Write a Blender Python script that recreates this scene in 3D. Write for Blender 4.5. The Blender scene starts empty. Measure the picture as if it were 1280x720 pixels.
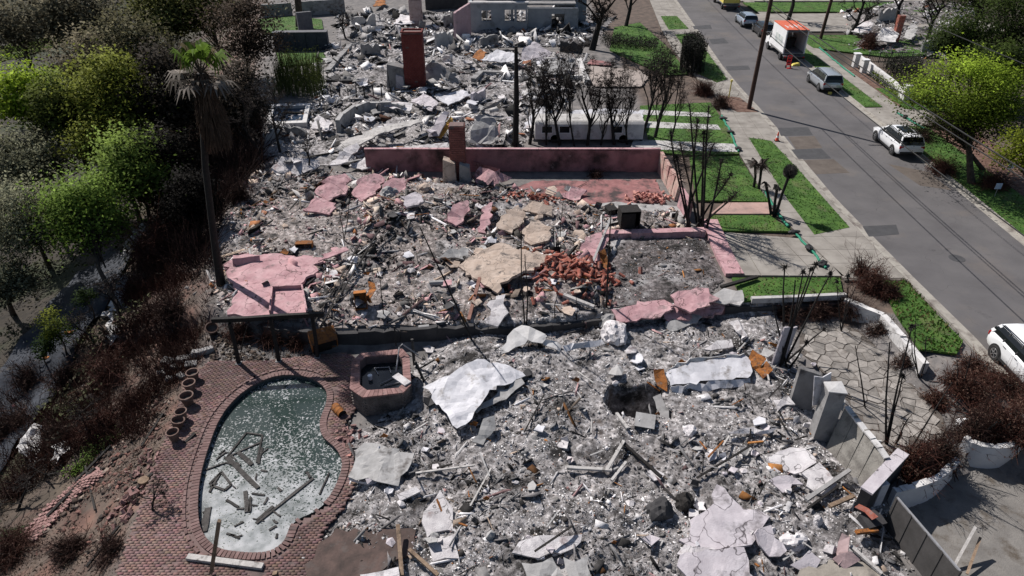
import bpy, bmesh, math, random
import numpy as np
from mathutils import Vector, Matrix, noise as mnoise

# ---------------------------------------------------------------- camera, sky, sun, exposure
SC = bpy.context.scene
COL = SC.collection
PITCH = math.radians(33.0)
CAMH = 19.0
FPX = 853.0
cam_d = bpy.data.cameras.new('camera')
cam_d.sensor_width = 36.0
cam_d.lens = 36.0 * FPX / 1280.0
cam_d.clip_end = 2000.0
cam = bpy.data.objects.new('camera', cam_d)
cam.location = (0, 0, CAMH)
cam.rotation_euler = (math.pi / 2 - PITCH, 0, 0)
COL.objects.link(cam)
SC.camera = cam

SUN_EL = math.radians(46.0)
SUN_AZ = Vector((-0.70, 0.714, 0.0)).normalized()          # towards the sun, on the ground
world = bpy.data.worlds.new('World')
SC.world = world
world.use_nodes = True
wn = world.node_tree
sky = wn.nodes.new('ShaderNodeTexSky')
sky.sky_type = 'NISHITA'
sky.sun_disc = False
sky.sun_elevation = SUN_EL
sky.sun_rotation = math.atan2(SUN_AZ.x, SUN_AZ.y)
bgn = wn.nodes['Background']
bgn.inputs['Strength'].default_value = 0.06
wn.links.new(sky.outputs[0], bgn.inputs['Color'])
sun_d = bpy.data.lights.new('sun', 'SUN')
sun_d.energy = 5.0
sun_d.angle = math.radians(0.5)
sun_d.color = (1.0, 0.945, 0.90)
sun = bpy.data.objects.new('sun', sun_d)
to_sun = Vector((SUN_AZ.x * math.cos(SUN_EL), SUN_AZ.y * math.cos(SUN_EL), math.sin(SUN_EL)))
sun.rotation_euler = to_sun.to_track_quat('Z', 'Y').to_euler()
sun.location = (-30, 30, 60)
COL.objects.link(sun)
SC.view_settings.view_transform = 'Standard'
SC.view_settings.look = 'None'
SC.view_settings.exposure = 0.22
SC.view_settings.gamma = 1.0
SC.view_settings.use_curve_mapping = False
SC.render.engine = 'CYCLES'
SC.cycles.max_bounces = 5
SC.cycles.transparent_max_bounces = 4

random.seed(7)
RNG = np.random.default_rng(7)
PI = math.pi
SP, CP = math.sin(PITCH), math.cos(PITCH)

# ---------------------------------------------------------------- survey helpers: photo pixel -> place
def ray(px, py):
    u = (px - 640.0) / FPX
    v = (py - 360.0) / FPX
    return u, CP - v * SP, -(SP + v * CP)

def Z(px, py, z=0.0):
    dx, dy, dz = ray(px, py)
    t = (z - CAMH) / dz
    return Vector((dx * t, dy * t, z))

def V(px, py, Y):
    dx, dy, dz = ray(px, py)
    t = Y / dy
    return Vector((dx * t, Y, CAMH + dz * t))

# ---------------------------------------------------------------- noise
def _h(i, j, s):
    a = np.sin(i * 127.1 + j * 311.7 + s * 74.7) * 43758.5453
    return a - np.floor(a)

def vnoise(x, y, s=0):
    xi = np.floor(x); yi = np.floor(y)
    fx = x - xi; fy = y - yi
    fx = fx * fx * (3 - 2 * fx); fy = fy * fy * (3 - 2 * fy)
    a = _h(xi, yi, s); b = _h(xi + 1, yi, s); c = _h(xi, yi + 1, s); d = _h(xi + 1, yi + 1, s)
    return (a + (b - a) * fx) * (1 - fy) + (c + (d - c) * fx) * fy

def fbm(x, y, octv=4, s=0, gain=0.5):
    r = np.zeros_like(x); amp = 1.0; tot = 0.0; f = 1.0
    for k in range(octv):
        r = r + amp * vnoise(x * f, y * f, s + k * 3.1)
        tot += amp; amp *= gain; f *= 2.03
    return r / tot

def sstep(x, a, b):
    t = np.clip((x - a) / (b - a), 0, 1)
    return t * t * (3 - 2 * t)

def sdist(x, y, poly):
    """signed distance to a closed polygon, positive inside"""
    n = len(poly)
    d = np.full(np.shape(x), 1e9)
    ins = np.zeros(np.shape(x), bool)
    for i in range(n):
        x0, y0 = poly[i][0], poly[i][1]
        x1, y1 = poly[(i + 1) % n][0], poly[(i + 1) % n][1]
        ex, ey = x1 - x0, y1 - y0
        L2 = ex * ex + ey * ey + 1e-12
        t = np.clip(((x - x0) * ex + (y - y0) * ey) / L2, 0, 1)
        dd = (x - x0 - t * ex) ** 2 + (y - y0 - t * ey) ** 2
        d = np.minimum(d, dd)
        if abs(ey) > 1e-12:
            c = ((y0 > y) != (y1 > y)) & (x < ex * (y - y0) / ey + x0)
            ins ^= c
    d = np.sqrt(d)
    return np.where(ins, d, -d)

def zpoly(pts, z=0.0):
    return [tuple(Z(a, b, z)[:2]) for a, b in pts]

# ---------------------------------------------------------------- the lie of the land
LOW = -0.8                                     # near lot and pool terrace lie below the street
NEAR_LOT = zpoly([(150, 372), (258, 386), (395, 414), (590, 403), (650, 404), (770, 390), (905, 381), (1056, 374), (1104, 394), (1156, 455), (1300, 560)]) \
    + [(22, 8), (22, -6), (-45, -6), (-45, 26)]
EDGE = zpoly([(330, -8), (325, 60), (318, 110), (322, 160), (300, 215), (280, 270), (268, 330), (258, 390), (250, 452), (210, 545), (170, 625), (120, 735)])
SLOPE = [(-44, 150)] + EDGE + [(-13.2, 2), (-15, -30), (-190, -30), (-190, 150)]
def catmull(pts, n=6):
    out = []
    m = len(pts)
    for i in range(m):
        p0, p1, p2, p3 = (np.array(pts[(i + k) % m], float) for k in (-1, 0, 1, 2))
        for k in range(n):
            t = k / n
            out.append(tuple(0.5 * ((2 * p1) + (-p0 + p2) * t + (2 * p0 - 5 * p1 + 4 * p2 - p3) * t * t + (-p0 + 3 * p1 - 3 * p2 + p3) * t ** 3)))
    return out
DECKZ = LOW + 0.10
POOL_PX = [(326, 477), (355, 469), (386, 472), (406, 485), (409, 502), (401, 526), (404, 545), (423, 564), (428, 585), (416, 616),
           (396, 637), (368, 652), (355, 678), (333, 691), (298, 691), (271, 685), (253, 667), (247, 641), (249, 602), (259, 563), (275, 523), (298, 495)]
POOL = catmull(zpoly(POOL_PX, DECKZ), 5)
DECK = zpoly([(262, 452), (330, 451), (432, 440), (444, 446), (440, 470), (452, 500), (430, 530), (440, 560), (446, 600), (425, 640), (402, 665), (394, 760), (132, 760), (152, 700), (174, 640), (203, 560), (238, 470)], DECKZ)

COURT = zpoly([(1106, 644), (1160, 620), (1190, 596), (1212, 580), (1240, 580), (1300, 556), (1400, 800), (1195, 800)], LOW - .6)
RUB = []      # rubble heaps: (polygon, base, amplitude, seed, edge)
MOUND = []    # (x, y, radius, height)
def terr(x, y):
    x = np.asarray(x, float); y = np.asarray(y, float)
    z = LOW * sstep(sdist(x, y, NEAR_LOT), -0.15, 0.35)
    sd = sdist(x, y, SLOPE)
    s = np.maximum(sd, 0)
    z = z - 8.5 * np.tanh(s / 18.0) + 0.10 * np.maximum(s - 42, 0) + np.minimum(s, 4) * 0.18 * (fbm(x * .6, y * .6, 4, 3) - .5)
    z = z + 0.05 * (fbm(x * .8, y * .8, 3, 9) - .5)
    if np.any((x > 9) & (y < 22)): z = z - .62 * sstep(sdist(x, y, COURT), -.1, .15)
    near = (np.abs(x + 9) < 5) & (y > 11) & (y < 25)
    if np.any(near):
        z = np.where(near & (sdist(x, y, POOL) > -0.22), LOW - 1.5, z)
    return z

def rub(x, y):
    x = np.asarray(x, float); y = np.asarray(y, float)
    r = np.zeros_like(x)
    for poly, base, amp, sd, edge in RUB:
        m = sstep(sdist(x, y, poly), 0.0, edge)
        if not np.any(m > 0):
            continue
        n = fbm(x * .45, y * .45, 3, sd)
        n2 = fbm(x * 2.2, y * 2.2, 3, sd + 5)
        n3 = fbm(x * 7, y * 7, 2, sd + 8)
        hgt = base + amp * (1.5 * (n - .4)) + amp * .6 * (n2 - .5) + 0.14 * (n3 - .5)
        r = np.maximum(r, m * np.maximum(hgt, 0.03))
    for mx, my, mr, mh in MOUND:
        d2 = (x - mx) ** 2 + (y - my) ** 2
        r = r + mh * np.exp(-d2 / (mr * mr))
    if np.any((np.abs(x - 4.3) < 5) & (y < 26)):
        q = sstep(1.25 - np.abs(x - PIT.x + .15 * np.sin(y * 3)), 0, .3) * sstep(.95 - np.abs(y - PIT.y + .1 * np.sin(x * 4)), 0, .3)
        r = r - 2.0 * q
    return r

def surf(x, y):
    return terr(x, y) + rub(x, y)

def sz(x, y):
    return float(surf(np.array([x]), np.array([y]))[0])

def _march(dx, dy, dz, T, lift):
    xs, ys, zs = dx * T, dy * T, CAMH + dz * T
    d = zs - surf(xs, ys) - lift
    hit = np.nonzero(d <= 0)[0]
    if not len(hit): return None
    k = hit[0]
    if k == 0: return T[0]
    w = d[k - 1] / (d[k - 1] - d[k] + 1e-9)
    return T[k - 1] + (T[k] - T[k - 1]) * min(max(w, 0), 1)
def G(px, py, lift=0.0):
    """where the line of sight meets the ground"""
    dx, dy, dz = ray(px, py)
    f = lambda z: (z - CAMH) / dz
    t = _march(dx, dy, dz, np.linspace(f(2.2 + lift), f(-1.6), 70), lift)
    if t is None: t = _march(dx, dy, dz, np.linspace(f(-1.5), min(f(-14), 400), 260), lift)
    if t is None: t = f(0)
    return Vector((dx * t, dy * t, CAMH + dz * t))

RUB += [
    (zpoly([(428, 545), (470, 530), (525, 455), (560, 420), (640, 412), (770, 402), (920, 392), (985, 388), (990, 450), (1035, 560), (1100, 630), (1160, 790), (395, 790), (415, 660), (440, 620)], LOW), 0.22, 0.36, 11, 1.2),
    (zpoly([(270, 300), (300, 218), (458, 214), (640, 236), (740, 256), (845, 262), (870, 290), (760, 300), (765, 380), (640, 401), (590, 402), (420, 410), (392, 404), (280, 392), (258, 340)]), 0.20, 0.34, 21, 1.2),
    (zpoly([(762, 298), (878, 297), (905, 350), (880, 376), (765, 384)]), 0.06, 0.10, 25, .5),
    (zpoly([(318, 190), (325, 155), (392, 130), (400, 60), (440, 55), (590, 62), (735, 70), (720, 110), (700, 150), (655, 180), (455, 205), (330, 210)]), 0.25, 0.5, 31, 1.5),
    (zpoly([(420, 50), (420, 20), (590, 15), (770, 22), (740, 58), (590, 60)]), 0.2, 0.5, 41, 1.5),
    (zpoly([(1062, 62), (1050, 15), (1120, 2), (1230, 5), (1220, 50), (1190, 75), (1110, 70)]), 0.15, 0.5, 51, 2.0),
]
PIT = Z(795, 506, LOW)
for px, py, r, h in [(520, 262, 2.2, .45), (600, 255, 2.0, .4), (560, 300, 2, .3), (660, 500, 2.2, .25), (870, 590, 1.8, -.15), (450, 280, 2.5, .3), (700, 340, 1.2, .3), (930, 420, 1.5, .15), (600, 640, 2, .15)]:
    _p = Z(px, py); MOUND.append((_p.x, _p.y, r, h))

# ---------------------------------------------------------------- scene-object helpers
def link(o, parent=None):
    COL.objects.link(o)
    if parent is not None:
        o.parent = parent
    return o

def tag(o, label=None, cat=None, group=None, kind=None):
    if label: o['label'] = label
    if cat: o['category'] = cat
    if group: o['group'] = group
    if kind: o['kind'] = kind
    return o

def thing(name, label, cat, loc=(0, 0, 0), rz=0.0, group=None):
    o = bpy.data.objects.new(name, None)
    o.empty_display_size = 0.2
    o.location = loc
    o.rotation_euler = (0, 0, rz)
    link(o)
    return tag(o, label, cat, group)

def copy_tree(o, parent=None):
    c = o.copy()
    COL.objects.link(c)
    c.parent = parent
    for ch in list(o.children):
        copy_tree(ch, c)
    return c

def arr_mesh(name, Vt, F, cols=None, mat=None, smooth=False):
    """fast mesh from arrays; F is (m,k); cols is per-vertex rgb"""
    Vt = np.ascontiguousarray(Vt, np.float32); F = np.ascontiguousarray(F, np.int32)
    me = bpy.data.meshes.new(name)
    m, k = F.shape
    me.vertices.add(len(Vt)); me.vertices.foreach_set('co', Vt.ravel())
    me.loops.add(m * k); me.loops.foreach_set('vertex_index', F.ravel())
    me.polygons.add(m)
    me.polygons.foreach_set('loop_start', np.arange(0, m * k, k, dtype=np.int32))
    if smooth:
        me.polygons.foreach_set('use_smooth', np.ones(m, bool))
    me.update(calc_edges=True)
    if cols is not None:
        ca = me.color_attributes.new('Col', 'FLOAT_COLOR', 'POINT')
        c4 = np.ones((len(Vt), 4), np.float32); c4[:, :3] = cols
        ca.data.foreach_set('color', c4.ravel())
    if mat: me.materials.append(mat)
    return me

class MB:
    def __init__(s):
        s.v = []; s.f = []; s.c = []; s.usecol = False
    def add(s, vs, fs, col=None):
        b = len(s.v)
        s.v += [tuple(p) for p in vs]
        s.f += [[i + b for i in f] for f in fs]
        if col is not None: s.usecol = True
        s.c += [col or (1, 1, 1)] * len(vs)
        return s
    def box(s, c, size, rz=0.0, col=None, rot=None):
        hx, hy, hz = size[0] / 2, size[1] / 2, size[2] / 2
        R = rot if rot is not None else Matrix.Rotation(rz, 3, 'Z')
        c = Vector(c)
        vs = [c + R @ Vector((x, y, z)) for z in (-hz, hz) for y in (-hy, hy) for x in (-hx, hx)]
        return s.add(vs, [(0, 2, 3, 1), (4, 5, 7, 6), (0, 1, 5, 4), (2, 6, 7, 3), (0, 4, 6, 2), (1, 3, 7, 5)], col)
    def beam(s, a, b, w, h=None, col=None, up=(0, 0, 1)):
        h = h or w
        a = Vector(a); b = Vector(b); d = (b - a)
        L = d.length or 1e-6
        d /= L
        u = Vector(up)
        if abs(d.dot(u)) > .95: u = Vector((1, 0, 0))
        sx = d.cross(u).normalized(); uz = sx.cross(d)
        vs = []
        for p in (a, b):
            for i, j in ((-1, -1), (1, -1), (1, 1), (-1, 1)):
                vs.append(p + sx * (i * w / 2) + uz * (j * h / 2))
        return s.add(vs, [(0, 1, 2, 3), (7, 6, 5, 4), (0, 4, 5, 1), (1, 5, 6, 2), (2, 6, 7, 3), (3, 7, 4, 0)], col)
    def tube(s, pts, rad, n=6, col=None, cap=True):
        pts = [Vector(p) for p in pts]
        if not hasattr(rad, '__len__'): rad = [rad] * len(pts)
        vs = []; fs = []
        ref = Vector((0.31, 0.77, 0.55))
        for i, p in enumerate(pts):
            d = (pts[min(i + 1, len(pts) - 1)] - pts[max(i - 1, 0)])
            d = d.normalized() if d.length > 1e-9 else Vector((0, 0, 1))
            a = d.cross(ref)
            if a.length < .1: a = d.cross(Vector((1, 0, 0)))
            a.normalize(); b = d.cross(a)
            for k in range(n):
                t = 2 * PI * k / n
                vs.append(p + (a * math.cos(t) + b * math.sin(t)) * rad[i])
        for i in range(len(pts) - 1):
            for k in range(n):
                fs.append((i * n + k, i * n + (k + 1) % n, (i + 1) * n + (k + 1) % n, (i + 1) * n + k))
        if cap:
            fs.append(tuple(range(n))[::-1]); fs.append(tuple((len(pts) - 1) * n + k for k in range(n)))
        return s.add(vs, fs, col)
    def lathe(s, prof, c=(0, 0, 0), n=16, col=None, rot=None):
        c = Vector(c); vs = []; fs = []
        for r, z in prof:
            for k in range(n):
                t = 2 * PI * k / n
                p = Vector((r * math.cos(t), r * math.sin(t), z))
                vs.append(c + (rot @ p if rot is not None else p))
        for i in range(len(prof) - 1):
            for k in range(n):
                fs.append((i * n + k, i * n + (k + 1) % n, (i + 1) * n + (k + 1) % n, (i + 1) * n + k))
        return s.add(vs, fs, col)
    def prism(s, poly, z0, z1, col=None):
        n = len(poly)
        ar = sum(poly[i][0] * poly[(i + 1) % n][1] - poly[(i + 1) % n][0] * poly[i][1] for i in range(n))
        if ar < 0: poly = poly[::-1]
        vs = [(p[0], p[1], z0) for p in poly] + [(p[0], p[1], z1) for p in poly]
        fs = [tuple(range(n))[::-1], tuple(range(n, 2 * n))] + [(i, (i + 1) % n, n + (i + 1) % n, n + i) for i in range(n)]
        return s.add(vs, fs, col)
    def hexa(s, p, col=None):
        """8 points: bottom 4 (ccw), top 4"""
        return s.add(p, [(3, 2, 1, 0), (4, 5, 6, 7), (0, 1, 5, 4), (1, 2, 6, 5), (2, 3, 7, 6), (3, 0, 4, 7)], col)
    def loft(s, rings, col=None, cap=True):
        n = len(rings[0]); vs = [p for r in rings for p in r]; fs = []
        for i in range(len(rings) - 1):
            for k in range(n):
                fs.append((i * n + k, i * n + (k + 1) % n, (i + 1) * n + (k + 1) % n, (i + 1) * n + k))
        if cap:
            fs.append(tuple(range(n))[::-1]); fs.append(tuple((len(rings) - 1) * n + k for k in range(n)))
        return s.add(vs, fs, col)
    def mesh(s, name, mat=None, smooth=False, off=(0, 0, 0)):
        me = bpy.data.meshes.new(name)
        o = Vector(off)
        me.from_pydata([tuple(Vector(p) - o) for p in s.v], [], s.f)
        if s.usecol:
            ca = me.color_attributes.new('Col', 'FLOAT_COLOR', 'POINT')
            c4 = np.ones((len(s.v), 4), np.float32); c4[:, :3] = np.array(s.c)
            ca.data.foreach_set('color', c4.ravel())
        if mat: me.materials.append(mat)
        if smooth:
            me.polygons.foreach_set('use_smooth', np.ones(len(me.polygons), bool))
            me.set_sharp_from_angle(angle=math.radians(38))
        me.update()
        return me
    def part(s, name, mat, parent, world=False, smooth=False, bevel=0.0):
        """part of a thing; world=True if the coordinates are world ones (parent not rotated)"""
        off = wloc(parent) if world else (0, 0, 0)
        o = link(bpy.data.objects.new(name, s.mesh(name, mat, smooth, off)), parent)
        if bevel: bev(o, bevel)
        return o
    def top(s, name, mat, label=None, cat=None, group=None, kind=None, smooth=False, bevel=0.0):
        """a top-level thing of one mesh, its origin put at its base"""
        a = np.array(s.v)
        lo = a.min(0); hi = a.max(0)
        off = Vector(((lo[0] + hi[0]) / 2, (lo[1] + hi[1]) / 2, lo[2]))
        o = link(bpy.data.objects.new(name, s.mesh(name, mat, smooth, off)))
        o.location = off
        if bevel: bev(o, bevel)
        return tag(o, label, cat, group, kind)

def wloc(o):
    p = Vector((0, 0, 0))
    while o is not None:
        p = p + Vector(o.location); o = o.parent
    return p

def bev(o, w, seg=2):
    m = o.modifiers.new('bevel', 'BEVEL'); m.width = w; m.segments = seg; m.limit_method = 'ANGLE'; m.angle_limit = math.radians(40)
    return o

# ---------------------------------------------------------------- materials
def _ramp(nt, cols, lo=.33, hi=.67):
    r = nt.nodes.new('ShaderNodeValToRGB')
    el = r.color_ramp.elements
    n = len(cols)
    while len(el) < n: el.new(.5)
    for i, c in enumerate(cols):
        el[i].position = lo + (hi - lo) * i / max(n - 1, 1)
        el[i].color = (*c, 1)
    return r

def pm(name, cols, scale=3.0, rough=.9, bump=.25, bscale=None, metal=0.0, spec=.3, attr=False, dirt=None, detail=7, trans=0.0, rnd=0.0, lo=.33, hi=.67, crack=None, coat=0.0):
    m = bpy.data.materials.new(name)
    m.use_nodes = True
    nt = m.node_tree; N = nt.nodes; Lk = nt.links
    b = N['Principled BSDF']
    b.inputs['Roughness'].default_value = rough
    b.inputs['Metallic'].default_value = metal
    b.inputs['Specular IOR Level'].default_value = spec
    if coat: b.inputs['Coat Weight'].default_value = coat
    tc = N.new('ShaderNodeTexCoord')
    co = tc.outputs['Object']
    if rnd:
        oi = N.new('ShaderNodeObjectInfo')
        ad = N.new('ShaderNodeVectorMath'); ad.operation = 'MULTIPLY_ADD'
        ad.inputs[1].default_value = (1, 1, 1)
        mu = N.new('ShaderNodeMath'); mu.operation = 'MULTIPLY'; mu.inputs[1].default_value = 37.0
        Lk.new(oi.outputs['Random'], mu.inputs[0]); Lk.new(co, ad.inputs[0]); Lk.new(mu.outputs[0], ad.inputs[2])
        co = ad.outputs[0]
    if len(cols) > 1:
        nz = N.new('ShaderNodeTexNoise'); nz.inputs['Scale'].default_value = scale; nz.inputs['Detail'].default_value = detail
        nz.inputs['Roughness'].default_value = .62
        Lk.new(co, nz.inputs['Vector'])
        rp = _ramp(nt, cols, lo, hi); Lk.new(nz.outputs['Fac'], rp.inputs[0])
        out = rp.outputs[0]
    else:
        rg = N.new('ShaderNodeRGB'); rg.outputs[0].default_value = (*cols[0], 1); out = rg.outputs[0]
    def mix(bt, fac, a, bb):
        mx = N.new('ShaderNodeMix'); mx.data_type = 'RGBA'; mx.blend_type = bt
        if isinstance(fac, float): mx.inputs[0].default_value = fac
        else: Lk.new(fac, mx.inputs[0])
        Lk.new(a, mx.inputs[6])
        if isinstance(bb, tuple): mx.inputs[7].default_value = (*bb, 1)
        else: Lk.new(bb, mx.inputs[7])
        return mx.outputs[2]
    if attr:
        at = N.new('ShaderNodeAttribute'); at.attribute_name = 'Col'
        out = mix('MULTIPLY', 1.0, out, at.outputs['Color'])
    if rnd:
        mr = N.new('ShaderNodeMapRange'); mr.inputs['To Min'].default_value = 1 - rnd; mr.inputs['To Max'].default_value = 1 + rnd
        Lk.new(oi.outputs['Random'], mr.inputs[0])
        cb = N.new('ShaderNodeCombineColor')
        for k in range(3): Lk.new(mr.outputs[0], cb.inputs[k])
        out = mix('MULTIPLY', 1.0, out, cb.outputs[0])
    for dd in (dirt if isinstance(dirt, list) else [dirt] if dirt else []):
        dc, ds, d0, d1 = dd
        n2 = N.new('ShaderNodeTexNoise'); n2.inputs['Scale'].default_value = ds; n2.inputs['Detail'].default_value = 8; n2.inputs['Roughness'].default_value = .65
        Lk.new(co, n2.inputs['Vector'])
        mr2 = N.new('ShaderNodeMapRange'); mr2.inputs['From Min'].default_value = d0; mr2.inputs['From Max'].default_value = d1
        Lk.new(n2.outputs['Fac'], mr2.inputs[0])
        out = mix('MIX', mr2.outputs[0], out, dc)
    if crack:
        cs, cw, cc = crack
        vo = N.new('ShaderNodeTexVoronoi'); vo.feature = 'DISTANCE_TO_EDGE'; vo.inputs['Scale'].default_value = cs
        nd = N.new('ShaderNodeTexNoise'); nd.inputs['Scale'].default_value = cs * 2.5
        Lk.new(co, nd.inputs['Vector'])
        am = N.new('ShaderNodeVectorMath'); am.operation = 'MULTIPLY_ADD'; am.inputs[1].default_value = (.75 / cs,) * 3
        Lk.new(nd.outputs['Color'], am.inputs[0]); Lk.new(co, am.inputs[2]); Lk.new(am.outputs[0], vo.inputs['Vector'])
        mr3 = N.new('ShaderNodeMapRange'); mr3.inputs['From Min'].default_value = cw; mr3.inputs['From Max'].default_value = 0.0
        Lk.new(vo.outputs['Distance'], mr3.inputs[0])
        out = mix('MIX', mr3.outputs[0], out, cc)
    Lk.new(out, b.inputs['Base Color'])
    if bump:
        nb = N.new('ShaderNodeTexNoise'); nb.inputs['Scale'].default_value = bscale or scale * 5; nb.inputs['Detail'].default_value = 6
        Lk.new(co, nb.inputs['Vector'])
        bp = N.new('ShaderNodeBump'); bp.inputs['Strength'].default_value = bump; bp.inputs['Distance'].default_value = .05
        Lk.new(nb.outputs['Fac'], bp.inputs['Height']); Lk.new(bp.outputs[0], b.inputs['Normal'])
    if trans:
        tr = N.new('ShaderNodeBsdfTranslucent'); Lk.new(out, tr.inputs['Color'])
        ms = N.new('ShaderNodeMixShader'); ms.inputs[0].default_value = trans
        Lk.new(b.outputs[0], ms.inputs[1]); Lk.new(tr.outputs[0], ms.inputs[2])
        Lk.new(ms.outputs[0], N['Material Output'].inputs['Surface'])
    return m

ASHD = (.05, .047, .046)
M = {}
M['soil'] = pm('soil', [(.55, .55, .55), (.9, .9, .9), (1.25, 1.2, 1.15)], 1.3, attr=True, bump=.6, bscale=6)
M['ash'] = pm('ash', [(.05, .047, .046), (.14, .134, .132), (.25, .242, .24), (.50, .49, .49)], 4.5, bump=1.0, bscale=34, detail=12, attr=True, dirt=[((.45, .44, .44), .42, .54, .70), ((.026, .024, .023), .55, .52, .62), ((.13, .097, .076), .8, .60, .72)])
M['chip'] = pm('chip', [(.6, .6, .6), (1.0, 1.0, 1.0)], 6, attr=True, bump=.3, bscale=40)
M['asphalt'] = pm('asphalt', [(.080, .076, .078), (.108, .103, .105), (.135, .128, .128)], .35, rough=.85, bump=.2, bscale=40, detail=10, lo=.25, hi=.75, crack=(.2, .0022, (.06, .058, .058)), dirt=[((.155, .135, .12), .22, .54, .80), ((.055, .053, .055), .5, .62, .75)])
M['patch'] = pm('patch', [(.05, .05, .053), (.072, .072, .075)], 2, rough=.8, bump=.2, bscale=50)
M['concrete'] = pm('concrete', [(.19, .175, .155), (.26, .24, .215), (.31, .29, .26)], .8, bump=.15, bscale=30, detail=10, dirt=((.14, .125, .11), .5, .55, .75))
M['kerb'] = pm('kerb', [(.26, .24, .215), (.36, .34, .30)], 1.5, bump=.2, bscale=25, dirt=((.12, .10, .09), 1.2, .5, .7))
M['paleconc'] = pm('paleconc', [(.36, .35, .34), (.50, .49, .48)], 1.2, bump=.2, dirt=((.12, .11, .105), .9, .53, .7))
M['grass'] = pm('grass', [(.03, .07, .012), (.05, .115, .018), (.085, .16, .03)], 1.1, bump=.8, bscale=24, detail=10, dirt=[((.11, .10, .05), .45, .55, .72), ((.12, .10, .07), 1.6, .62, .74)])
M['blade'] = pm('blade', [(1, 1, 1)], attr=True, bump=0, trans=.3, rough=.7)
M['leaf'] = pm('leaf', [(1, 1, 1)], attr=True, bump=0, trans=.42, rough=.75, spec=.08)
M['deadleaf'] = pm('deadleaf', [(1, 1, 1)], attr=True, bump=0, trans=.15, rough=.9)
M['bark'] = pm('bark', [(.035, .026, .02), (.085, .067, .052)], 5, bump=.6, bscale=22)
M['char'] = pm('char', [(.010, .009, .009), (.024, .021, .019)], 7, bump=.6, bscale=22, rough=.8, dirt=((.075, .07, .066), 5, .62, .78))
M['twig'] = pm('twig', [(.02, .016, .015), (.05, .036, .03)], 4, bump=0)
M['redtwig'] = pm('redtwig', [(.05, .024, .019), (.11, .055, .042)], 2, bump=0, attr=True)
M['pink'] = pm('pink', [(.34, .19, .205), (.45, .27, .285), (.52, .34, .35)], 1.6, bump=.35, bscale=22, dirt=[((.20, .155, .15), 2.2, .54, .72), ((.07, .055, .055), 1.1, .60, .74)], crack=(.5, .012, (.10, .06, .06)))
M['pinkwall'] = pm('pinkwall', [(.26, .125, .133), (.34, .175, .183)], 1.2, bump=.25, bscale=20, dirt=[((.045, .03, .03), .55, .44, .66), ((.28, .2, .195), 3, .60, .75)])
M['beige'] = pm('beige', [(.36, .28, .225), (.50, .41, .345)], 2, bump=.4, bscale=20, dirt=((.10, .09, .085), 1.7, .55, .7), crack=(.7, .014, (.09, .08, .075)))
M['stucco'] = pm('stucco', [(.42, .40, .41), (.58, .555, .56), (.66, .64, .64)], 2.2, bump=.4, bscale=22, dirt=[((.19, .175, .175), 1.6, .54, .7), ((.33, .24, .235), .8, .58, .72)], crack=(.62, .012, (.08, .075, .075)), rnd=.12)
M['lilac'] = pm('lilac', [(.42, .385, .41), (.55, .515, .54)], 2, bump=.35, bscale=24, dirt=((.16, .145, .15), 1.3, .55, .72), crack=(.55, .013, (.07, .06, .065)))
M['sheet'] = pm('sheet', [(.46, .46, .49), (.60, .60, .63)], 2.5, rough=.6, bump=.12, bscale=14, dirt=[((.20, .185, .175), 2.0, .54, .72), ((.17, .09, .05), 3.0, .66, .78)])
M['greysheet'] = pm('greysheet', [(.27, .265, .26), (.40, .395, .39)], 2.5, rough=.7, bump=.2, bscale=14, dirt=((.10, .09, .085), 1.8, .54, .7))
M['greywall'] = pm('greywall', [(.19, .185, .185), (.28, .275, .27)], 1.8, bump=.3, bscale=18, dirt=((.06, .056, .055), 1.3, .53, .7), rnd=.15)
M['darkwall'] = pm('darkwall', [(.035, .034, .036), (.065, .063, .064)], 1.5, bump=.2, dirt=((.12, .11, .10), 2, .62, .75))
M['rust'] = pm('rust', [(.13, .048, .018), (.33, .125, .03), (.22, .08, .024)], 5, rough=.85, bump=.5, bscale=25, rnd=.35, dirt=[((.05, .028, .018), 3, .50, .66), ((.22, .17, .14), 6, .58, .7)])
M['brick'] = pm('brick', [(.17, .095, .088), (.24, .14, .13), (.29, .18, .168)], 3, bump=.3, bscale=40, rnd=.22, dirt=((.11, .09, .085), 3, .60, .75))
M['redbrick'] = pm('redbrick', [(.25, .075, .052), (.38, .135, .095)], 3, bump=.3, bscale=40, rnd=.35, dirt=[((.26, .20, .185), 4, .5, .72), ((.06, .045, .04), 2.5, .58, .7)])
M['chimney'] = pm('chimney', [(.12, .028, .024), (.19, .05, .042)], 3, bump=.3, bscale=30, rnd=.25, dirt=((.035, .022, .02), 1.0, .55, .75))
M['mortar'] = pm('mortar', [(.15, .102, .096), (.19, .135, .126)], 4, bump=.3, bscale=40, dirt=((.055, .048, .046), .6, .52, .7))
M['deckbrick'] = pm('deckbrick', [(.75, .75, .75), (1.05, 1.05, 1.05)], 5, bump=.3, bscale=50, attr=True, dirt=[((.10, .08, .076), .45, .56, .76), ((.22, .19, .185), 2.6, .62, .78)])
M['stone'] = pm('stone', [(.16, .148, .135), (.24, .222, .203), (.31, .288, .262)], 3, bump=.35, bscale=20, rnd=.28, dirt=((.13, .11, .095), 2, .55, .7))
M['jointdirt'] = pm('jointdirt', [(.075, .065, .057), (.14, .122, .107)], 4, bump=.6)
M['water'] = pm('water', [(.012, .016, .020), (.02, .024, .027)], 2, rough=.08, bump=.04, bscale=6, spec=.5)
M['white'] = pm('white', [(.70, .70, .71), (.80, .80, .80)], 2, rough=.5, bump=.05)
M['offwhite'] = pm('offwhite', [(.50, .49, .48), (.66, .65, .64)], 2, bump=.2, dirt=((.20, .185, .175), 1.5, .56, .72))
M['plank'] = pm('plank', [(.03, .028, .027), (.075, .07, .066)], 6, bump=.5, bscale=30, dirt=((.22, .21, .20), 4, .60, .75), rnd=.3)
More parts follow.
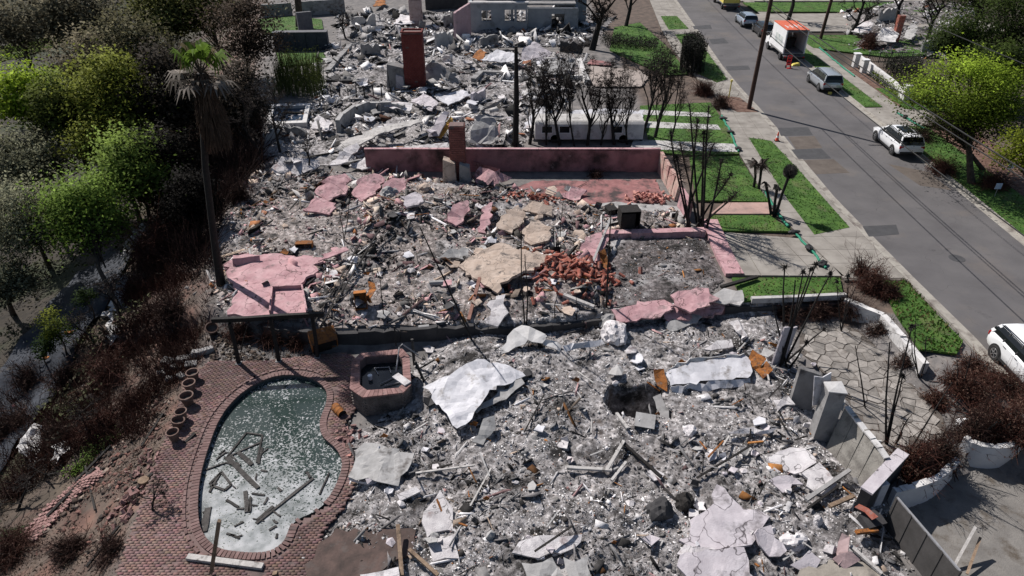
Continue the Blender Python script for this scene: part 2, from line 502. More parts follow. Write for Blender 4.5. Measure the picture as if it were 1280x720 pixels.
M['wood'] = pm('wood', [(.16, .11, .075), (.30, .22, .155)], 5, bump=.4, bscale=30, dirt=((.05, .04, .033), 3, .55, .7), rnd=.2)
M['pale_beam'] = pm('pale_beam', [(.36, .345, .33), (.52, .50, .48)], 5, bump=.3, bscale=30, dirt=((.13, .12, .11), 3, .55, .7))
M['terracotta'] = pm('terracotta', [(.09, .055, .045), (.17, .115, .095)], 4, bump=.25, dirt=((.24, .21, .19), 3, .58, .72), rnd=.2)
M['carwhite'] = pm('carwhite', [(.76, .77, .78)], bump=0, rough=.25, spec=.5, coat=.6)
M['carsilver'] = pm('carsilver', [(.42, .45, .48)], bump=0, rough=.28, metal=.4, spec=.5, coat=.5)
M['carblue'] = pm('carblue', [(.36, .42, .50)], bump=0, rough=.28, metal=.3, spec=.5, coat=.5)
M['carblack'] = pm('carblack', [(.012, .012, .014)], bump=0, rough=.25, spec=.5, coat=.5)
M['glass'] = pm('glass', [(.010, .012, .014)], bump=0, rough=.12, spec=.35)
M['tyre'] = pm('tyre', [(.018, .018, .018), (.03, .03, .03)], 8, rough=.85, bump=.1)
M['rim'] = pm('rim', [(.45, .45, .46)], bump=0, rough=.35, metal=.8)
M['trim'] = pm('trim', [(.025, .025, .026)], bump=0, rough=.6)
M['redlamp'] = pm('redlamp', [(.35, .012, .016)], bump=0, rough=.2, spec=.5)
M['lamp'] = pm('lamp', [(.7, .7, .68)], bump=0, rough=.15, spec=.5)
M['truckorange'] = pm('truckorange', [(.55, .11, .055), (.66, .17, .09)], 2, rough=.5, bump=.05)
M['yellow'] = pm('yellow', [(.60, .50, .10), (.70, .60, .16)], 2, rough=.45, bump=.03)
M['red'] = pm('red', [(.62, .03, .03)], rough=.5, bump=0)
M['coneorange'] = pm('coneorange', [(.75, .10, .05)], rough=.6, bump=0)
M['green_wattle'] = pm('green_wattle', [(.015, .16, .095), (.035, .25, .16)], 9, rough=.7, bump=.5, bscale=40)
M['blackbag'] = pm('blackbag', [(.014, .014, .015), (.03, .03, .032)], 6, rough=.7, bump=.4)
M['tarp'] = pm('tarp', [(.035, .039, .048), (.06, .066, .078)], 1.2, rough=.85, bump=.6, bscale=3.5, spec=.12, dirt=((.12, .10, .08), .8, .62, .76))
M['polewood'] = pm('polewood', [(.045, .024, .019), (.085, .048, .037)], 6, bump=.4, bscale=30)
M['wire'] = pm('wire', [(.02, .02, .02)], bump=0, rough=.6)
M['metal'] = pm('metal', [(.24, .24, .25), (.36, .36, .37)], 4, rough=.5, metal=.3, bump=.1)
M['mulch'] = pm('mulch', [(.07, .038, .028), (.14, .08, .06), (.19, .13, .10)], 3, bump=.8, bscale=20)
M['bluewall'] = pm('bluewall', [(.03, .036, .05), (.06, .068, .085)], 2, bump=.2)
M['palmskirt'] = pm('palmskirt', [(1, 1, 1)], attr=True, bump=0, trans=.1)
M['nickel'] = pm('nickel', [(.10, .10, .11), (.16, .16, .17)], 3, bump=.2)
M['chimney2'] = pm('chimney2', [(.15, .055, .048), (.24, .10, .085)], 3, bump=.3, bscale=30, dirt=((.04, .028, .026), 1.2, .55, .75))
M['stuccochim'] = pm('stuccochim', [(.36, .27, .25), (.46, .36, .34)], 2, bump=.2, dirt=((.2, .13, .12), 1.5, .55, .7))
M['pinkbrick'] = pm('pinkbrick', [(.40, .17, .14), (.52, .27, .23)], 3, bump=.3, bscale=40, rnd=.25)
# ================================================================ the setting
def steps(*seg):
    out = []
    for a, b, d in seg:
        out.append(np.arange(a, b, d))
    return np.concatenate(out)

def grid_faces(nx, ny):
    i, j = np.meshgrid(np.arange(nx - 1), np.arange(ny - 1), indexing='ij')
    a = (i * ny + j).ravel()
    return np.stack([a, a + ny, a + ny + 1, a + 1], 1)

def build_ground():
    xs = steps((-190, -40, 4), (-40, -17, .7), (-17, 17, .28), (17, 44, .9), (44, 200, 5))
    ys = steps((-30, 9, 3), (9, 30, .28), (30, 72, .7), (72, 150, 2), (150, 420, 15))
    X, Y = np.meshgrid(xs, ys, indexing='ij')
    x = X.ravel(); y = Y.ravel()
    z = terr(x, y)
    for mx, my, mr, mh in MOUND:
        pass
    z = z - 2.6 * ((np.abs(x - PIT.x) < 1.45) & (np.abs(y - PIT.y) < 1.15))
    sd = sdist(x, y, SLOPE)
    z = z - 0.03 * (sd < 0)
    n = fbm(x * .35, y * .35, 4, 77); n2 = fbm(x * 1.7, y * 1.7, 3, 78)
    c = np.zeros((len(x), 3))
    ashc = np.array((.17, .16, .155)); brown = np.array((.115, .088, .072)); litter = np.array((.034, .028, .021)); green = np.array((.032, .042, .016)); rd = np.array((.15, .088, .07))
    c[:] = ashc
    left = sstep(sd, -1, 1)[:, None]
    lc = brown + (rd - brown) * sstep(n2, .45, .7)[:, None]
    far = sstep(sd, 3, 12)[:, None]
    lc = lc * (1 - far) + (litter + (green - litter) * sstep(n, .45, .62)[:, None]) * far
    c = c * (1 - left) + lc * left
    right = sstep(x, 31, 34)[:, None]
    rc = litter * 1.4 + (brown - litter) * sstep(n, .4, .7)[:, None]
    c = c * (1 - right) + rc * right
    mid = (sstep(x, 10.5, 12) * (1 - right[:, 0]) * (y > 27))[:, None]
    c = c * (1 - mid) + brown * mid
    me = arr_mesh('ground', np.stack([x, y, z], 1), grid_faces(len(xs), len(ys)), c, M['soil'], True)
    o = link(bpy.data.objects.new('ground', me)); o['kind'] = 'structure'
build_ground()

# ---- street lines, in metres
KL = [tuple(Z(a, b)[:2]) for a, b in [(843, 0), (875, 48), (907, 95), (959, 152), (1027, 238), (1115, 330), (1207, 421)]]
KL = [(KL[0][0] + 1.0, 150)] + KL + [(20.6, 14), (20.6, -10)]
def xl(y):
    ys = [p[1] for p in KL][::-1]; xs = [p[0] for p in KL][::-1]
    return float(np.interp(y, ys, xs))
def xr(y):
    return 29.35 + 0.032 * (y - 34.5)
YS = [-10, 5, 14, 20, 25, 30, 35, 40, 46, 52, 58, 64, 71, 78, 86, 96, 108, 125, 150]

def strip(name, fa, fb, ys, z, mat, kind='structure', thick=0.0, res=1):
    m = MB()
    for i in range(len(ys) - 1):
        a, b = ys[i], ys[i + 1]
        m.add([(fa(a), a, z), (fb(a), a, z), (fb(b), b, z), (fa(b), b, z)], [(0, 1, 2, 3)])
    if thick:
        vs = [(fa(y), y, z) for y in ys] + [(fa(y), y, z - thick) for y in ys] + [(fb(y), y, z) for y in ys] + [(fb(y), y, z - thick) for y in ys]
        n = len(ys)
        m.add(vs, [(i, i + 1, n + i + 1, n + i) for i in range(n - 1)] + [(2 * n + i, 3 * n + i, 3 * n + i + 1, 2 * n + i + 1) for i in range(n - 1)])
    o = link(bpy.data.objects.new(name, m.mesh(name, mat)))
    o['kind'] = kind
    return o
strip('road', xl, xr, YS, 0.004, M['asphalt'])
strip('gutter', lambda y: xl(y) + .0, lambda y: xl(y) + .42, YS, 0.009, M['kerb'])
strip('gutter', lambda y: xr(y) - .42, lambda y: xr(y), YS, 0.009, M['kerb'])
# kerbs cast in lengths
def kerb(f, side):
    root = bpy.data.objects.new('kerb', None); link(root); root['kind'] = 'structure'
    y = 14.0
    while y < 112:
        L = 3.0
        m = MB()
        a, b = y + .012, y + L - .012
        x0, x1 = f(a), f(b)
        w = .17 * side
        m.hexa([(x0 + w, a, 0), (x0, a, 0), (x1, b, 0), (x1 + w, b, 0), (x0 + w, a, .125), (x0 + w * .15, a, .12), (x1 + w * .15, b, .12), (x1 + w, b, .125)] if side < 0 else
               [(x0, a, 0), (x0 + w, a, 0), (x1 + w, b, 0), (x1, b, 0), (x0 + w * .15, a, .12), (x0 + w, a, .125), (x1 + w, b, .125), (x1 + w * .15, b, .12)])
        m.part('kerbstone', M['kerb'], root, True)
        y += L
kerb(xl, -1); kerb(xr, 1)

def slab(name, pts, z, mat, thick=.12, kind='structure', sub=0):
    m = MB(); m.prism(pts, z - thick, z)
    o = link(bpy.data.objects.new(name, m.mesh(name, mat)))
    o['kind'] = kind
    return o
PV = 0.118
def onkerb(y0, y1, n=10):
    """points along the left kerb's back"""
    return [(xl(y) - .172, y) for y in np.linspace(y0, y1, n)]
# left pavement, drives and aprons: concrete bays with real joints
inner = zpoly([(806, -14), (812, 0), (827, 37), (842, 63), (868, 95), (893, 113), (903, 147), (923, 190), (950, 235), (990, 285), (1004, 298), (1030, 320), (1056, 350)], PV)
def inx(y):
    ys = [p[1] for p in inner][::-1]; xs = [p[0] for p in inner][::-1]
    return float(np.interp(y, ys, xs))
def bays():
    root = bpy.data.objects.new('pavement', None); link(root); root['kind'] = 'structure'
    y = inner[-1][1] + .2
    while y < 116:
        L = 1.5 if y < 60 else 3.0
        a, b = y + .012, y + L - .012
        xa0, xb0 = inx(a), inx(b)
        xa1, xb1 = xl(a) - .175, xl(b) - .175
        nb = 3
        for k in range(nb):
            f0, f1 = k / nb, (k + 1) / nb
            m = MB()
            p = [(xa0 + (xa1 - xa0) * f0 + .012, a), (xa0 + (xa1 - xa0) * f1 - .012, a), (xb0 + (xb1 - xb0) * f1 - .012, b), (xb0 + (xb1 - xb0) * f0 + .012, b)]
            m.prism(p, 0, PV)
            m.part('paving_bay', M['concrete'], root, True)
        y += L
    m = MB()
    yy = np.linspace(inner[-1][1], 114, 30)
    m.prism([(inx(v) + .01, v) for v in yy] + [(xl(v) - .18, v) for v in yy[::-1]], 0, PV - .02)
    m.part('joint_bed', M['jointdirt'], root, True)
bays()
def drive():
    root = bpy.data.objects.new('driveway', None); link(root); root['kind'] = 'structure'
    p00 = Z(893, 289, PV); p10 = Z(1002, 298, PV); p01 = Z(917, 344, PV); p11 = Z(1056, 345, PV)
    NX, NY = 4, 2
    for i in range(NX):
        for j in range(NY):
            def q(u, v):
                a = p00.lerp(p10, u); b = p01.lerp(p11, u); r = a.lerp(b, v); return (r.x, r.y)
            e = .004
            m = MB(); m.prism([q(i / NX + e, j / NY + e), q((i + 1) / NX - e, j / NY + e), q((i + 1) / NX - e, (j + 1) / NY - e), q(i / NX + e, (j + 1) / NY - e)], 0, PV)
            m.part('paving_bay', M['concrete'], root, True)
drive()
# right-hand pavement: verge strip, walk
strip('pavement', lambda y: xr(y) + 1.75, lambda y: xr(y) + 3.2, [y for y in YS if 50 < y < 130], PV, M['concrete'], thick=.1)
slab('driveway', [(xr(53) + .172, 53.2), (xr(53) + 5, 53), (xr(58) + 5, 57.6), (xr(58) + .172, 57.4)], PV + .004, M['concrete'])
slab('driveway', [(xr(84) + .172, 86), (60, 86), (60, 97), (xr(92) + .172, 96)], PV + .004, M['concrete'])
slab('driveway', [(xr(106) + .172, 105), (60, 105), (60, 120), (xr(112) + .172, 118)], PV + .004, M['concrete'])

# ---- lawns and verges: turf sheet and standing blades, one mass each
def lawn(pts, z=.135, dens=26, bl=(.03, .075), tint=1.0, label='', res=.5, mat='grass', dry=0.0):
    poly = [(p[0], p[1]) for p in pts]
    m = MB(); m.prism(poly, z - .12, z)
    o = m.top('lawn', M[mat], label, 'grass', kind='stuff')
    a = np.array(poly); lo = a.min(0); hi = a.max(0)
    n = int((hi - lo).prod() * dens)
    P = RNG.uniform(lo, hi, (n, 2))
    P = P[sdist(P[:, 0], P[:, 1], poly) > -.09]
    n = len(P)
    h = RNG.uniform(*bl, n) * (0.5 + fbm(P[:, 0] * 1.2, P[:, 1] * 1.2, 3, 5))
    an = RNG.uniform(0, 2 * PI, n); w = RNG.uniform(.03, .07, n)
    V3 = np.zeros((n, 3, 3))
    V3[:, 0] = np.stack([P[:, 0] - np.cos(an) * w, P[:, 1] - np.sin(an) * w, np.full(n, z)], 1)
    V3[:, 1] = np.stack([P[:, 0] + np.cos(an) * w, P[:, 1] + np.sin(an) * w, np.full(n, z)], 1)
    ln = RNG.normal(0, .04, (n, 2))
    V3[:, 2] = np.stack([P[:, 0] + ln[:, 0], P[:, 1] + ln[:, 1], z + h], 1)
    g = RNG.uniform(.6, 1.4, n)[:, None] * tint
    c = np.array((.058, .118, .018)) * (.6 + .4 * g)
    d = (RNG.random(n) < dry)[:, None]
    c = np.where(d, np.array((.17, .14, .06)) * g, c)
    off = np.array(o.location)
    me = arr_mesh('blades', V3.reshape(-1, 3) - off, np.arange(3 * n).reshape(-1, 3), np.repeat(c, 3, 0), M['blade'])
    b = link(bpy.data.objects.new('grass_blades', me), o); b['kind'] = 'stuff'
    return o
def zl(p): return zpoly(p, .13)
lawn(zl([(826, 20), (846, 20), (861, 36), (836, 37)]), label='small square of green verge grass furthest up the street, left kerb')
lawn(zl([(844, 43), (867, 42), (878, 55), (852, 55)]), label='second square of verge grass up the street beside the left kerb')
lawn(zl([(862, 57), (878, 57), (909, 99), (896, 103), (872, 92)]), label='long verge grass strip beside the dark clipped cypress hedge')
lawn(zl([(936, 172), (964, 176), (1000, 214), (1062, 284), (1018, 293), (985, 250)]), label='bright green verge lawn with traffic cone at its far corner', dens=40)
lawn(zl([(1102, 350), (1132, 352), (1204, 426), (1196, 442), (1150, 436), (1118, 388)]), label='patchy verge grass above the white retaining wall near the parked car', dens=60, dry=.3, bl=(.06, .2))
lawn(zl([(862, 196), (924, 195), (950, 237), (962, 252), (870, 250)]), label='front lawn in tree shade behind the palm clump', dens=35, dry=.1)
lawn(zl([(886, 269), (962, 269), (990, 289), (898, 288)]), label='narrow lawn strip between pink path and driveway', dens=40, dry=.25)
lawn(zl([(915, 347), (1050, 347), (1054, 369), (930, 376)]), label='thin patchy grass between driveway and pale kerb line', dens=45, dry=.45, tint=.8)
lawn(zl([(800, 132), (888, 128), (905, 152), (924, 192), (868, 194), (815, 190)]), label='lawn cut by pale concrete strips behind the burnt hedge trees', dens=25)
lawn(zl([(762, 62), (768, 34), (800, 28), (838, 62), (860, 92), (832, 94)]), label='sloping front lawn with long tree shadows near the clipped hedge', dens=20)
def ry(a, b, w0, w1, n=10):
    ys = np.linspace(a, b, n)
    return [(xr(y) + w0, y) for y in ys] + [(xr(y) + w1, y) for y in ys[::-1]]
lawn(ry(57.7, 69.5, .175, 1.72), label='bright verge grass strip beside the silver minivan, right kerb', dens=25)
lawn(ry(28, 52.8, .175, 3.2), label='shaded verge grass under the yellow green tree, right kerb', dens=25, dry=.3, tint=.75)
lawn(ry(70, 85.8, .175, 1.72), label='verge grass strip beside the open box truck', dens=16)
lawn([(33.4, 84), (52, 84), (52, 76), (40, 74), (33.4, 78)], label='front lawn strip with dark pole behind the box truck', dens=14)
lawn([(33.6, 57), (40, 56), (40, 62.5), (33.6, 63)], label='small lawn panel behind the low white garden wall', dens=22)
lawn([(33, 97.5), (60, 97.5), (60, 104), (33, 104)], label='distant grass strip beyond the yellow truck, right side', dens=8)
lawn(zl([(322, 24), (365, 20), (402, 24), (404, 36), (330, 42)]), label='bright green lawn behind the long dark blue wall', dens=12)
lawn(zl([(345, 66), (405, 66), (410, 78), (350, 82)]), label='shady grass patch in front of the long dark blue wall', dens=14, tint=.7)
slab('mulch_bed', ry(28, 52, 3.25, 6.5), .10, M['mulch'])
slab('mulch_bed', ry(58, 70, 3.25, 4.3), .12, M['mulch'])
slab('path', zpoly([(905, 253), (960, 253), (968, 267), (888, 267)], .14), .14, pm('pinkpath', [(.34, .22, .19), (.45, .31, .27)], 2, dirt=((.16, .12, .11), 1, .5, .7)))
for k, q in enumerate([[(800, 137), (886, 141), (890, 146), (796, 143)], [(796, 151), (897, 156), (901, 162), (792, 159)], [(792, 174), (918, 180), (922, 190), (788, 186)]]):
    slab('path', zpoly(q, .145), .145 + .004 * k, M['paleconc'])
slab('dirt_patch', zpoly([(898, 119), (925, 122), (948, 140), (922, 140), (905, 132)], .13), .135, M['mulch'])
# road repairs
for nm, q, mt, z in [('road_patch', [(972, 160), (1010, 159), (1016, 169), (976, 170)], 'patch', .012), ('road_patch', [(989, 187), (1027, 186), (1039, 198), (998, 199)], 'patch', .012),
                     ('road_patch', [(907, 83), (935, 82), (938, 87), (910, 88)], 'patch', .012), ('road_patch', [(886, 49), (905, 48), (911, 54), (890, 55)], 'patch', .012),
                     ('road_patch', [(863, 33), (888, 31), (890, 36), (866, 37)], 'patch', .012), ('road_patch', [(1078, 283), (1120, 281), (1124, 293), (1086, 296)], 'patch', .011)]:
    slab(nm, zpoly(q), z, M[mt], thick=.008)
tanroad = pm('tanroad', [(.085, .07, .06), (.13, .11, .095)], 1.2, rough=.85, bump=.2, bscale=40)
for q in [[(985, 171), (1018, 170), (1028, 185), (995, 187)], [(1004, 200), (1042, 199), (1062, 216), (1020, 218)], [(1110, 205), (1160, 215), (1190, 238), (1150, 232)]]:
    slab('road_patch', zpoly(q), .0085, tanroad, thick=.004)
mh = MB(); c = Z(1196, 323); mh.lathe([(0.0, .014), (.40, .014), (.42, .006)], (c.x, c.y, 0), 20)
mh.top('manhole_cover', M['patch'], 'round dark manhole cover set in the near stretch of road', 'manhole cover')

# ---- rubble: ash bed and loose chips, one uncountable mass for each burnt lot
def rot_mats(n, tilt):
    yaw = RNG.uniform(0, 2 * PI, n); tx = RNG.normal(0, tilt, n); ty = RNG.normal(0, tilt, n)
    def R(a, ax):
        c, s = np.cos(a), np.sin(a); m = np.zeros((n, 3, 3)); m[:, ax, ax] = 1
        i, j = [(1, 2), (2, 0), (0, 1)][ax]
        m[:, i, i] = c; m[:, j, j] = c; m[:, i, j] = -s; m[:, j, i] = s
        return m
    return R(yaw, 2) @ R(tx, 0) @ R(ty, 1)
_bx = np.array([(x, y, z) for z in (-.5, .5) for y in (-.5, .5) for x in (-.5, .5)])
_bf = np.array([(4, 5, 7, 6), (0, 1, 5, 4), (2, 6, 7, 3), (0, 4, 6, 2), (1, 3, 7, 5)])
def chips(P, size, cols, tilt=.45, kinds=(.66, .24, .10), zoff=.3):
    n = len(P)
    k = RNG.choice(3, n, p=kinds)
    s = np.ones((n, 3)) * size[:, None]
    s[k == 0] *= np.array((1.3, .9, .16)); s[k == 1] *= np.array((2.4, .16, .13)); s[k == 2] *= np.array((.9, .75, .55))
    s *= RNG.uniform(.7, 1.3, (n, 3))
    T = _bx[None] * (1 + RNG.uniform(-.35, .25, (n, 8, 3)))
    W = np.einsum('nij,nkj->nki', rot_mats(n, tilt), T * s[:, None]) + P[:, None]
    W[:, :, 2] += (size * zoff * .5)[:, None]
    F = (_bf[None] + 8 * np.arange(n)[:, None, None]).reshape(-1, 4)
    return W.reshape(-1, 3), F, np.repeat(cols, 8, 0)
def flakes(P, size, cols):
    """tiny ash flakes: low four-sided wedges"""
    n = len(P); T = np.array([(-.6, -.45, 0), (.6, -.4, 0), (.5, .45, 0), (-.55, .4, 0), (.1, .05, .42)])[None] * (1 + RNG.uniform(-.4, .4, (n, 5, 3)))
    W = np.einsum('nij,nkj->nki', rot_mats(n, .5), T * size[:, None, None] * 1.25) + P[:, None] + np.array((0, 0, .006))
    F = (np.array([(0, 1, 4), (1, 2, 4), (2, 3, 4), (3, 0, 4)])[None] + 5 * np.arange(n)[:, None, None]).reshape(-1, 3)
    return W.reshape(-1, 3), F, np.repeat(cols, 5, 0)
PALETTE = {
    'ash': ([(.62, .61, .61), (.44, .43, .43), (.27, .26, .26), (.13, .125, .12), (.035, .032, .03), (.40, .33, .28), (.34, .20, .19), (.26, .12, .05)], [.20, .24, .22, .14, .11, .05, .025, .015]),
    'pinkash': ([(.60, .58, .57), (.42, .40, .40), (.26, .25, .25), (.12, .115, .11), (.035, .032, .03), (.44, .34, .28), (.46, .27, .28), (.30, .13, .07)], [.17, .17, .15, .13, .11, .13, .12, .02]),
    'dark': ([(.40, .39, .38), (.22, .21, .2), (.10, .095, .09), (.035, .03, .028), (.22, .14, .11)], [.10, .18, .27, .35, .10]),
    'scrap': ([(.66, .65, .66), (.42, .41, .41), (.18, .17, .17), (.03, .028, .027), (.36, .16, .05), (.42, .33, .26), (.40, .25, .25)], [.2, .2, .16, .24, .06, .08, .06]),
    'pinkscrap': ([(.60, .58, .57), (.48, .38, .31), (.46, .27, .28), (.30, .29, .28), (.05, .045, .04), (.36, .15, .06), (.52, .44, .37)], [.16, .2, .24, .12, .12, .04, .12]),
    'white': ([(.76, .75, .75), (.58, .565, .555), (.32, .31, .31), (.15, .145, .14), (.04, .037, .035), (.32, .14, .08)], [.28, .25, .2, .13, .11, .03]),
}
def rubble(idx, res, label, tint, layers):
    poly, base, amp, sd, edge = RUB[idx]
    a = np.array(poly); lo = a.min(0); hi = a.max(0); lo[1] = max(lo[1], 9.6)
    xs = np.arange(lo[0], hi[0], res); ys = np.arange(lo[1], hi[1], res)
    X, Y = np.meshgrid(xs, ys, indexing='ij')
    x = X.ravel(); y = Y.ravel()
    S = sdist(x, y, poly)
    z = surf(x, y) + .012 + RNG.normal(0, res * .10, len(x)) * sstep(S, 0, .8)
    F = grid_faces(len(xs), len(ys))
    F = F[(S[F] > -.05).all(1)]
    used = np.unique(F); mp = np.zeros(len(x), int); mp[used] = np.arange(len(used))
    t = 0.75 + .6 * fbm(x * .5, y * .5, 4, sd + 40)
    c = t[:, None] * np.array(tint)
    me = arr_mesh('ash_rubble', np.stack([x, y, z], 1)[used], mp[F], c[used], M['ash'], False)
    root = link(bpy.data.objects.new('ash_rubble', me))
    tag(root, label, 'rubble', kind='stuff')
    for n, s0, s1, pal, tilt, *kk in layers:
        P = RNG.uniform(lo, hi, (n * 2, 2))
        S = sdist(P[:, 0], P[:, 1], poly)
        dn = fbm(P[:, 0] * .55, P[:, 1] * .55, 3, sd + 60)
        even = 'fine' in pal
        keep = (S > -.35) & (even | (RNG.random(len(P)) < sstep(dn, .36, .6) * .93 + .07)) & (RNG.random(len(P)) < sstep(S, -.4, .6) + .1)
        P = P[keep][:n]
        m = len(P)
        size = s0 + (s1 - s0) * RNG.random(m) ** 3
        cl, w = PALETTE[{'fine': 'white', 'pinkfine': 'pinkscrap'}.get(pal, pal)]; cl = np.array(cl)
        # patches where one colour gathers
        pk = RNG.choice(len(cl), m, p=np.array(w) / sum(w))
        dk = fbm(P[:, 0] * .8, P[:, 1] * .8, 3, sd + 90)
        col = cl[pk] * RNG.uniform(.75, 1.2, m)[:, None] * (.3 + 1.08 * sstep(dk, .32, .62))[:, None]
        zz = surf(P[:, 0], P[:, 1])
        Vt, F, cc = flakes(np.stack([P[:, 0], P[:, 1], zz], 1), size, col) if even else chips(np.stack([P[:, 0], P[:, 1], zz], 1), size, col, tilt, *kk)
        me = arr_mesh('debris_chips', Vt, F, cc, M['chip'])
        b = link(bpy.data.objects.new('debris_chips', me), root); b['kind'] = 'stuff'
rubble(0, .085, 'grey white ash and fine rubble covering the near burnt lot', (1.3, 1.27, 1.27), [(31000, .019, .062, 'fine', .55), (29000, .024, .085, 'ash', .6), (2400, .06, .2, 'ash', .55), (450, .12, .42, 'scrap', .7, (.75, .25, 0)), (380, .15, .5, 'scrap', .25, (0, 1, 0))])
rubble(1, .12, 'grey and pink rubble of the burnt house beside the pink wall', (1.22, 1.12, 1.07), [(11000, .028, .085, 'pinkfine', .5), (22000, .032, .12, 'pinkash', .55), (2400, .08, .34, 'pinkash', .55), (1500, .16, .62, 'pinkscrap', .7, (.8, .2, 0)), (600, .25, .7, 'scrap', .3, (0, 1, 0))])
rubble(2, .12, 'fine dark ash on the garage floor ringed by pink kerbs', (.62, .57, .57), [(4500, .022, .07, 'dark', .4), (900, .03, .10, 'ash', .4), (120, .1, .3, 'scrap', .2, (.3, .7, 0))])
rubble(3, .22, 'pale rubble of the burnt house around the tall red chimney', (1.35, 1.32, 1.32), [(15000, .05, .16, 'white', .55), (900, .12, .45, 'white', .5), (900, .25, 1.0, 'white', .6, (.85, .15, 0)), (500, .4, 1.0, 'scrap', .3, (0, 1, 0))])
rubble(4, .34, 'distant rubble in front of the roofless white house', (.9, .88, .88), [(7000, .08, .34, 'white', .5), (700, .3, 1.4, 'white', .8, (.85, .15, 0))])
rubble(5, .34, 'burnt house rubble across the street beyond the railing', (.8, .76, .74), [(5000, .1, .36, 'ash', .5), (300, .3, .9, 'white', .5)])
# thin litter blown over the terrace, slope and beds: still uncountable
def litter(px_poly, n, s0, s1, pal, label, name='loose_litter'):
    pts = [G(a, b) for a, b in px_poly]
    poly = [(p.x, p.y) for p in pts]
    a = np.array(poly); lo = a.min(0); hi = a.max(0)
    P = RNG.uniform(lo, hi, (n * 3, 2))
    P = P[sdist(P[:, 0], P[:, 1], poly) > 0][:n]
    dn = fbm(P[:, 0] * .7, P[:, 1] * .7, 3, 8)
    P = P[RNG.random(len(P)) < sstep(dn, .3, .6)]
    m = len(P); size = s0 + (s1 - s0) * RNG.random(m) ** 3
    cl, w = PALETTE[pal]
    col = np.array(cl)[RNG.choice(len(cl), m, p=np.array(w) / sum(w))] * RNG.uniform(.7, 1.2, m)[:, None]
    Vt, F, cc = chips(np.stack([P[:, 0], P[:, 1], surf(P[:, 0], P[:, 1])], 1), size, col, .4)
    o = link(bpy.data.objects.new(name, arr_mesh(name, Vt, F, cc, M['chip'])))
    tag(o, label, 'litter', kind='stuff')
PALETTE['brickred'] = ([(.22, .11, .09), (.18, .095, .08), (.12, .085, .07), (.30, .24, .2), (.05, .04, .035)], [.16, .22, .32, .1, .2])
PALETTE['twigs'] = ([(.05, .035, .03), (.09, .065, .05), (.16, .13, .10), (.30, .27, .25)], [.35, .35, .2, .1])
# ================================================================ pool terrace
def resample(poly, step):
    P = [np.array(p) for p in poly]; P.append(P[0])
    L = [0]
    for i in range(len(P) - 1): L.append(L[-1] + np.linalg.norm(P[i + 1] - P[i]))
    n = int(L[-1] / step); out = []
    for k in range(n):
        s = L[-1] * k / n; i = np.searchsorted(L, s, side='right') - 1
        t = (s - L[i]) / (L[i + 1] - L[i] + 1e-9)
        out.append(tuple(P[i] + (P[i + 1] - P[i]) * t))
    return out

def pool_material():
    m = pm('poolwater', [(.02, .035, .032), (.032, .05, .046)], 1.5, rough=.10, bump=.03, bscale=4, spec=.5)
    nt = m.node_tree; N = nt.nodes; L = nt.links; b = N['Principled BSDF']
    base = b.inputs['Base Color'].links[0].from_socket
    tc = N.new('ShaderNodeTexCoord'); at = N.new('ShaderNodeAttribute'); at.attribute_name = 'Col'
    n1 = N.new('ShaderNodeTexNoise'); n1.inputs['Scale'].default_value = 9.5; n1.inputs['Detail'].default_value = 9; n1.inputs['Roughness'].default_value = .66; n1.inputs['Distortion'].default_value = .7
    vo = N.new('ShaderNodeTexVoronoi'); vo.inputs['Scale'].default_value = 15; vo.feature = 'SMOOTH_F1'
    for x in (n1, vo): L.new(tc.outputs['Object'], x.inputs['Vector'])
    a1 = N.new('ShaderNodeMath'); a1.operation = 'MULTIPLY_ADD'; a1.inputs[1].default_value = .35
    L.new(vo.outputs['Distance'], a1.inputs[0]); L.new(n1.outputs['Fac'], a1.inputs[2])
    sp = N.new('ShaderNodeSeparateColor'); L.new(at.outputs['Color'], sp.inputs[0])
    sb = N.new('ShaderNodeMath'); sb.operation = 'ADD'; L.new(a1.outputs[0], sb.inputs[0]); L.new(sp.outputs[0], sb.inputs[1])
    mr = N.new('ShaderNodeMapRange'); mr.inputs['From Min'].default_value = 1.0; mr.inputs['From Max'].default_value = 1.06
    L.new(sb.outputs[0], mr.inputs[0])
    n2 = N.new('ShaderNodeTexNoise'); n2.inputs['Scale'].default_value = 2.2; n2.inputs['Detail'].default_value = 8
    L.new(tc.outputs['Object'], n2.inputs['Vector'])
    rp = _ramp(nt, [(.13, .145, .145), (.27, .285, .29), (.42, .43, .44)], .32, .66); L.new(n2.outputs['Fac'], rp.inputs[0])
    mx = N.new('ShaderNodeMix'); mx.data_type = 'RGBA'
    L.new(mr.outputs[0], mx.inputs[0]); L.new(base, mx.inputs[6]); L.new(rp.outputs[0], mx.inputs[7]); L.new(mx.outputs[2], b.inputs['Base Color'])
    rr = N.new('ShaderNodeMapRange'); rr.inputs['To Min'].default_value = .10; rr.inputs['To Max'].default_value = .9
    L.new(mr.outputs[0], rr.inputs[0]); L.new(rr.outputs[0], b.inputs['Roughness'])
    return m

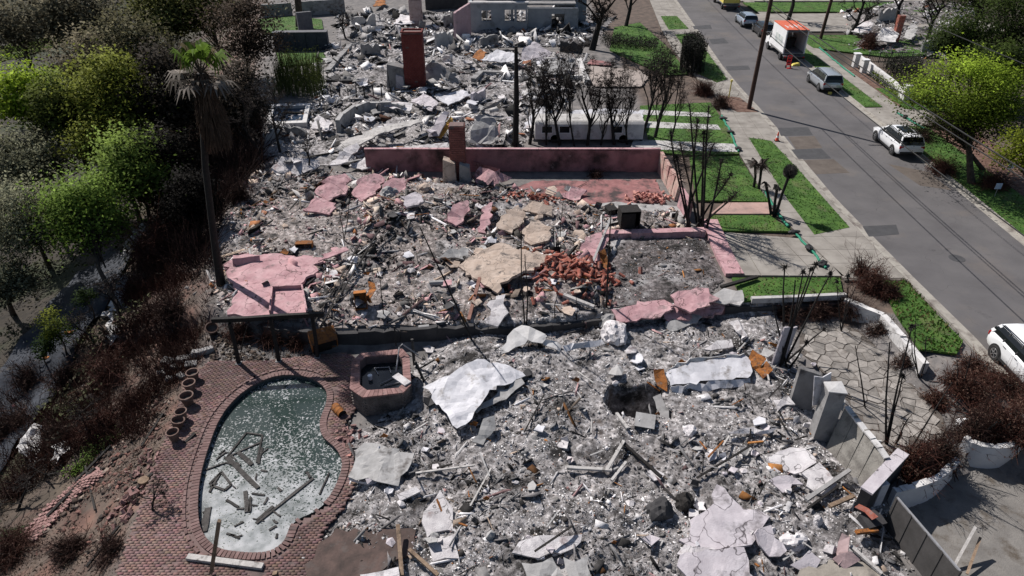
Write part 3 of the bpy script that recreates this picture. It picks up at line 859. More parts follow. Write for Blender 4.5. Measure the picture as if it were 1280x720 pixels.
M['coping'] = pm('coping', [(.125, .078, .072), (.175, .112, .104), (.21, .142, .133)], 3, bump=.3, bscale=40, rnd=.15, dirt=((.10, .085, .08), 2, .56, .72))
WATERZ = DECKZ - .17
def build_pool():
    c = np.mean(np.array(POOL), 0)
    root = thing('swimming_pool', 'kidney shaped pool of murky water covered with floating white ash', 'pool', (c[0], c[1], DECKZ))
    sh = MB(); P = resample(POOL, .18); n = len(P)
    vs = [(p[0], p[1], DECKZ - .02) for p in P] + [(p[0], p[1], LOW - 1.45) for p in P]
    sh.add(vs, [(i, (i + 1) % n, n + (i + 1) % n, n + i) for i in range(n)] + [tuple(range(n, 2 * n))])
    sh.part('shell', pm('poolshell', [(.05, .06, .06), (.09, .10, .10)], 3, bump=.1), root, True)
    # water sheet
    a = np.array(POOL); lo = a.min(0) - .1; hi = a.max(0) + .1
    xs = np.arange(lo[0], hi[0], .09); ys = np.arange(lo[1], hi[1], .09)
    X, Y = np.meshgrid(xs, ys, indexing='ij'); x = X.ravel(); y = Y.ravel()
    S = sdist(x, y, POOL); F = grid_faces(len(xs), len(ys)); F = F[(S[F] > -.05).all(1)]
    used = np.unique(F); mp = np.zeros(len(x), int); mp[used] = np.arange(len(used))
    yt, yb = 22.6, 13.3
    v = (yt - y) / (yt - yb)
    dens = .285 + .13 * sstep(v, .25, .75) + .07 * sstep(v - .06 * (x + 9), .45, .75) + .16 * (fbm(x * .7, y * .7, 3, 4) - .5)
    dens += .25 * np.exp(-((x + 8.2) ** 2 + (y - 13.9) ** 2) / 1.0)
    Vt = np.stack([x - c[0], y - c[1], np.full_like(x, WATERZ - DECKZ)], 1)
    me = arr_mesh('water', Vt[used], mp[F], np.repeat(dens[used][:, None], 3, 1), pool_material(), True)
    link(bpy.data.objects.new('water', me), root)
    # coping: one brick after another round the edge
    Q = resample(POOL, .14); n = len(Q)
    for k in range(n):
        p = np.array(Q[k]); d = np.array(Q[(k + 1) % n]) - np.array(Q[k - 1]); d /= np.linalg.norm(d); nr = np.array((d[1], -d[0]))
        if sdist(np.array([p[0] + nr[0] * .2]), np.array([p[1] + nr[1] * .2]), POOL)[0] > 0: nr = -nr
        px_gone = (p[0] > -7.6 and p[1] < 16.6 and random.random() < .55)
        if px_gone: continue
        ang = math.atan2(nr[1], nr[0])
        m = MB(); cc = p + nr * .11
        m.box((cc[0], cc[1], DECKZ + .012 + random.uniform(-.006, .006)), (.27, .118, .075), ang)
        m.part('coping_brick', M['coping'], root, True)
        cc = p + nr * .44
        if k % 2 or (p[0] > -8.5): continue
        m = MB(); m.box((cc[0], cc[1], DECKZ + .006), (.10, .25, .07), ang)
        m.part('border_brick', M['coping'], root, True)
    return root
build_pool()

def build_deck():
    a = np.array(DECK); lo = a.min(0); hi = a.max(0); lo[1] = max(lo[1], 11.0)
    root = bpy.data.objects.new('pool_deck', None); root.location = (-10, 18, LOW); link(root); root['kind'] = 'structure'
    xs = np.arange(lo[0], hi[0], .12); ys = np.arange(lo[1], hi[1], .12)
    X, Y = np.meshgrid(xs, ys, indexing='ij'); x = X.ravel(); y = Y.ravel()
    ok = (sdist(x, y, DECK) > -.05) & (sdist(x, y, POOL) < -.05)
    F = grid_faces(len(xs), len(ys)); F = F[ok[F].all(1)]
    used = np.unique(F); mp = np.zeros(len(x), int); mp[used] = np.arange(len(used))
    me = arr_mesh('mortar_bed', (np.stack([x, y, np.full_like(x, DECKZ - .004)], 1) - np.array(root.location))[used], mp[F], None, M['mortar'])
    link(bpy.data.objects.new('mortar_bed', me), root)
    B = []
    bl, bw = .20, .098
    j = 0
    yy = lo[1]
    while yy < hi[1]:
        xx = lo[0] + (j % 2) * bl / 2
        while xx < hi[0]:
            B.append((xx, yy)); xx += bl
        yy += bw; j += 1
    B = np.array(B)
    keep = (sdist(B[:, 0], B[:, 1], DECK) > -.02) & (sdist(B[:, 0], B[:, 1], POOL) < np.where(B[:, 0] > -8.5, -.30, -.34))
    B = B[keep]
    lost = fbm(B[:, 0] * .9, B[:, 1] * .9, 3, 6)
    B = B[(lost < .66) | (B[:, 0] < -9.5)]
    n = len(B)
    T = _bx[None] * np.array((bl - .007, bw - .006, .05)) + np.stack([B[:, 0], B[:, 1], DECKZ - .022 + RNG.normal(0, .004, n)], 1)[:, None]
    F = (_bf[None] + 8 * np.arange(n)[:, None, None]).reshape(-1, 4)
    col = np.array((.172, .113, .104)) * (.72 + .5 * sstep(fbm(B[:, 0] * .6, B[:, 1] * .6, 4, 15), .3, .6))[:, None] * RNG.uniform(.84, 1.14, n)[:, None] * (np.array((1, .96, .95)) + RNG.normal(0, .05, (n, 3)))
    me = arr_mesh('paving_bricks', T.reshape(-1, 3) - np.array(root.location), F, np.repeat(col, 8, 0), M['deckbrick'])
    o = link(bpy.data.objects.new('paving_bricks', me), root); o['kind'] = 'stuff'
build_deck()

# ---- planks and frames floating in the ash
def plank(px0, px1, w, label, group=None, z=WATERZ + .02, h=.05, name='charred_plank', mat='plank', seg=3):
    a = Z(*px0, z); b = Z(*px1, z)
    m = MB()
    d = (b - a); nrm = Vector((-d.y, d.x, 0)).normalized()
    rings = []
    for k in range(seg + 1):
        t = k / seg; p = a.lerp(b, t); ww = w * random.uniform(.75, 1.1) / 2; j = nrm * random.uniform(-.015, .015)
        rings.append([p + nrm * ww + j + Vector((0, 0, h / 2)), p - nrm * ww + j + Vector((0, 0, h / 2)), p - nrm * ww + j - Vector((0, 0, h / 2)), p + nrm * ww + j - Vector((0, 0, h / 2))])
    m.loft(rings)
    return m.top(name, M[mat], label, 'plank', group)
GP = 'charred planks floating in the pool'
for a, b, w, lb in [((283, 571), (323, 610), .20, 'widest charred plank floating diagonally mid pool'),
                    ((298, 566), (315, 581), .16, 'short broad charred plank beside the slanting frame in pool'),
                    ((307, 614), (309, 640), .17, 'upright lying dark plank in the lower middle of the pool'),
                    ((313, 622), (312, 640), .10, 'short dark plank touching the lower middle plank in pool'),
                    ((260, 635), (254, 665), .26, 'broad grey board against the pool lower left edge'),
                    ((320, 654), (392, 598), .11, 'longest dark beam floating across the pool toward its right edge'),
                    ((388, 597), (383, 590), .11, 'short stub at the upper tip of the longest floating beam'),
                    ((400, 618), (411, 591), .06, 'slim dark stick near the pool right edge'),
                    ((255, 588), (284, 578), .07, 'thin dark stick lying near the pool left edge'),
                    ((288, 570), (325, 553), .07, 'thin dark rod under the slanting floating frame'),
                    ((323, 580), (328, 560), .10, 'short dark lath below the slanting floating frame'),
                    ((262, 615), (275, 592), .09, 'dark stick of the small square frame floating at left'),
                    ((283, 625), (298, 634), .09, 'thin pale grey lath left of the lower middle plank'),
                    ((322, 650), (342, 633), .12, 'short grey board alongside the longest floating beam'),
                    ((270, 575), (282, 565), .05, 'little dark stick nearest the pool left bend')]:
    plank(a, b, w, lb, GP)
for k in range(26):
    while True:
        px, py = random.uniform(258, 350), random.uniform(560, 670)
        w = Z(px, py, WATERZ)
        if sdist(np.array([w.x]), np.array([w.y]), POOL)[0] > .35: break
    an = random.uniform(0, PI); L = random.uniform(5, 16)
    plank((px, py), (px + L * math.cos(an), py + L * math.sin(an) * .8), random.uniform(.04, .09), 'small charred splinter floating in the pool ash', 'small splinters floating in the pool', h=.03)
def floating_frame(pts, w, label):
    P = [Z(a, b, WATERZ + .02) for a, b in pts]
    c = sum(P, Vector()) / len(P)
    r = thing('wooden_frame', label, 'frame', c)
    for i in range(len(P) - 1):
        m = MB(); m.beam(P[i], P[i + 1], w, .05); m.part('rail', M['plank'], r, True)
floating_frame([(284, 571), (308, 541), (328, 544), (321, 578)], .07, 'slanting open frame of charred laths floating in the pool')
floating_frame([(262, 605), (277, 590), (289, 606), (281, 613), (263, 606)], .09, 'small square charred frame floating at the pool left')

# ---- brick spa
def build_spa():
    yb = Z(480, 519, DECKZ).y
    top = V(480, 497, yb).z
    outer = [(437, 486), (453, 497), (504, 491), (514, 481), (512, 446), (503, 436), (450, 442), (440, 452)]
    inner_ = [(449.5, 481), (459, 488), (498, 485), (504, 479), (503, 450), (498, 443), (457, 446), (450, 452)]
    O = [Z(a, b, top) for a, b in outer]; I = [Z(a, b, top) for a, b in inner_]
    c = sum(O, Vector()) / 8
    root = thing('brick_spa', 'raised eight sided brick spa with dark water beside the pool', 'spa', (c.x, c.y, LOW))
    core = MB(); n = 8
    ins = [p.lerp(c, .06) for p in O]
    vs = [(p.x, p.y, LOW - .1) for p in ins] + [(p.x, p.y, top - .06) for p in ins] + [(p.x, p.y, top - .06) for p in I] + [(p.x, p.y, LOW + .0) for p in I]
    fs = []
    for i in range(n):
        j = (i + 1) % n
        for k in range(3): fs.append((k * n + i, k * n + j, (k + 1) * n + j, (k + 1) * n + i))
    core.add(vs, fs); core.part('core', M['mortar'], root, True)
    br = MB()
    nc = int((top - .06 - LOW) / .075)
    for q in range(nc):
        z = LOW + .04 + q * .075
        for i in range(n):
            a = ins[i]; b = ins[(i + 1) % n]; L = (b - a).length; m_ = max(1, int(L / .22))
            for k in range(m_):
                t = (k + .5 + (.25 if q % 2 else -.25)) / m_
                if t < .04 or t > .96: continue
                p = a.lerp(b, t); an = math.atan2(b.y - a.y, b.x - a.x)
                cen = Vector((p.x, p.y, z)) + (Vector((p.x - c.x, p.y - c.y, 0)).normalized() * .01)
                br.box(cen, (L / m_ - .014, .08, .062), an)
    o = br.part('brick_courses', M['greybrick'], root, True); o['kind'] = 'stuff'
    for i in range(n):
        a0, a1 = O[i], O[(i + 1) % n]; b0, b1 = I[i], I[(i + 1) % n]
        m_ = max(1, round((a1 - a0).length / .20))
        for k in range(m_):
            t0, t1 = (k + .04) / m_, (k + .96) / m_
            q = [a0.lerp(a1, t0), a0.lerp(a1, t1), b0.lerp(b1, t1), b0.lerp(b1, t0)]
            m = MB(); m.prism([(p.x, p.y) for p in q], top - .055, top + .015 + random.uniform(-.004, .004))
            m.part('coping_brick', M['brick'], root, True)
    w = MB(); w.prism([(p.x, p.y) for p in [q.lerp(c, .02) for q in I]], top - .45, top - .42); w.part('water', M['water'], root, True)
    return top
M['greybrick'] = pm('greybrick', [(.10, .085, .08), (.17, .145, .135)], 3, bump=.3, bscale=30, dirt=((.05, .044, .042), 2, .5, .7))
SPA_TOP = build_spa()
def pipe(pts, r, mat, name, label, cat, group=None, n=7):
    m = MB(); m.tube(pts, r, n); return m.top(name, M[mat], label, cat, group, smooth=True)
st = SPA_TOP
pipe([Z(495, 465, st - .3), Z(497, 450, st), Z(499, 434, st + .35), Z(503, 430, st + .5), Z(507, 433, st + .35), Z(523, 444, st - .2)], .035, 'metal', 'bent_pipe', 'bent grey metal pipe hooked over the spa corner', 'pipe')
m = MB(); m.beam(Z(494, 469, st + .05), Z(510, 480, st + .05), .34, .06); m.top('white_board', M['stucco'], 'short pale board lying across the spa right corner', 'board')
for a, b in [((468, 460), (486, 459)), ((468, 460), (473, 468)), ((486, 458), (489, 466)), ((475, 480), (496, 470)), ((480, 482), (500, 478))]:
    m = MB(); m.tube([Z(*a, st - .36), Z(*b, st - .38)], .022, 5); m.top('metal_rod', M['metal'], 'thin metal rod lying in the spa water', 'rod', 'rods lying in the spa')
m = MB(); m.lathe([(0, 0), (.09, .0), (.1, .22), (.0, .23)], Z(463, 474, st - .42), 10); m.top('white_bucket', M['white'], 'small pale canister floating at the left inside the spa', 'canister')
for a, b, r, lb in [((515, 424), (518, 456), .07, 'upright grey post stub just behind the spa corner'), ((519, 452), (531, 478), .06, 'grey post leaning right of the spa'), ((493, 408), (495, 432), .04, 'thin dark post behind the spa')]:
    p = Z(b[0], b[1], LOW + .1); q = V(a[0], a[1], p.y + .15)
    pipe([p, q], r, 'plank', 'post_stub', lb, 'post')

# rusty drum, drain chips beside the pool
def drum(px, py, an, L, r, label, name='rusty_drum', mat='rust'):
    p = G(px, py); d = Vector((math.cos(an), math.sin(an), 0))
    root = thing(name, label, 'drum', p)
    R = Matrix.Rotation(an, 3, 'Z') @ Matrix.Rotation(PI / 2, 3, 'Y')
    m = MB(); m.lathe([(r * .92, 0), (r, 0), (r, L * .3), (r * 1.05, L * .33), (r, L * .36), (r, L * .64), (r * 1.05, L * .67), (r, L * .7), (r, L), (r * .92, L), (r * .92, L - .04)], p + Vector((0, 0, r * .9)) - d * L / 2, 14, rot=R)
    m.part('barrel', M[mat], root, True, smooth=True)
    m = MB(); m.lathe([(0, .03), (r * .9, .03), (r * .9, .05)], p + Vector((0, 0, r * .9)) - d * L / 2, 14, rot=R); m.part('lid', M['rust'], root, True)
    m = MB(); m.lathe([(r * .9, -.05), (0, -.05)], p + Vector((0, 0, r * .9)) + d * L / 2, 14, rot=R); m.part('lid', M['char'], root, True)
drum(424, 517, -.85, .62, .19, 'rusty orange drum lying between the pool and the spa')

# ---- ring-rimmed pots along the terrace edge
def pot(px, py, r, h, label, tilt=0.0, az=0.0):
    p = Z(px, py, DECKZ)
    p.z = max(sz(p.x, p.y), DECKZ if sdist(np.array([p.x]), np.array([p.y]), DECK)[0] > 0 else -9)
    root = thing('clay_pot', label, 'pot', p, 0, 'burnt clay pots along the terrace edge')
    R = Matrix.Rotation(az, 3, 'Z') @ Matrix.Rotation(tilt, 3, 'X')
    m = MB(); m.lathe([(0, 0), (r * .62, 0), (r * .8, h * .5), (r * .92, h * .86)], (0, 0, 0), 18, rot=R); m.part('bowl', M['terracotta'], root, smooth=True)
    m = MB(); m.lathe([(r * .92, h * .84), (r * 1.04, h * .86), (r * 1.04, h), (r * .86, h), (r * .84, h * .8), (r * .7, h * .45)], (0, 0, 0), 18, rot=R); m.part('rim', M['terracotta'], root, smooth=True)
    m = MB(); m.lathe([(0, h * .6), (r * .8, h * .6)], (0, 0, 0), 18, rot=R); m.part('potting_soil', M['jointdirt'], root)
pot(236, 505, .29, .50, 'large wide clay pot third from the far end of the row')
pot(229, 524, .24, .46, 'narrow pale rimmed clay pot in the middle of the row')
pot(222, 535, .26, .44, 'leaning clay pot with pale broken rim in the row', .25, 2.0)
pot(219, 550, .24, .46, 'nearest clay pot of the row at the terrace edge')
pot(239, 488, .27, .46, 'clay pot with brownish rim second from the far end of row')
pot(243, 474, .27, .42, 'furthest clay pot of the row by the stone blocks')
pot(265, 413, .30, .50, 'lone terracotta pot tipped over by the burnt pergola', .5, .6)
# stone blocks beside the pots
for k, (px, py, s) in enumerate([(212, 455, .5), (222, 462, .45), (231, 452, .5), (240, 458, .42), (228, 472, .36), (250, 444, .5), (215, 475, .38), (260, 440, .42), (205, 468, .4)]):
    p = G(px, py); m = MB(); m.box(p + Vector((0, 0, s * .25)), (s * 1.3, s * .8, s * .6), random.uniform(-.6, .6), rot=Matrix.Rotation(random.uniform(-.6, .6), 3, 'Z') @ Matrix.Rotation(random.uniform(-.25, .25), 3, 'X'))
    m.top('stone_block', M['greywall'], 'rough grey stone block at the terrace corner behind the pots', 'stone', 'stone blocks at the terrace corner', bevel=.04)

# ---- burnt pergola
def pergola():
    feet = [(298.5, 455), (348.6, 452), (397, 447)]; heads = [(287, 404), (338, 398), (390, 394)]
    F = [Z(a, b, LOW + .05) for a, b in feet]
    root = thing('burnt_pergola', 'charred pergola frame of one long beam on three posts by the pool', 'pergola', F[1])
    H = []
    for f, h in zip(F, heads):
        t = V(h[0], h[1], f.y + .12)
        H.append(t)
        m = MB(); m.loft([[p + Vector((dx * w, dy * w, 0)) for dx, dy in ((-1, -1), (1, -1), (1, 1), (-1, 1))] for p, w in ((f - Vector((0, 0, .15)), .075), (f.lerp(t, .5) + Vector((.02, 0, 0)), .065), (t, .07))])
        m.part('post', M['char'], root, True)
    z = sum(t.z for t in H) / 3 + .08
    a = V(266, 403.5, H[0].y); b = V(405, 392.5, H[2].y)
    m = MB(); a.z = z; b.z = z; m.loft([[p + Vector((0, dy, dz)) for dy, dz in ((-.08, -.1), (.08, -.1), (.08, .1), (-.08, .1))] for p in (a, a.lerp(b, .3) - Vector((0, 0, .03)), a.lerp(b, .6), b)])
    m.part('beam', M['char'], root, True)
    for f in F:
        m = MB(); m.box(f + Vector((0, 0, .02)), (.26, .26, .1)); m.part('footing', M['greywall'], root, True)
pergola()
# ================================================================ walls, chimneys and fallen pieces
_seed = [0]
def sheet(name, pts, mat, label, cat='slab', thick=.05, amp=.05, freq=1.2, edge=.08, group=None, fine=.35, base=None, rib=None, parent=None):
    """fallen panel: outline surveyed on the lot, each corner with its height above the heap"""
    _seed[0] += 1; sd = _seed[0] * 7.3
    cx = sum(p[0] for p in pts) / len(pts); cy = sum(p[1] for p in pts) / len(pts)
    z0 = G(cx, cy).z if base is None else base
    P = [Z(p[0], p[1], z0 + (p[2] if len(p) > 2 else .12)) for p in pts]
    bm = bmesh.new()
    # rough the outline
    Q = []
    for i, a in enumerate(P):
        b = P[(i + 1) % len(P)]; n = max(1, int((b - a).length / .28))
        for k in range(n):
            p = a.lerp(b, k / n)
            if k: p = p + Vector((random.gauss(0, edge), random.gauss(0, edge), 0))
            Q.append(p)
    f = bm.faces.new([bm.verts.new(p) for p in Q])
    bm.normal_update()
    if f.normal.z < 0: f.normal_flip()
    bmesh.ops.triangulate(bm, faces=bm.faces[:])
    for it in range(5):
        le = [e for e in bm.edges if e.calc_length() > fine]
        if not le or len(bm.faces) > 1500: break
        bmesh.ops.subdivide_edges(bm, edges=le, cuts=1)
        bmesh.ops.triangulate(bm, faces=[f for f in bm.faces if len(f.verts) > 3])
    for v in bm.verts:
        q = v.co * freq + Vector((sd, sd * .7, 0))
        v.co.z += amp * (mnoise.noise(q) * 1.6 + mnoise.noise(q * 2.7) * .6)
        if rib:
            d = v.co.x * rib[0] + v.co.y * rib[1]
            v.co.z += rib[2] * (1 if (d % 1.0) < .25 else 0)
    bm.normal_update()
    r = bmesh.ops.solidify(bm, geom=bm.faces[:], thickness=thick)
    zs = [v.co.z for v in bm.verts]; xs = [v.co.x for v in bm.verts]; ys = [v.co.y for v in bm.verts]
    off = Vector(((min(xs) + max(xs)) / 2, (min(ys) + max(ys)) / 2, min(zs)))
    if parent is not None: off = wloc(parent)
    for v in bm.verts: v.co -= off
    bmesh.ops.recalc_face_normals(bm, faces=bm.faces[:])
    me = bpy.data.meshes.new(name); bm.to_mesh(me); bm.free()
    me.materials.append(M[mat])
    o = link(bpy.data.objects.new(name, me), parent)
    if parent is None:
        o.location = off
        tag(o, label, cat, group)
    return o

def upright(name, a, b, h, mat, label=None, cat='wall', thick=.12, lean=(0, 0), ragged=.15, parent=None, hb=None, zb=None, n=None, group=None, gaps=None):
    """standing wall piece from ground point a to b; broken top edge; lean shifts its top sideways"""
    a = Vector(a); b = Vector(b); d = b - a; L = Vector((d.x, d.y, 0)).length
    hb = h if hb is None else hb
    n = n or max(2, int(L / .35))
    t2 = Vector((-d.y, d.x, 0)).normalized() * thick / 2
    ln = Vector((lean[0], lean[1], 0))
    lo = []; hi = []
    for k in range(n + 1):
        t = k / n; p = a.lerp(b, t); hh = h + (hb - h) * t
        if ragged: hh -= abs(random.gauss(0, ragged))
        lo.append(p); hi.append(p + Vector((0, 0, max(hh, .05))) + ln * (hh / max(h, hb)))
    vs = []
    for p, q in zip(lo, hi): vs += [p + t2, p - t2, q - t2, q + t2]
    m = MB(); fs = [(3, 2, 1, 0), tuple(n * 4 + k for k in range(4))]
    for k in range(n):
        for j in range(4): fs.append((k * 4 + j, k * 4 + (j + 1) % 4, k * 4 + 4 + (j + 1) % 4, k * 4 + 4 + j))
    m.add(vs, fs)
    if parent is not None: return m.part(name, M[mat], parent, True)
    return m.top(name, M[mat], label, cat, group)

def bricks_on(mb, a, b, z0, z1, bl=.22, bh=.075, depth=.10, gap=.012, drop=0.0):
    """courses of bricks from a to b"""
    a = Vector((a[0], a[1], 0)); b = Vector((b[0], b[1], 0)); L = (b - a).length; an = math.atan2(b.y - a.y, b.x - a.x)
    q = 0; z = z0
    while z + bh <= z1 + 1e-6:
        m_ = max(1, round(L / bl))
        for k in range(m_ + (q % 2)):
            t0 = max(0, (k - .5 * (q % 2)) / m_); t1 = min(1, (k + 1 - .5 * (q % 2)) / m_)
            if t1 - t0 < .02 or random.random() < drop: continue
            p = a.lerp(b, (t0 + t1) / 2)
            mb.box((p.x, p.y, z + bh / 2), ((t1 - t0) * L - gap, depth, bh - gap), an)
        z += bh; q += 1

def stack(name, label, px, py, w, d, h, mat, shoulder=None, rz=0.0, bl=.3, bh=.15, lip=True):
    """brick chimney stack standing on its footing, built in courses"""
    p = G(px, py); p.z -= .15
    root = thing(name, label, 'chimney', p)
    m = MB(); m.box((0, 0, h / 2), (w - .05, d - .05, h - .02)); m.part('core', M['mortar'], root)
    br = MB()
    for (a, b) in (((-w / 2, -d / 2), (w / 2, -d / 2)), ((w / 2, -d / 2), (w / 2, d / 2)), ((w / 2, d / 2), (-w / 2, d / 2)), ((-w / 2, d / 2), (-w / 2, -d / 2))):
        bricks_on(br, a, b, 0, h, bl, bh, .07, .018, .01)
    o = br.part('brick_courses', M[mat], root); o['kind'] = 'stuff'
    if lip:
        for (x, y, sx, sy) in ((0, -d / 2, w + .14, .14), (0, d / 2, w + .14, .14), (-w / 2, 0, .14, d - .16), (w / 2, 0, .14, d - .16)):
            m = MB(); m.box((x, y, h + .05), (sx, sy, .12)); m.part('crown_course', M[mat], root)
    if shoulder:
        for (x, y, sx, sy, sh, mt) in shoulder:
            m = MB(); m.hexa([(x - sx / 2, y - sy / 2, 0), (x + sx / 2, y - sy / 2, 0), (x + sx / 2, y + sy / 2, 0), (x - sx / 2, y + sy / 2, 0),
                              (x - sx * .4, y - sy * .45, sh), (x + sx * .4, y - sy * .45, sh * .85), (x + sx * .4, y + sy * .45, sh * .85), (x - sx * .4, y + sy * .45, sh)])
            m.part('hearth_block', M[mt], root, bevel=.03)
    return root

def hgt(px, py, pyt):
    """height of an upright seen from foot py to top pyt"""
    p = G(px, py); return V(px, pyt, p.y).z - p.z

# ---- pink yard wall: rear run of panels and the broken return
def pink_wall():
    yb = Z(640, 214).y
    top = V(640, 187, yb).z
    xa, xb = V(457, 200, yb).x, V(824, 200, yb).x
    root = thing('pink_wall', 'long soot stained pink stucco wall across the back of the middle yard', 'wall', ((xa + xb) / 2, yb, 0))
    n = 9
    for k in range(n):
        x0 = xa + (xb - xa) * k / n + .003; x1 = xa + (xb - xa) * (k + 1) / n - .003
        m = MB(); m.box(((x0 + x1) / 2, yb + random.uniform(-.015, .015), top / 2), (x1 - x0, .2, top + random.uniform(-.05, .05)))
        m.part('wall_panel', M['pinkwall'], root, True)
        m = MB(); m.box(((x0 + x1) / 2, yb, top + .065), (x1 - x0, .25, .06)); m.part('wall_cap', M['pink'], root, True)
    # return wall towards the camera, broken
    r2 = thing('pink_wall', 'broken pink and cream return wall stepping toward the garage', 'wall', (xb, yb - 3, 0))
    y = yb - .15
    for k, (L, h, lean) in enumerate([(1.2, top, 0), (1.2, top - .1, .05), (1.3, top - .2, .12), (.9, top - .15, .2)]):
        upright('wall_panel', (xb + .05 + k * .06, y - .02, 0), (xb + .1 + k * .06, y - L + .02, 0), h, 'pinkcream', thick=.2, lean=(lean, 0), ragged=.05, parent=r2)
        y -= L
    y -= .8
    upright('wall_panel', (xb + .3, y, 0), (xb + .45, y - 1.9, 0), top - .35, 'pink', thick=.22, lean=(.12, 0), ragged=.03, parent=r2)
    m = MB(); m.box((xb + .38, y - .95, top - .32), (.3, 2.0, .06), .08); m.part('wall_cap', M['pink'], r2, True)
M['pinkcream'] = pm('pinkcream', [(.34, .17, .165), (.46, .30, .26), (.5, .40, .34)], 1.4, bump=.3, bscale=18, dirt=((.12, .09, .085), 2, .56, .72))
pink_wall()

stack('chimney', 'tall dark red brick chimney standing alone amid pale rubble', 520, 107, 1.75, 1.2, hgt(520, 107, 37), 'chimney',
      [(-1.7, .1, 1.8, 1.3, 2.2, 'greywall'), (-1.35, -.35, .8, .7, 1.3, 'lilac')])
stack('chimney', 'narrow sooty brick chimney on a pale stone hearth before pink wall', 574, 226, .95, .8, hgt(574, 226, 152), 'chimney2',
      [(-.55, -.5, .95, .8, 2.0, 'beige'), (.45, -.55, .8, .7, 1.7, 'greywall'), (-.1, -.9, 1.5, .6, .5, 'stone')], lip=False)
M_dummy = None
stack('chimney', 'slim pale pinkish chimney furthest back beside the ruin', 521, 32, 1.4, 1.2, hgt(521, 32, -6), 'stuccochim', None, bl=.6, bh=.4)
# big leaning slab right of the tall chimney, and hearth wall behind it
sheet('wall_slab', [(534, 108, .05), (532, 84, 1.5), (541, 74, 2.1), (566, 92, .9), (577, 104, .1), (560, 109, .0)], 'greywall', 'dark grey wall slab leaning against the tall red chimney', thick=.2, amp=.02, base=.1)

# ---- garage plot: pink kerbs and sills
def lowwall(name, pts, w, h, mat, label, z0=0.0, cat='wall', pieces=None):
    P = [Z(a, b, z0) for a, b in pts]
    root = thing(name, label, cat, P[0])
    for i in range(len(P) - 1):
        a, b = P[i], P[i + 1]; L = (b - a).length; n = max(1, int(L / 1.6))
        d = (b - a).normalized(); s = Vector((-d.y, d.x, 0)) * w / 2
        for k in range(n):
            p = a.lerp(b, k / n) + d * .008; q = a.lerp(b, (k + 1) / n) - d * .008
            m = MB(); hh = h + random.uniform(-.02, .02)
            m.hexa([p - s, q - s, q + s, p + s, p - s + Vector((0, 0, hh)), q - s + Vector((0, 0, hh)), q + s + Vector((0, 0, hh)), p + s + Vector((0, 0, hh))])
            m.part('wall_length', M[mat], root, True)
    return root
lowwall('pink_sill', [(754, 297), (880, 294)], .5, .38, 'pink', 'straight pink stucco sill along the back of the garage floor')
lowwall('pink_kerb', [(886, 278), (905, 322), (918, 346)], .95, .22, 'pink', 'broad pink kerb between garage floor and the concrete driveway')
lowwall('white_kerb', [(938, 378), (996, 376), (1056, 373)], .22, .30, 'paleconc', 'thin white concrete kerb line below the patchy grass strip')
# retaining walls round the sunken near lot
def retain(pts, h, mat, label, thick=.25, z=LOW - .1, cap=None):
    P = [Z(a, b, 0) for a, b in pts]
    root = thing('retaining_wall', label, 'wall', (P[0].x, P[0].y, z))
    for i in range(len(P) - 1):
        a, b = P[i], P[i + 1]; n = max(1, int((b - a).length / 1.4)); d = (b - a).normalized()
        for k in range(n):
            p = a.lerp(b, k / n) + d * .006; q = a.lerp(b, (k + 1) / n) - d * .006
            p.z = q.z = z
            upright('wall_length', p, q, h + random.uniform(-.08, .05), mat, thick=thick, ragged=.07 if mat == 'darkwall' else .02, parent=root)
            if cap:
                m = MB(); m.beam(p + Vector((0, 0, h + .05)), q + Vector((0, 0, h + .05)), thick + .08, .07); m.part('wall_cap', M[cap], root, True)
    return root
retain([(330, 407), (395, 416), (500, 411), (592, 405)], .95, 'darkwall', 'low soot black retaining wall behind pergola and spa')
retain([(592, 405), (650, 406), (768, 392)], .8, 'darkwall', 'sooty retaining wall half buried under rubble in the middle')
retain([(768, 391), (840, 386), (906, 382)], .92, 'pinkwall', 'pink faced retaining wall below the garage floor')
retain([(906, 382), (938, 380), (1056, 375)], .86, 'darkwall', 'dark retaining wall under the thin white kerb line')
retain([(1056, 376), (1103, 396), (1128, 424), (1157, 457)], 1.05, 'offwhite', 'white stucco retaining wall curving below the verge grass', thick=.3)

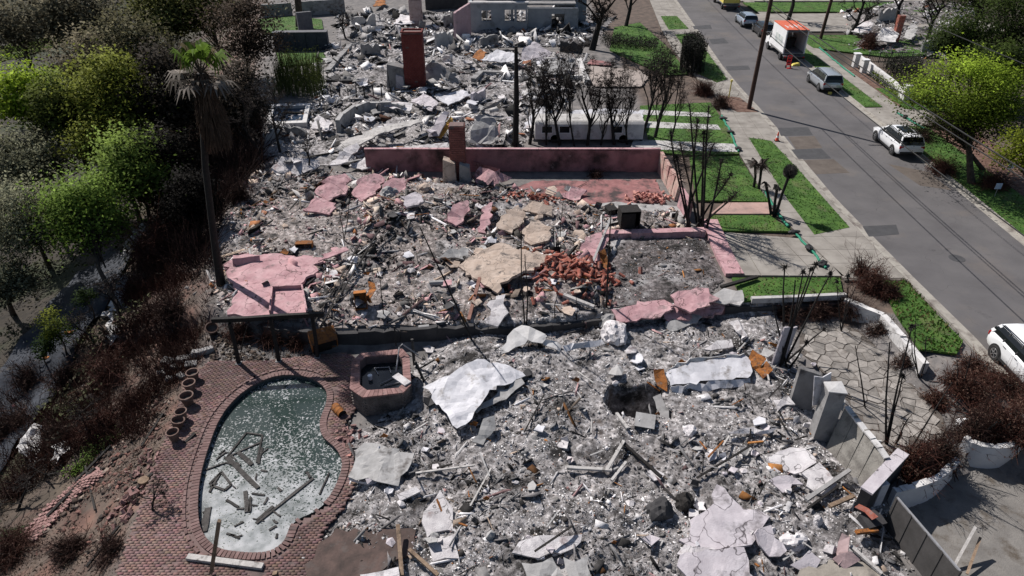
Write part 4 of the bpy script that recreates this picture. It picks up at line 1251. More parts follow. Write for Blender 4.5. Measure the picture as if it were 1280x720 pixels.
# ---- fallen panels, middle lot
for a in [
    ('pink_slab', [(291, 319, .35), (330, 317, .4), (402, 321, .3), (398, 338, .3), (380, 352, .35), (367, 366, .3), (356, 394, .2), (284, 393, .15), (298, 366, .3), (284, 344, .2)], 'pink', 'largest flat pink stucco slab at the left of the middle lot', .12, .07),
    ('pink_slab', [(402, 318, .5), (432, 308, .55), (436, 312, .5), (398, 326, .45)], 'pink', 'narrow pink strip sticking out right of the largest pink slab', .06, .04),
    ('pink_slab', [(393, 240, .5), (409, 222, .9), (430, 217, .8), (440, 225, .6), (432, 242, .4), (408, 252, .3)], 'pink', 'crumpled pink panel left of the pink yard wall', .08, .12),
    ('pink_slab', [(440, 244, .3), (447, 224, .8), (468, 216, .9), (482, 224, .6), (470, 243, .4), (452, 252, .3)], 'pink', 'tilted pink panel just below the left end of pink wall', .08, .12),
    ('pink_slab', [(470, 246, .3), (484, 226, .9), (506, 222, .7), (508, 236, .5), (492, 250, .3)], 'pink', 'third crumpled pink panel in the row below pink wall', .08, .12),
    ('pink_slab', [(378, 262, .3), (393, 244, .6), (420, 254, .4), (412, 268, .2)], 'pink', 'small dull pink panel at the upper left of middle lot', .08, .1),
    ('pink_slab', [(588, 222, .3), (600, 208, 1.0), (622, 214, .8), (640, 222, .3), (612, 236, .2)], 'pink', 'pointed pink panel right of the narrow chimney', .1, .12),
    ('pink_slab', [(598, 290, .2), (604, 258, .7), (616, 252, .7), (614, 272, .5), (608, 292, .2)], 'pink', 'tall narrow pinkish slab in the middle of the beige rubble', .1, .08),
    ('pink_slab', [(556, 276, .3), (566, 256, .7), (584, 250, .6), (588, 262, .4), (570, 282, .2)], 'pink', 'faded pink slab in the heap below the narrow chimney', .1, .1),
    ('beige_slab', [(572, 332, .2), (600, 312, .6), (626, 303, .7), (648, 312, .6), (698, 320, .3), (668, 334, .3), (640, 345, .5), (622, 366, .1)], 'beige', 'widest cream plaster slab with dark edge in middle lot', .14, .09),
    ('beige_slab', [(620, 284, .3), (632, 262, .8), (648, 256, .7), (660, 272, .5), (640, 290, .3)], 'beige', 'cream slab tilted up above the widest cream slab', .12, .1),
    ('beige_slab', [(650, 290, .3), (664, 274, .7), (690, 284, .5), (686, 300, .3), (664, 306, .2)], 'beige', 'squarish cream slab near the dark burnt cabinet', .12, .08),
    ('beige_slab', [(652, 262, .2), (662, 250, .6), (690, 258, .5), (690, 270, .2)], 'beige', 'small cream slab at the edge of the pink patio', .1, .08),
    ('beige_slab', [(640, 322, .5), (690, 320, .3), (696, 330, .2), (660, 336, .2)], 'beige', 'thin cream strip between widest slab and red bricks', .08, .05),
    ('pink_slab', [(720, 326, .2), (732, 296, .7), (752, 290, .6), (762, 298, .5), (752, 316, .4), (733, 342, .1)], 'pink', 'pink slab sloping beside the red brick pile', .12, .05),
    ('pink_slab', [(838, 384, .2), (848, 364, .5), (886, 360, .6), (900, 372, .4), (868, 388, .3)], 'pink', 'brightest pink panel on the rim above the near lot', .1, .05),
    ('pink_slab', [(764, 386, .25), (830, 374, .3), (842, 386, .25), (826, 396, .1), (772, 402, .0)], 'pink', 'long pink strip along the rim below garage floor', .1, .04),
    ('pink_slab', [(828, 390, .2), (905, 374, .35), (912, 382, .2), (882, 395, .0), (836, 402, .0)], 'pink', 'torn pink strip under the brightest pink panel', .08, .07),
    ('grey_slab', [(832, 402, .3), (884, 388, .4), (872, 404, .2), (838, 414, .1)], 'greysheet', 'grey slab hanging below the torn pink strip', .08, .06),
    ('pale_slab', [(888, 372, .3), (905, 360, .5), (928, 362, .5), (930, 376, .3), (906, 380, .2)], 'paleconc', 'rounded grey concrete flap beside the broad pink kerb', .08, .03),
    ('floor_slab', [(716, 258, .05), (770, 252, .05), (848, 258, .05), (862, 282, .05), (770, 288, .05), (728, 280, .05)], 'greysheet', 'bare grey floor slab under the burnt black cabinet', .1, .01),
    ('pink_patio', [(640, 236, .02), (668, 226, .02), (820, 224, .02), (832, 252, .02), (748, 256, .02), (700, 252, .02)], 'pinkfloor', 'dull pink tiled patio in front of the pink wall', .1, .01),
    ('grey_slab', [(548, 322, .2), (560, 312, .5), (586, 310, .4), (580, 324, .2)], 'greysheet', 'grey metal scrap left of the widest cream slab', .05, .1),
    ('grey_slab', [(608, 404, .2), (612, 376, .5), (632, 368, .5), (636, 390, .3), (622, 408, .1)], 'stucco', 'pale upright plaster piece left of the arched white sheet', .1, .08),
    ('lilac_slab', [(500, 246, .5), (520, 240, .6), (530, 252, .4), (508, 258, .3)], 'lilac', 'lilac grey panel on the heap below the pink wall', .06, .08),
    ('lilac_slab', [(700, 246, .2), (716, 232, .6), (734, 240, .3), (720, 250, .2)], 'pink', 'small pink fragment on the pink patio edge', .06, .05),
]:
    nm, pts, mt, lb, th, am = a
    if am > .06: am *= .45; th = max(th, .13)
    if mt == 'pinkfloor' and 'pinkfloor' not in M:
        M['pinkfloor'] = pm('pinkfloor', [(.22, .10, .10), (.32, .155, .15)], 2.5, bump=.2, bscale=20, dirt=[((.06, .045, .045), .8, .48, .62), ((.2, .17, .16), 3, .6, .75)])
    sheet(nm, pts, mt, lb, thick=th, amp=am, base=(.03 if 'floor' in nm or 'patio' in nm else None), edge=.05 if 'patio' in nm or 'floor' in nm else .10)
# pink tray with raised rims on the big pink slab
def tray():
    z = G(362, 378).z + .35
    C = [Z(338, 392, z), (Z(341, 362, z)), Z(378, 360, z), Z(384, 392, z)]
    r = thing('pink_trough', 'pink plaster trough with raised rims on the largest pink slab', 'trough', sum(C, Vector()) / 4)
    m = MB(); m.prism([(p.x, p.y) for p in C], z - .06, z); m.part('floor', M['pink'], r, True)
    for i in (0, 1, 2):
        upright('rim', C[i] + Vector((0, 0, -.05)), C[i + 1] + Vector((0, 0, -.05)), .28, 'pink', thick=.08, ragged=.03, parent=r)
tray()
upright('pink_slab', Z(292, 336, .45), Z(326, 332, .45), .5, 'pink', 'upright mauve pink panel at the back of the largest pink slab', 'panel', .08, lean=(-.05, .25), ragged=.03)
# rusty pieces
def cabinet(px, py, w, d, h, rz, tilt, label, name='rusty_cabinet', mat='rust', cat='cabinet', doors=True, lift=0.0):
    p = G(px, py) + Vector((0, 0, lift - .05))
    r = thing(name, label, cat, p, rz)
    R = Matrix.Rotation(tilt, 3, 'X')
    def bx(nm, c, s, mt): 
        m = MB(); m.box(R @ Vector(c), s, rot=R); m.part(nm, M[mt], r)
    t = .035
    bx('side_panel', (-w / 2, 0, h / 2), (t, d, h), mat); bx('side_panel', (w / 2, 0, h / 2), (t, d, h), mat)
    bx('top_panel', (0, 0, h), (w + .04, d + .04, t), mat); bx('back_panel', (0, d / 2, h / 2), (w - t, t, h - t), mat)
    bx('bottom_panel', (0, 0, t), (w - t, d - t, t), mat)
    if doors:
        bx('door', (-w * .12, -d / 2 - .03, h * .48), (w * .72, .03, h * .88), 'char')
    return r
cabinet(404, 428, 1.15, .75, .75, .45, .45, 'big orange rusted cabinet tilted over behind the pergola')
cabinet(452, 385, .55, .45, .85, .2, -.3, 'orange rusted locker with its top torn open, mid ash', doors=False)
sheet('rusty_sheet', [(456, 372, .3), (460, 352, .8), (468, 354, .8), (465, 378, .3)], 'rust', 'orange rusted metal flap beside the torn locker', 'metal sheet', .03, .05)
cabinet(381, 309, .9, .35, .35, .05, 0, 'low orange rusted box above the largest pink slab', doors=False)
m = MB(); p = G(445, 378); m.box(p + Vector((0, 0, .2)), (.4, .3, .4), .3); m.top('scorched_box', M['darkwall'], 'small black scorched box left of the torn orange locker', 'box', bevel=.02)
sheet('rusty_sheet', [(751, 330, .3), (748, 314, .9), (756, 310, .9), (760, 326, .5), (758, 338, .2)], 'rust', 'curved orange rusted sheet right of the red brick pile', 'metal sheet', .03, .08)
sheet('rusty_sheet', [(822, 482, .2), (817, 462, .6), (830, 460, .6), (834, 478, .3), (834, 490, .1)], 'rust', 'orange rusted sheet at the left end of white folded panel', 'metal sheet', .03, .1)
sheet('rusty_sheet', [(934, 452, .3), (940, 438, .7), (958, 448, .7), (950, 462, .3)], 'rust', 'orange rusted casing at the right end of white folded panel', 'metal sheet', .04, .12)
sheet('rusty_sheet', [(944, 462, .2), (958, 452, .5), (966, 462, .4), (954, 472, .1)], 'rust', 'dark orange scrap under the leaning lilac door slab', 'metal sheet', .04, .12)
cabinet(785, 282, 1.1, .9, 1.15, .1, 0, 'square black burnt cabinet on the grey floor slab', 'burnt_cabinet', 'char')
cabinet(763, 268, .6, .5, .5, .4, .1, 'small black burnt appliance left of the square black cabinet', 'burnt_cabinet', 'char')
for k, (px, py, an, L, lb) in enumerate([(548, 356, .1, .9, 'pale round plaster log lying mid ash of the middle lot'), (530, 412, 0.2, .5, 'short pale pipe end above the soot black retaining wall')]):
    p = G(px, py) + Vector((0, 0, .12)); d = Vector((math.cos(an), math.sin(an), 0)) * L / 2
    pipe([p - d, p, p + d], .13, 'greysheet', 'round_log', lb, 'log', n=9)

# ---- red brick pile: bricks tumbled, each a piece of the heap
def brick_pile(px_c, n, rx, ry, hmax, label, mat='redbrick', size=(.26, .12, .08), cat='brick pile', curved=True):
    c = G(*px_c)
    r = thing('brick_pile', label, cat, c)
    meshes = []
    for k in range(4):
        m = MB(); s = Vector(size) * random.uniform(.85, 1.15)
        if curved:
            n_ = 5; prof = [(s.y * .5 * math.cos(PI * i / (n_ - 1)), s.z * math.sin(PI * i / (n_ - 1))) for i in range(n_)]
            m.loft([[Vector((x, y, z)) for y, z in prof] for x in (-s.x / 2, s.x / 2)])
        else: m.box((0, 0, 0), s)
        meshes.append(m.mesh('brick', M[mat]))
    for k in range(n):
        x, y = random.gauss(0, rx * .5), random.gauss(0, ry * .5)
        q = math.exp(-((x / rx) ** 2 + (y / ry) ** 2) * 1.2)
        z = sz(c.x + x, c.y + y) - c.z + hmax * q * random.random() + .05
        o = link(bpy.data.objects.new('brick', random.choice(meshes)), r)
        o.location = (x, y, z); o.rotation_euler = (random.gauss(0, .5), random.gauss(0, .5), random.uniform(0, PI * 2))
brick_pile((716, 342), 200, 2.7, 2.2, .55, 'heap of orange red clay roof tiles in the middle lot', size=(.42, .2, .1))
brick_pile((806, 250), 70, 1.5, .8, .3, 'scatter of pinkish bricks at the right end of pink patio', 'pinkbrick' if 'pinkbrick' in M else 'redbrick', (.28, .14, .09), curved=False)
brick_pile((668, 250), 60, 2.0, .9, .3, 'scatter of reddish tile shards at the left of pink patio', 'redbrick', (.25, .16, .05), curved=False)

# ---- near lot: fallen sheets
for a in [
    ('roof_sheet', [(528, 483, .25), (550, 472, .55), (583, 455, .7), (606, 449, .6), (632, 455, .45), (657, 469, .3), (640, 478, .35), (612, 488, .5), (600, 506, .45), (590, 522, .35), (571, 534, .25)], 'sheet', 'large crumpled white metal roof sheet right of the spa', .02, .09, None),
    ('roof_strip', [(590, 512, .3), (620, 494, .35), (652, 473, .4), (656, 479, .35), (624, 502, .3), (596, 517, .2)], 'greysheet', 'long narrow grey strip beside the white roof sheet', .04, .04, None),
    ('roof_sheet', [(455, 553, .3), (486, 560, .35), (518, 567, .25), (514, 580, .2), (498, 607, .1), (470, 602, .15), (435, 596, .1), (444, 574, .2)], 'greysheet', 'flat grey ribbed metal sheet near the pool right edge', .03, .03, (1.6, .5, .025)),
    ('roof_sheet', [(436, 596, .22), (471, 602, .25), (470, 606, .12), (436, 600, .1)], 'sheet', 'bright bent lip of metal on the grey ribbed sheet', .02, .02, None),
    ('plaster_slab', [(550, 612, .35), (556, 622, .3), (566, 634, .3), (570, 664, .2), (534, 672, .2), (530, 640, .25), (540, 628, .3)], 'stucco', 'upper half of the long cracked plaster slab in foreground', .1, .04, None),
    ('plaster_slab', [(534, 675, .2), (570, 667, .2), (574, 698, .15), (556, 697, .15), (541, 702, .1)], 'stucco', 'lower half of the long cracked plaster slab in foreground', .1, .03, None),
    ('folded_sheet', [(831, 466, .4), (850, 460, .45), (862, 453, .55), (930, 443, .5), (939, 449, .45), (938, 470, .35), (900, 474, .3), (838, 482, .3)], 'sheet', 'long white folded metal panel on the near lot', .02, .03, None),
    ('folded_sheet', [(838, 484, .35), (900, 476, .35), (938, 472, .35), (938, 482, .12), (890, 488, .1), (840, 491, .1)], 'sheet', 'lower white flange hanging from the long folded panel', .02, .02, None),
    ('folded_sheet', [(834, 462, .5), (862, 448, .75), (930, 441, .7), (930, 444, .5), (862, 453, .55), (836, 466, .4)], 'offwhite', 'curled upper lip along the long white folded panel', .03, .02, None),
    ('plaster_slab', [(880, 436, .2), (896, 425, .4), (914, 424, .4), (917, 433, .3), (898, 436, .2)], 'stucco', 'small white plaster slab above the long folded panel', .06, .06, None),
    ('plaster_slab', [(910, 403, .3), (922, 400, .6), (932, 420, .4), (926, 424, .2)], 'stucco', 'narrow pale plaster flake pointing up by the dark wall', .05, .05, None),
    ('white_sheet', [(626, 442, .2), (634, 420, .6), (642, 411, .9), (662, 408, 1.0), (682, 418, .8), (702, 432, .4), (700, 440, .3), (678, 430, .6), (660, 424, .75), (644, 434, .4)], 'offwhite', 'arched white sheet bowed up over the black hollow', .04, .04, None),
    ('white_sheet', [(704, 432, .5), (730, 428, .6), (752, 424, .5), (756, 430, .4), (706, 440, .3)], 'sheet', 'white gutter like strip right of the arched white sheet', .03, .04, None),
    ('lilac_slab', [(896, 605, .5), (912, 620, .45), (930, 636, .4), (962, 646, .35), (950, 664, .3), (940, 680, .25), (906, 684, .25), (890, 690, .2), (862, 682, .2), (848, 674, .2), (862, 650, .3), (880, 640, .4), (893, 628, .45)], 'lilac', 'largest pinkish white plaster slab at the bottom right', .1, .06, None),
    ('lilac_slab', [(850, 694, .35), (884, 686, .4), (930, 684, .4), (936, 700, .3), (944, 722, .25), (862, 724, .2), (846, 708, .25)], 'lilac', 'broken lilac slab just below the largest pinkish slab', .1, .05, None),
    ('lilac_slab', [(944, 666, .5), (964, 656, .55), (984, 688, .3), (962, 694, .2), (950, 680, .35)], 'lilac', 'curled lilac slab right of the largest pinkish slab', .08, .1, None),
    ('lilac_slab', [(856, 680, .3), (900, 688, .3), (886, 696, .2), (846, 692, .2)], 'stucco', 'pale broken edge strip between the two big slabs', .07, .05, None),
    ('plaster_slab', [(958, 572, .3), (980, 562, .35), (1006, 560, .4), (1020, 574, .3), (1002, 590, .2), (972, 590, .2)], 'stucco', 'white cracked plaster flake left of the leaning wall', .05, .06, None),
    ('plaster_slab', [(1002, 592, .25), (1024, 578, .35), (1040, 596, .3), (1046, 606, .2), (1020, 616, .15)], 'stucco', 'second white plaster flake below the leaning wall', .05, .06, None),
    ('plaster_slab', [(962, 600, .2), (985, 594, .3), (1004, 606, .2), (978, 616, .1)], 'lilac', 'small pale flake among ash left of two white flakes', .05, .06, None),
    ('plaster_slab', [(910, 541, .2), (930, 535, .3), (960, 537, .3), (972, 534, .25), (964, 541, .2), (930, 542, .15)], 'stucco', 'thin white ragged strip lying left of the standing grey column', .05, .04, None),
    ('plaster_slab', [(966, 500, .2), (985, 494, .35), (994, 506, .2), (972, 514, .1)], 'stucco', 'white block of plaster in front of the brown edged slab', .12, .05, None),
    ('plaster_slab', [(640, 690, .3), (662, 672, .4), (690, 668, .4), (728, 668, .35), (726, 678, .25), (690, 690, .2), (660, 696, .2)], 'stucco', 'jagged white plaster slab at the bottom centre', .1, .08, None),
    ('plaster_slab', [(704, 696, .35), (736, 694, .35), (740, 724, .25), (712, 724, .25)], 'greysheet', 'square grey panel at the bottom edge centre', .06, .02, None),
    ('plaster_slab', [(652, 702, .3), (690, 696, .35), (706, 722, .2), (660, 726, .2)], 'greysheet', 'grey slab at bottom edge left of the square grey panel', .08, .06, None),
    ('plaster_slab', [(450, 718, .3), (498, 708, .35), (500, 724, .3), (452, 728, .25)], 'stucco', 'white board cut off by the bottom edge left of centre', .05, .03, None),
    ('plaster_slab', [(590, 552, .2), (604, 524, .5), (618, 520, .45), (620, 534, .3), (604, 556, .15)], 'greysheet', 'grey rough slab below the large white roof sheet', .1, .06, None),
    ('plaster_slab', [(496, 618, .15), (520, 608, .25), (526, 614, .2), (500, 626, .1)], 'stucco', 'small pale board left of the cracked plaster slab', .05, .02, None),
    ('lilac_slab', [(1046, 690, .2), (1052, 668, .5), (1062, 672, .5), (1058, 694, .3), (1048, 706, .2)], 'pinkgrey', 'pinkish curled flake beside the dark fence', .05, .08, None),
    ('lilac_slab', [(1040, 700, .2), (1064, 690, .4), (1076, 700, .3), (1056, 712, .1)], 'pinkgrey', 'dull rose slab near the bottom end of dark fence', .06, .05, None),
    ('lilac_slab', [(988, 706, .2), (1012, 688, .4), (1026, 700, .3), (1006, 716, .1)], 'lilac', 'tilted grey lilac slab beside the whitish boulder', .06, .08, None),
    ('concrete_pad', [(1000, 712, .12), (1050, 702, .12), (1098, 708, .12), (1110, 735, .1), (1000, 735, .1)], 'jointdirt2', 'bare tan concrete patch at the bottom right edge', .1, .01, None),
    ('floor_slab', [(380, 706, .08), (420, 660, .08), (520, 662, .1), (520, 690, .1), (470, 716, .1), (400, 735, .08)], 'floorbrown', 'brown scorched floor patch at the bottom left of near lot', .08, .015, None),
]:
    nm, pts, mt, lb, th, am, rb = a
    if mt in ('stucco', 'lilac'): am *= .6; th = max(th, .1)
    if mt not in M:
        M[mt] = pm(mt, {'pinkgrey': [(.30, .215, .215), (.40, .30, .30)], 'jointdirt2': [(.22, .20, .17), (.32, .29, .25)], 'floorbrown': [(.05, .038, .034), (.11, .075, .065)]}[mt], 2.4, bump=.3, dirt=((.10, .09, .085), 1.5, .56, .72))
    sheet(nm, pts, mt, lb, thick=th, amp=am, rib=rb)

# where a loose piece lies, told by the nearest landmark
MARKS = [(478, 480, 'the brick spa'), (600, 485, 'the large white roof sheet'), (475, 578, 'the grey ribbed sheet'), (552, 655, 'the cracked plaster slab'), (795, 505, 'the dark hollow'), (885, 465, 'the long white folded sheet'), (1060, 550, 'the leaning wall'), (905, 650, 'the largest pinkish slab'), (735, 590, 'the level pale beam'), (690, 680, 'the jagged white bottom slab'), (665, 425, 'the arched white sheet'), (768, 415, 'the large pale boulder'),
         (340, 355, 'the largest pink slab'), (452, 375, 'the torn orange locker'), (640, 335, 'the widest cream slab'), (716, 342, 'the red tile heap'), (574, 215, 'the narrow chimney'), (430, 232, 'the crumpled pink panels'), (740, 240, 'the pink patio'), (600, 270, 'the narrow pinkish slab'), (520, 262, 'the ash mound before pink wall'), (620, 385, 'the pale upright plaster piece'),
         (520, 90, 'the tall red chimney'), (360, 143, 'the white rimmed pond'), (465, 145, 'the curved grey wall'), (735, 150, 'the white trailer'), (550, 155, 'the pointed lilac slab'), (605, 160, 'the tall grey sheet'), (425, 80, 'the long foundation wall'), (620, 100, 'the foundation corner'), (690, 85, 'the blue grey heap'), (370, 205, 'the large white left slab')]
def where(px, py):
    mx, my, n = min(MARKS, key=lambda q: (q[0] - px) ** 2 + (q[1] - py) ** 2 * 1.5)
    dx, dy = px - mx, (py - my) * 1.3
    side = ('right of' if dx > 0 else 'left of') if abs(dx) > abs(dy) else ('in front of' if dy > 0 else 'beyond')
    return ('just ' if math.hypot(dx, dy) < 38 else '') + side + ' ' + n
MW = {'stucco': 'white', 'greysheet': 'grey', 'lilac': 'lilac', 'greywall': 'mid grey', 'darkwall': 'black', 'sheet': 'pale metal', 'beige': 'cream', 'pink': 'pink', 'char': 'charred', 'pale_beam': 'pale', 'rust': 'rusty'}
# lumps of plaster
def lump(px, py, r, mat, label, name='plaster_lump', cat='lump', sq=(1, .8, .7), group=None, lift=0.0, det=3):
    p = G(px, py)
    bm = bmesh.new(); bmesh.ops.create_icosphere(bm, subdivisions=det, radius=1.0)
    sd = random.uniform(0, 99)
    for v in bm.verts:
        d = 1 + .45 * mnoise.noise(v.co * 1.1 + Vector((sd, 0, 0))) + .25 * mnoise.noise(v.co * 2.9 + Vector((0, sd, 0))) + (.1 * mnoise.noise(v.co * 7 + Vector((sd, sd, 0))) if det > 2 else 0)
        v.co = Vector((v.co.x * sq[0], v.co.y * sq[1], max(v.co.z, -.35) * sq[2])) * d * r
    me = bpy.data.meshes.new(name); bm.to_mesh(me); bm.free(); me.materials.append(M[mat])
    o = link(bpy.data.objects.new(name, me)); o.location = p + Vector((0, 0, r * .12 + lift)); o.rotation_euler.z = random.uniform(0, 6)
    return tag(o, label, cat, group)
lump(768, 420, .75, 'stucco', 'large pale plaster boulder below the pink strip')
lump(992, 678, .42, 'stucco', 'whitish crumbled boulder near the bottom right')
lump(760, 402, .5, 'greywall', 'dark grey lump just above the large pale boulder')
lump(824, 640, .45, 'darkwall', 'dark burnt lump left of the largest pinkish slab', sq=(1, .9, 1))
lump(854, 632, .48, 'char', 'round black burnt lump touching the largest pinkish slab', sq=(.8, .8, 1))
lump(1022, 652, .2, 'stucco', 'small white egg shaped lump by the rusty frame', sq=(.7, .7, 1.2))
lump(486, 245, .6, 'greysheet', 'rounded grey plaster lump below the pink wall')
lump(530, 238, .5, 'beige', 'cream lump left of the pale stone hearth')
lump(862, 540, .3, 'stucco', 'white lump beside the dark hollow in near lot')
lump(665, 345, .3, 'stucco', 'pale chunk left of the red tile heap')
for k in range(70):
    lot = random.random()
    if lot < .55:
        px, py = random.uniform(470, 1000), random.uniform(440, 700)
        mt = random.choice(['stucco', 'stucco', 'greysheet', 'lilac', 'greywall', 'darkwall'])
        lump(px, py, random.uniform(.10, .24), mt, 'small ' + MW[mt] + ' plaster chunk lying ' + where(px, py), 'plaster_chunk', 'chunk', (1, random.uniform(.5, .9), random.uniform(.4, .8)), 'plaster chunks in the near lot', det=1)
    else:
        px, py = random.uniform(330, 740), random.uniform(235, 395)
        mt = random.choice(['stucco', 'greysheet', 'beige', 'pink', 'darkwall'])
        lump(px, py, random.uniform(.14, .34), mt, 'small ' + MW[mt] + ' plaster chunk lying ' + where(px, py), 'plaster_chunk', 'chunk', (1, random.uniform(.5, .9), random.uniform(.4, .8)), 'plaster chunks in the middle lot', det=1)
# small plates, too, but countable
for k in range(110):
    if k < 60:
        px, py = random.uniform(460, 1040), random.uniform(430, 712); lb = 'small pale sheet scrap lying on the ash of near lot'; g = 'sheet scraps in the near lot'; s = random.uniform(5, 13)
        mt = random.choice(['stucco', 'stucco', 'sheet', 'greysheet', 'lilac', 'darkwall'])
    else:
        px, py = random.uniform(330, 740), random.uniform(232, 395); lb = 'small slab scrap lying on the ash of middle lot'; g = 'slab scraps in the middle lot'; s = random.uniform(5, 12)
        mt = random.choice(['stucco', 'beige', 'pink', 'greysheet', 'sheet', 'darkwall', 'beige'])
    n = random.choice([4, 5, 5, 6]); a0 = random.uniform(0, 6); lb = ('broad ' if s > 9 else 'little ') + MW[mt] + ' sheet scrap ' + where(px, py)
    sheet('slab_scrap', [(px + s * random.uniform(.5, 1.1) * math.cos(a0 + 2 * PI * i / n), py + .7 * s * random.uniform(.5, 1.1) * math.sin(a0 + 2 * PI * i / n), random.uniform(.02, .35)) for i in range(n)], mt, lb, 'scrap', .04, .04, group=g, fine=.5)

# ---- sticks, beams and pipes lying about
def stick(px0, px1, w, mat, label, h0=.18, h1=.18, name='beam', group=None, cat=None, h=None):
    a = G(*px0) + Vector((0, 0, h0)); b = G(*px1) + Vector((0, 0, h1))
    m = MB(); m.beam(a, b, w, h or w * .7)
    return m.top(name, M[mat], label, cat or name.split('_')[-1], group)
for a in [((708, 589), (764, 592), .13, 'pale_beam', 'pale beam lying level in the middle of near lot', .2, .2), ((758, 592), (779, 558), .12, 'pale_beam', 'pale beam rising at an angle from the level pale beam', .2, .3),
          ((776, 556), (826, 600), .12, 'char', 'dark charred beam slanting right of the two pale beams', .2, .15), ((764, 604), (782, 582), .10, 'pale_beam', 'short pale stick below the angled pale beam', .15, .2),
          ((770, 522), (784, 540), .12, 'pale_beam', 'pale broken board at the lip of the dark hollow', .25, .2), ((520, 596), (594, 586), .07, 'pale_beam', 'long thin pale rod lying right of grey ribbed sheet', .2, .2),
          ((588, 636), (614, 590), .06, 'pale_beam', 'slim pale lath above the cracked plaster slab', .15, .2), ((499, 668), (503, 724), .13, 'wood', 'upright brown post at the bottom left of near lot', .5, .2),
          ((512, 694), (548, 724), .12, 'wood', 'brown plank slanting beside the upright brown post', .3, .2), ((353, 690), (345, 726), .14, 'wood', 'brown plank crossing the terrace at the bottom edge', .2, .25),
          ((236, 700), (330, 712), .2, 'pale_beam', 'whitish board lying at the pool bottom edge', .15, .15), ((668, 700), (715, 668), .06, 'char', 'thin black rod across the white bottom slab', .45, .45),
          ((580, 330), (618, 364), .14, 'char', 'black burnt rafter under the widest cream slab', .45, .3), ((586, 402), (600, 362), .16, 'pinkwood', 'reddish timber standing tilted below widest cream slab', .1, .7),
          ((704, 374), (742, 388), .2, 'pale_beam', 'pale rounded beam below the red tile heap', .25, .2), ((738, 342), (762, 288), .12, 'greysheet', 'grey gutter lying along the sloping pink slab', .4, .8),
          ((900, 366), (945, 352), .18, 'char', 'charred timber lying over the end of the pink kerb', .35, .3), ((402, 420), (478, 300), .07, 'char', 'long charred branch across the ash by torn locker', .5, .8),
          ((392, 420), (452, 318), .06, 'char', 'thinner charred branch left of the long charred branch', .5, .7), ((410, 402), (444, 340), .05, 'char', 'short charred branch nearest the pink trough', .4, .7),
          ((600, 570), (612, 600), .06, 'greysheet', 'short grey rod left of near lot centre', .2, .2), ((655, 545), (680, 500), .05, 'char', 'black thin rod in the ash left of the hollow', .2, .3),
          ((870, 602), (940, 560), .07, 'char', 'black burnt lath behind the round black lump', .2, .2), ((1060, 690), (1100, 722), .12, 'pale_beam', 'pale broken lath beside the dark fence foot', .3, .2),
          ((1005, 632), (1058, 598), .14, 'greywall', 'grey timber slanting toward the leaning wall', .3, .45), ((1008, 640), (1045, 615), .08, 'char', 'black batten beneath the grey slanting timber', .2, .3),
          ((1034, 640), (1064, 628), .14, 'wood', 'yellow brown plank tip by the leaning wall foot', .3, .35), ((1066, 675), (1092, 672), .14, 'rust', 'short rusty board near the dark fence', .4, .4)]:
    if a[3] == 'pinkwood' and 'pinkwood' not in M: M['pinkwood'] = pm('pinkwood', [(.22, .11, .085), (.34, .19, .15)], 4, bump=.3)
    stick(a[0], a[1], a[2], a[3], a[4], a[5], a[6])
# post standing in the pool's near end
a = Z(264, 716, DECKZ + .1); b = V(274, 651, a.y + .15); m = MB(); m.beam(a, b, .12, .1); m.top('post', M['wood'], 'tall brown post leaning at the pool near edge', 'post')
for k in range(60):
    if k < 35: px, py, g, lb = random.uniform(470, 1020), random.uniform(440, 710), 'thin rods in the near lot', 'thin bent rod or lath lying in the near lot ash'
    else: px, py, g, lb = random.uniform(330, 740), random.uniform(230, 395), 'thin rods in the middle lot', 'thin bent rod or lath lying in the middle lot ash'
    an = random.uniform(0, PI * 2); L = random.uniform(10, 32)
    mt = random.choice(['char', 'char', 'pale_beam', 'greysheet', 'rust'])
    stick((px, py), (px + L * math.cos(an), py + .7 * L * math.sin(an)), random.uniform(.03, .07), mt, ('long ' if L > 20 else 'short ') + MW[mt] + ' thin rod lying ' + where(px, py), random.uniform(.1, .3), random.uniform(.1, .4), 'rod', g)
for k in range(16):
    px, py = (random.uniform(470, 1060), random.uniform(440, 700)) if k < 9 else (random.uniform(330, 760), random.uniform(232, 395))
    s = random.uniform(3, 7)
    sheet('rusty_scrap', [(px - s, py, .1), (px, py - s * .8, .3), (px + s, py - s * .2, .25), (px + s * .6, py + s * .5, .1)], 'rust', 'small orange rusted metal scrap ' + where(px, py), 'scrap', .02, .06, group='rusted scraps in the ' + ('near lot' if k < 9 else 'middle lot'), fine=.5)

# ---- hollow with a box in the near lot
cabinet(806, 528, .75, .6, .6, -.25, .3, 'grey metal box sunk in the dark hollow of the near lot', 'sunken_box', 'greysheet', 'box', doors=False, lift=-.25)
sheet('grey_board', [(816, 496, .4), (826, 492, .5), (846, 538, .2), (834, 542, .1)], 'greywall', 'grey board on the right rim of the dark hollow', 'board', .05, .02)

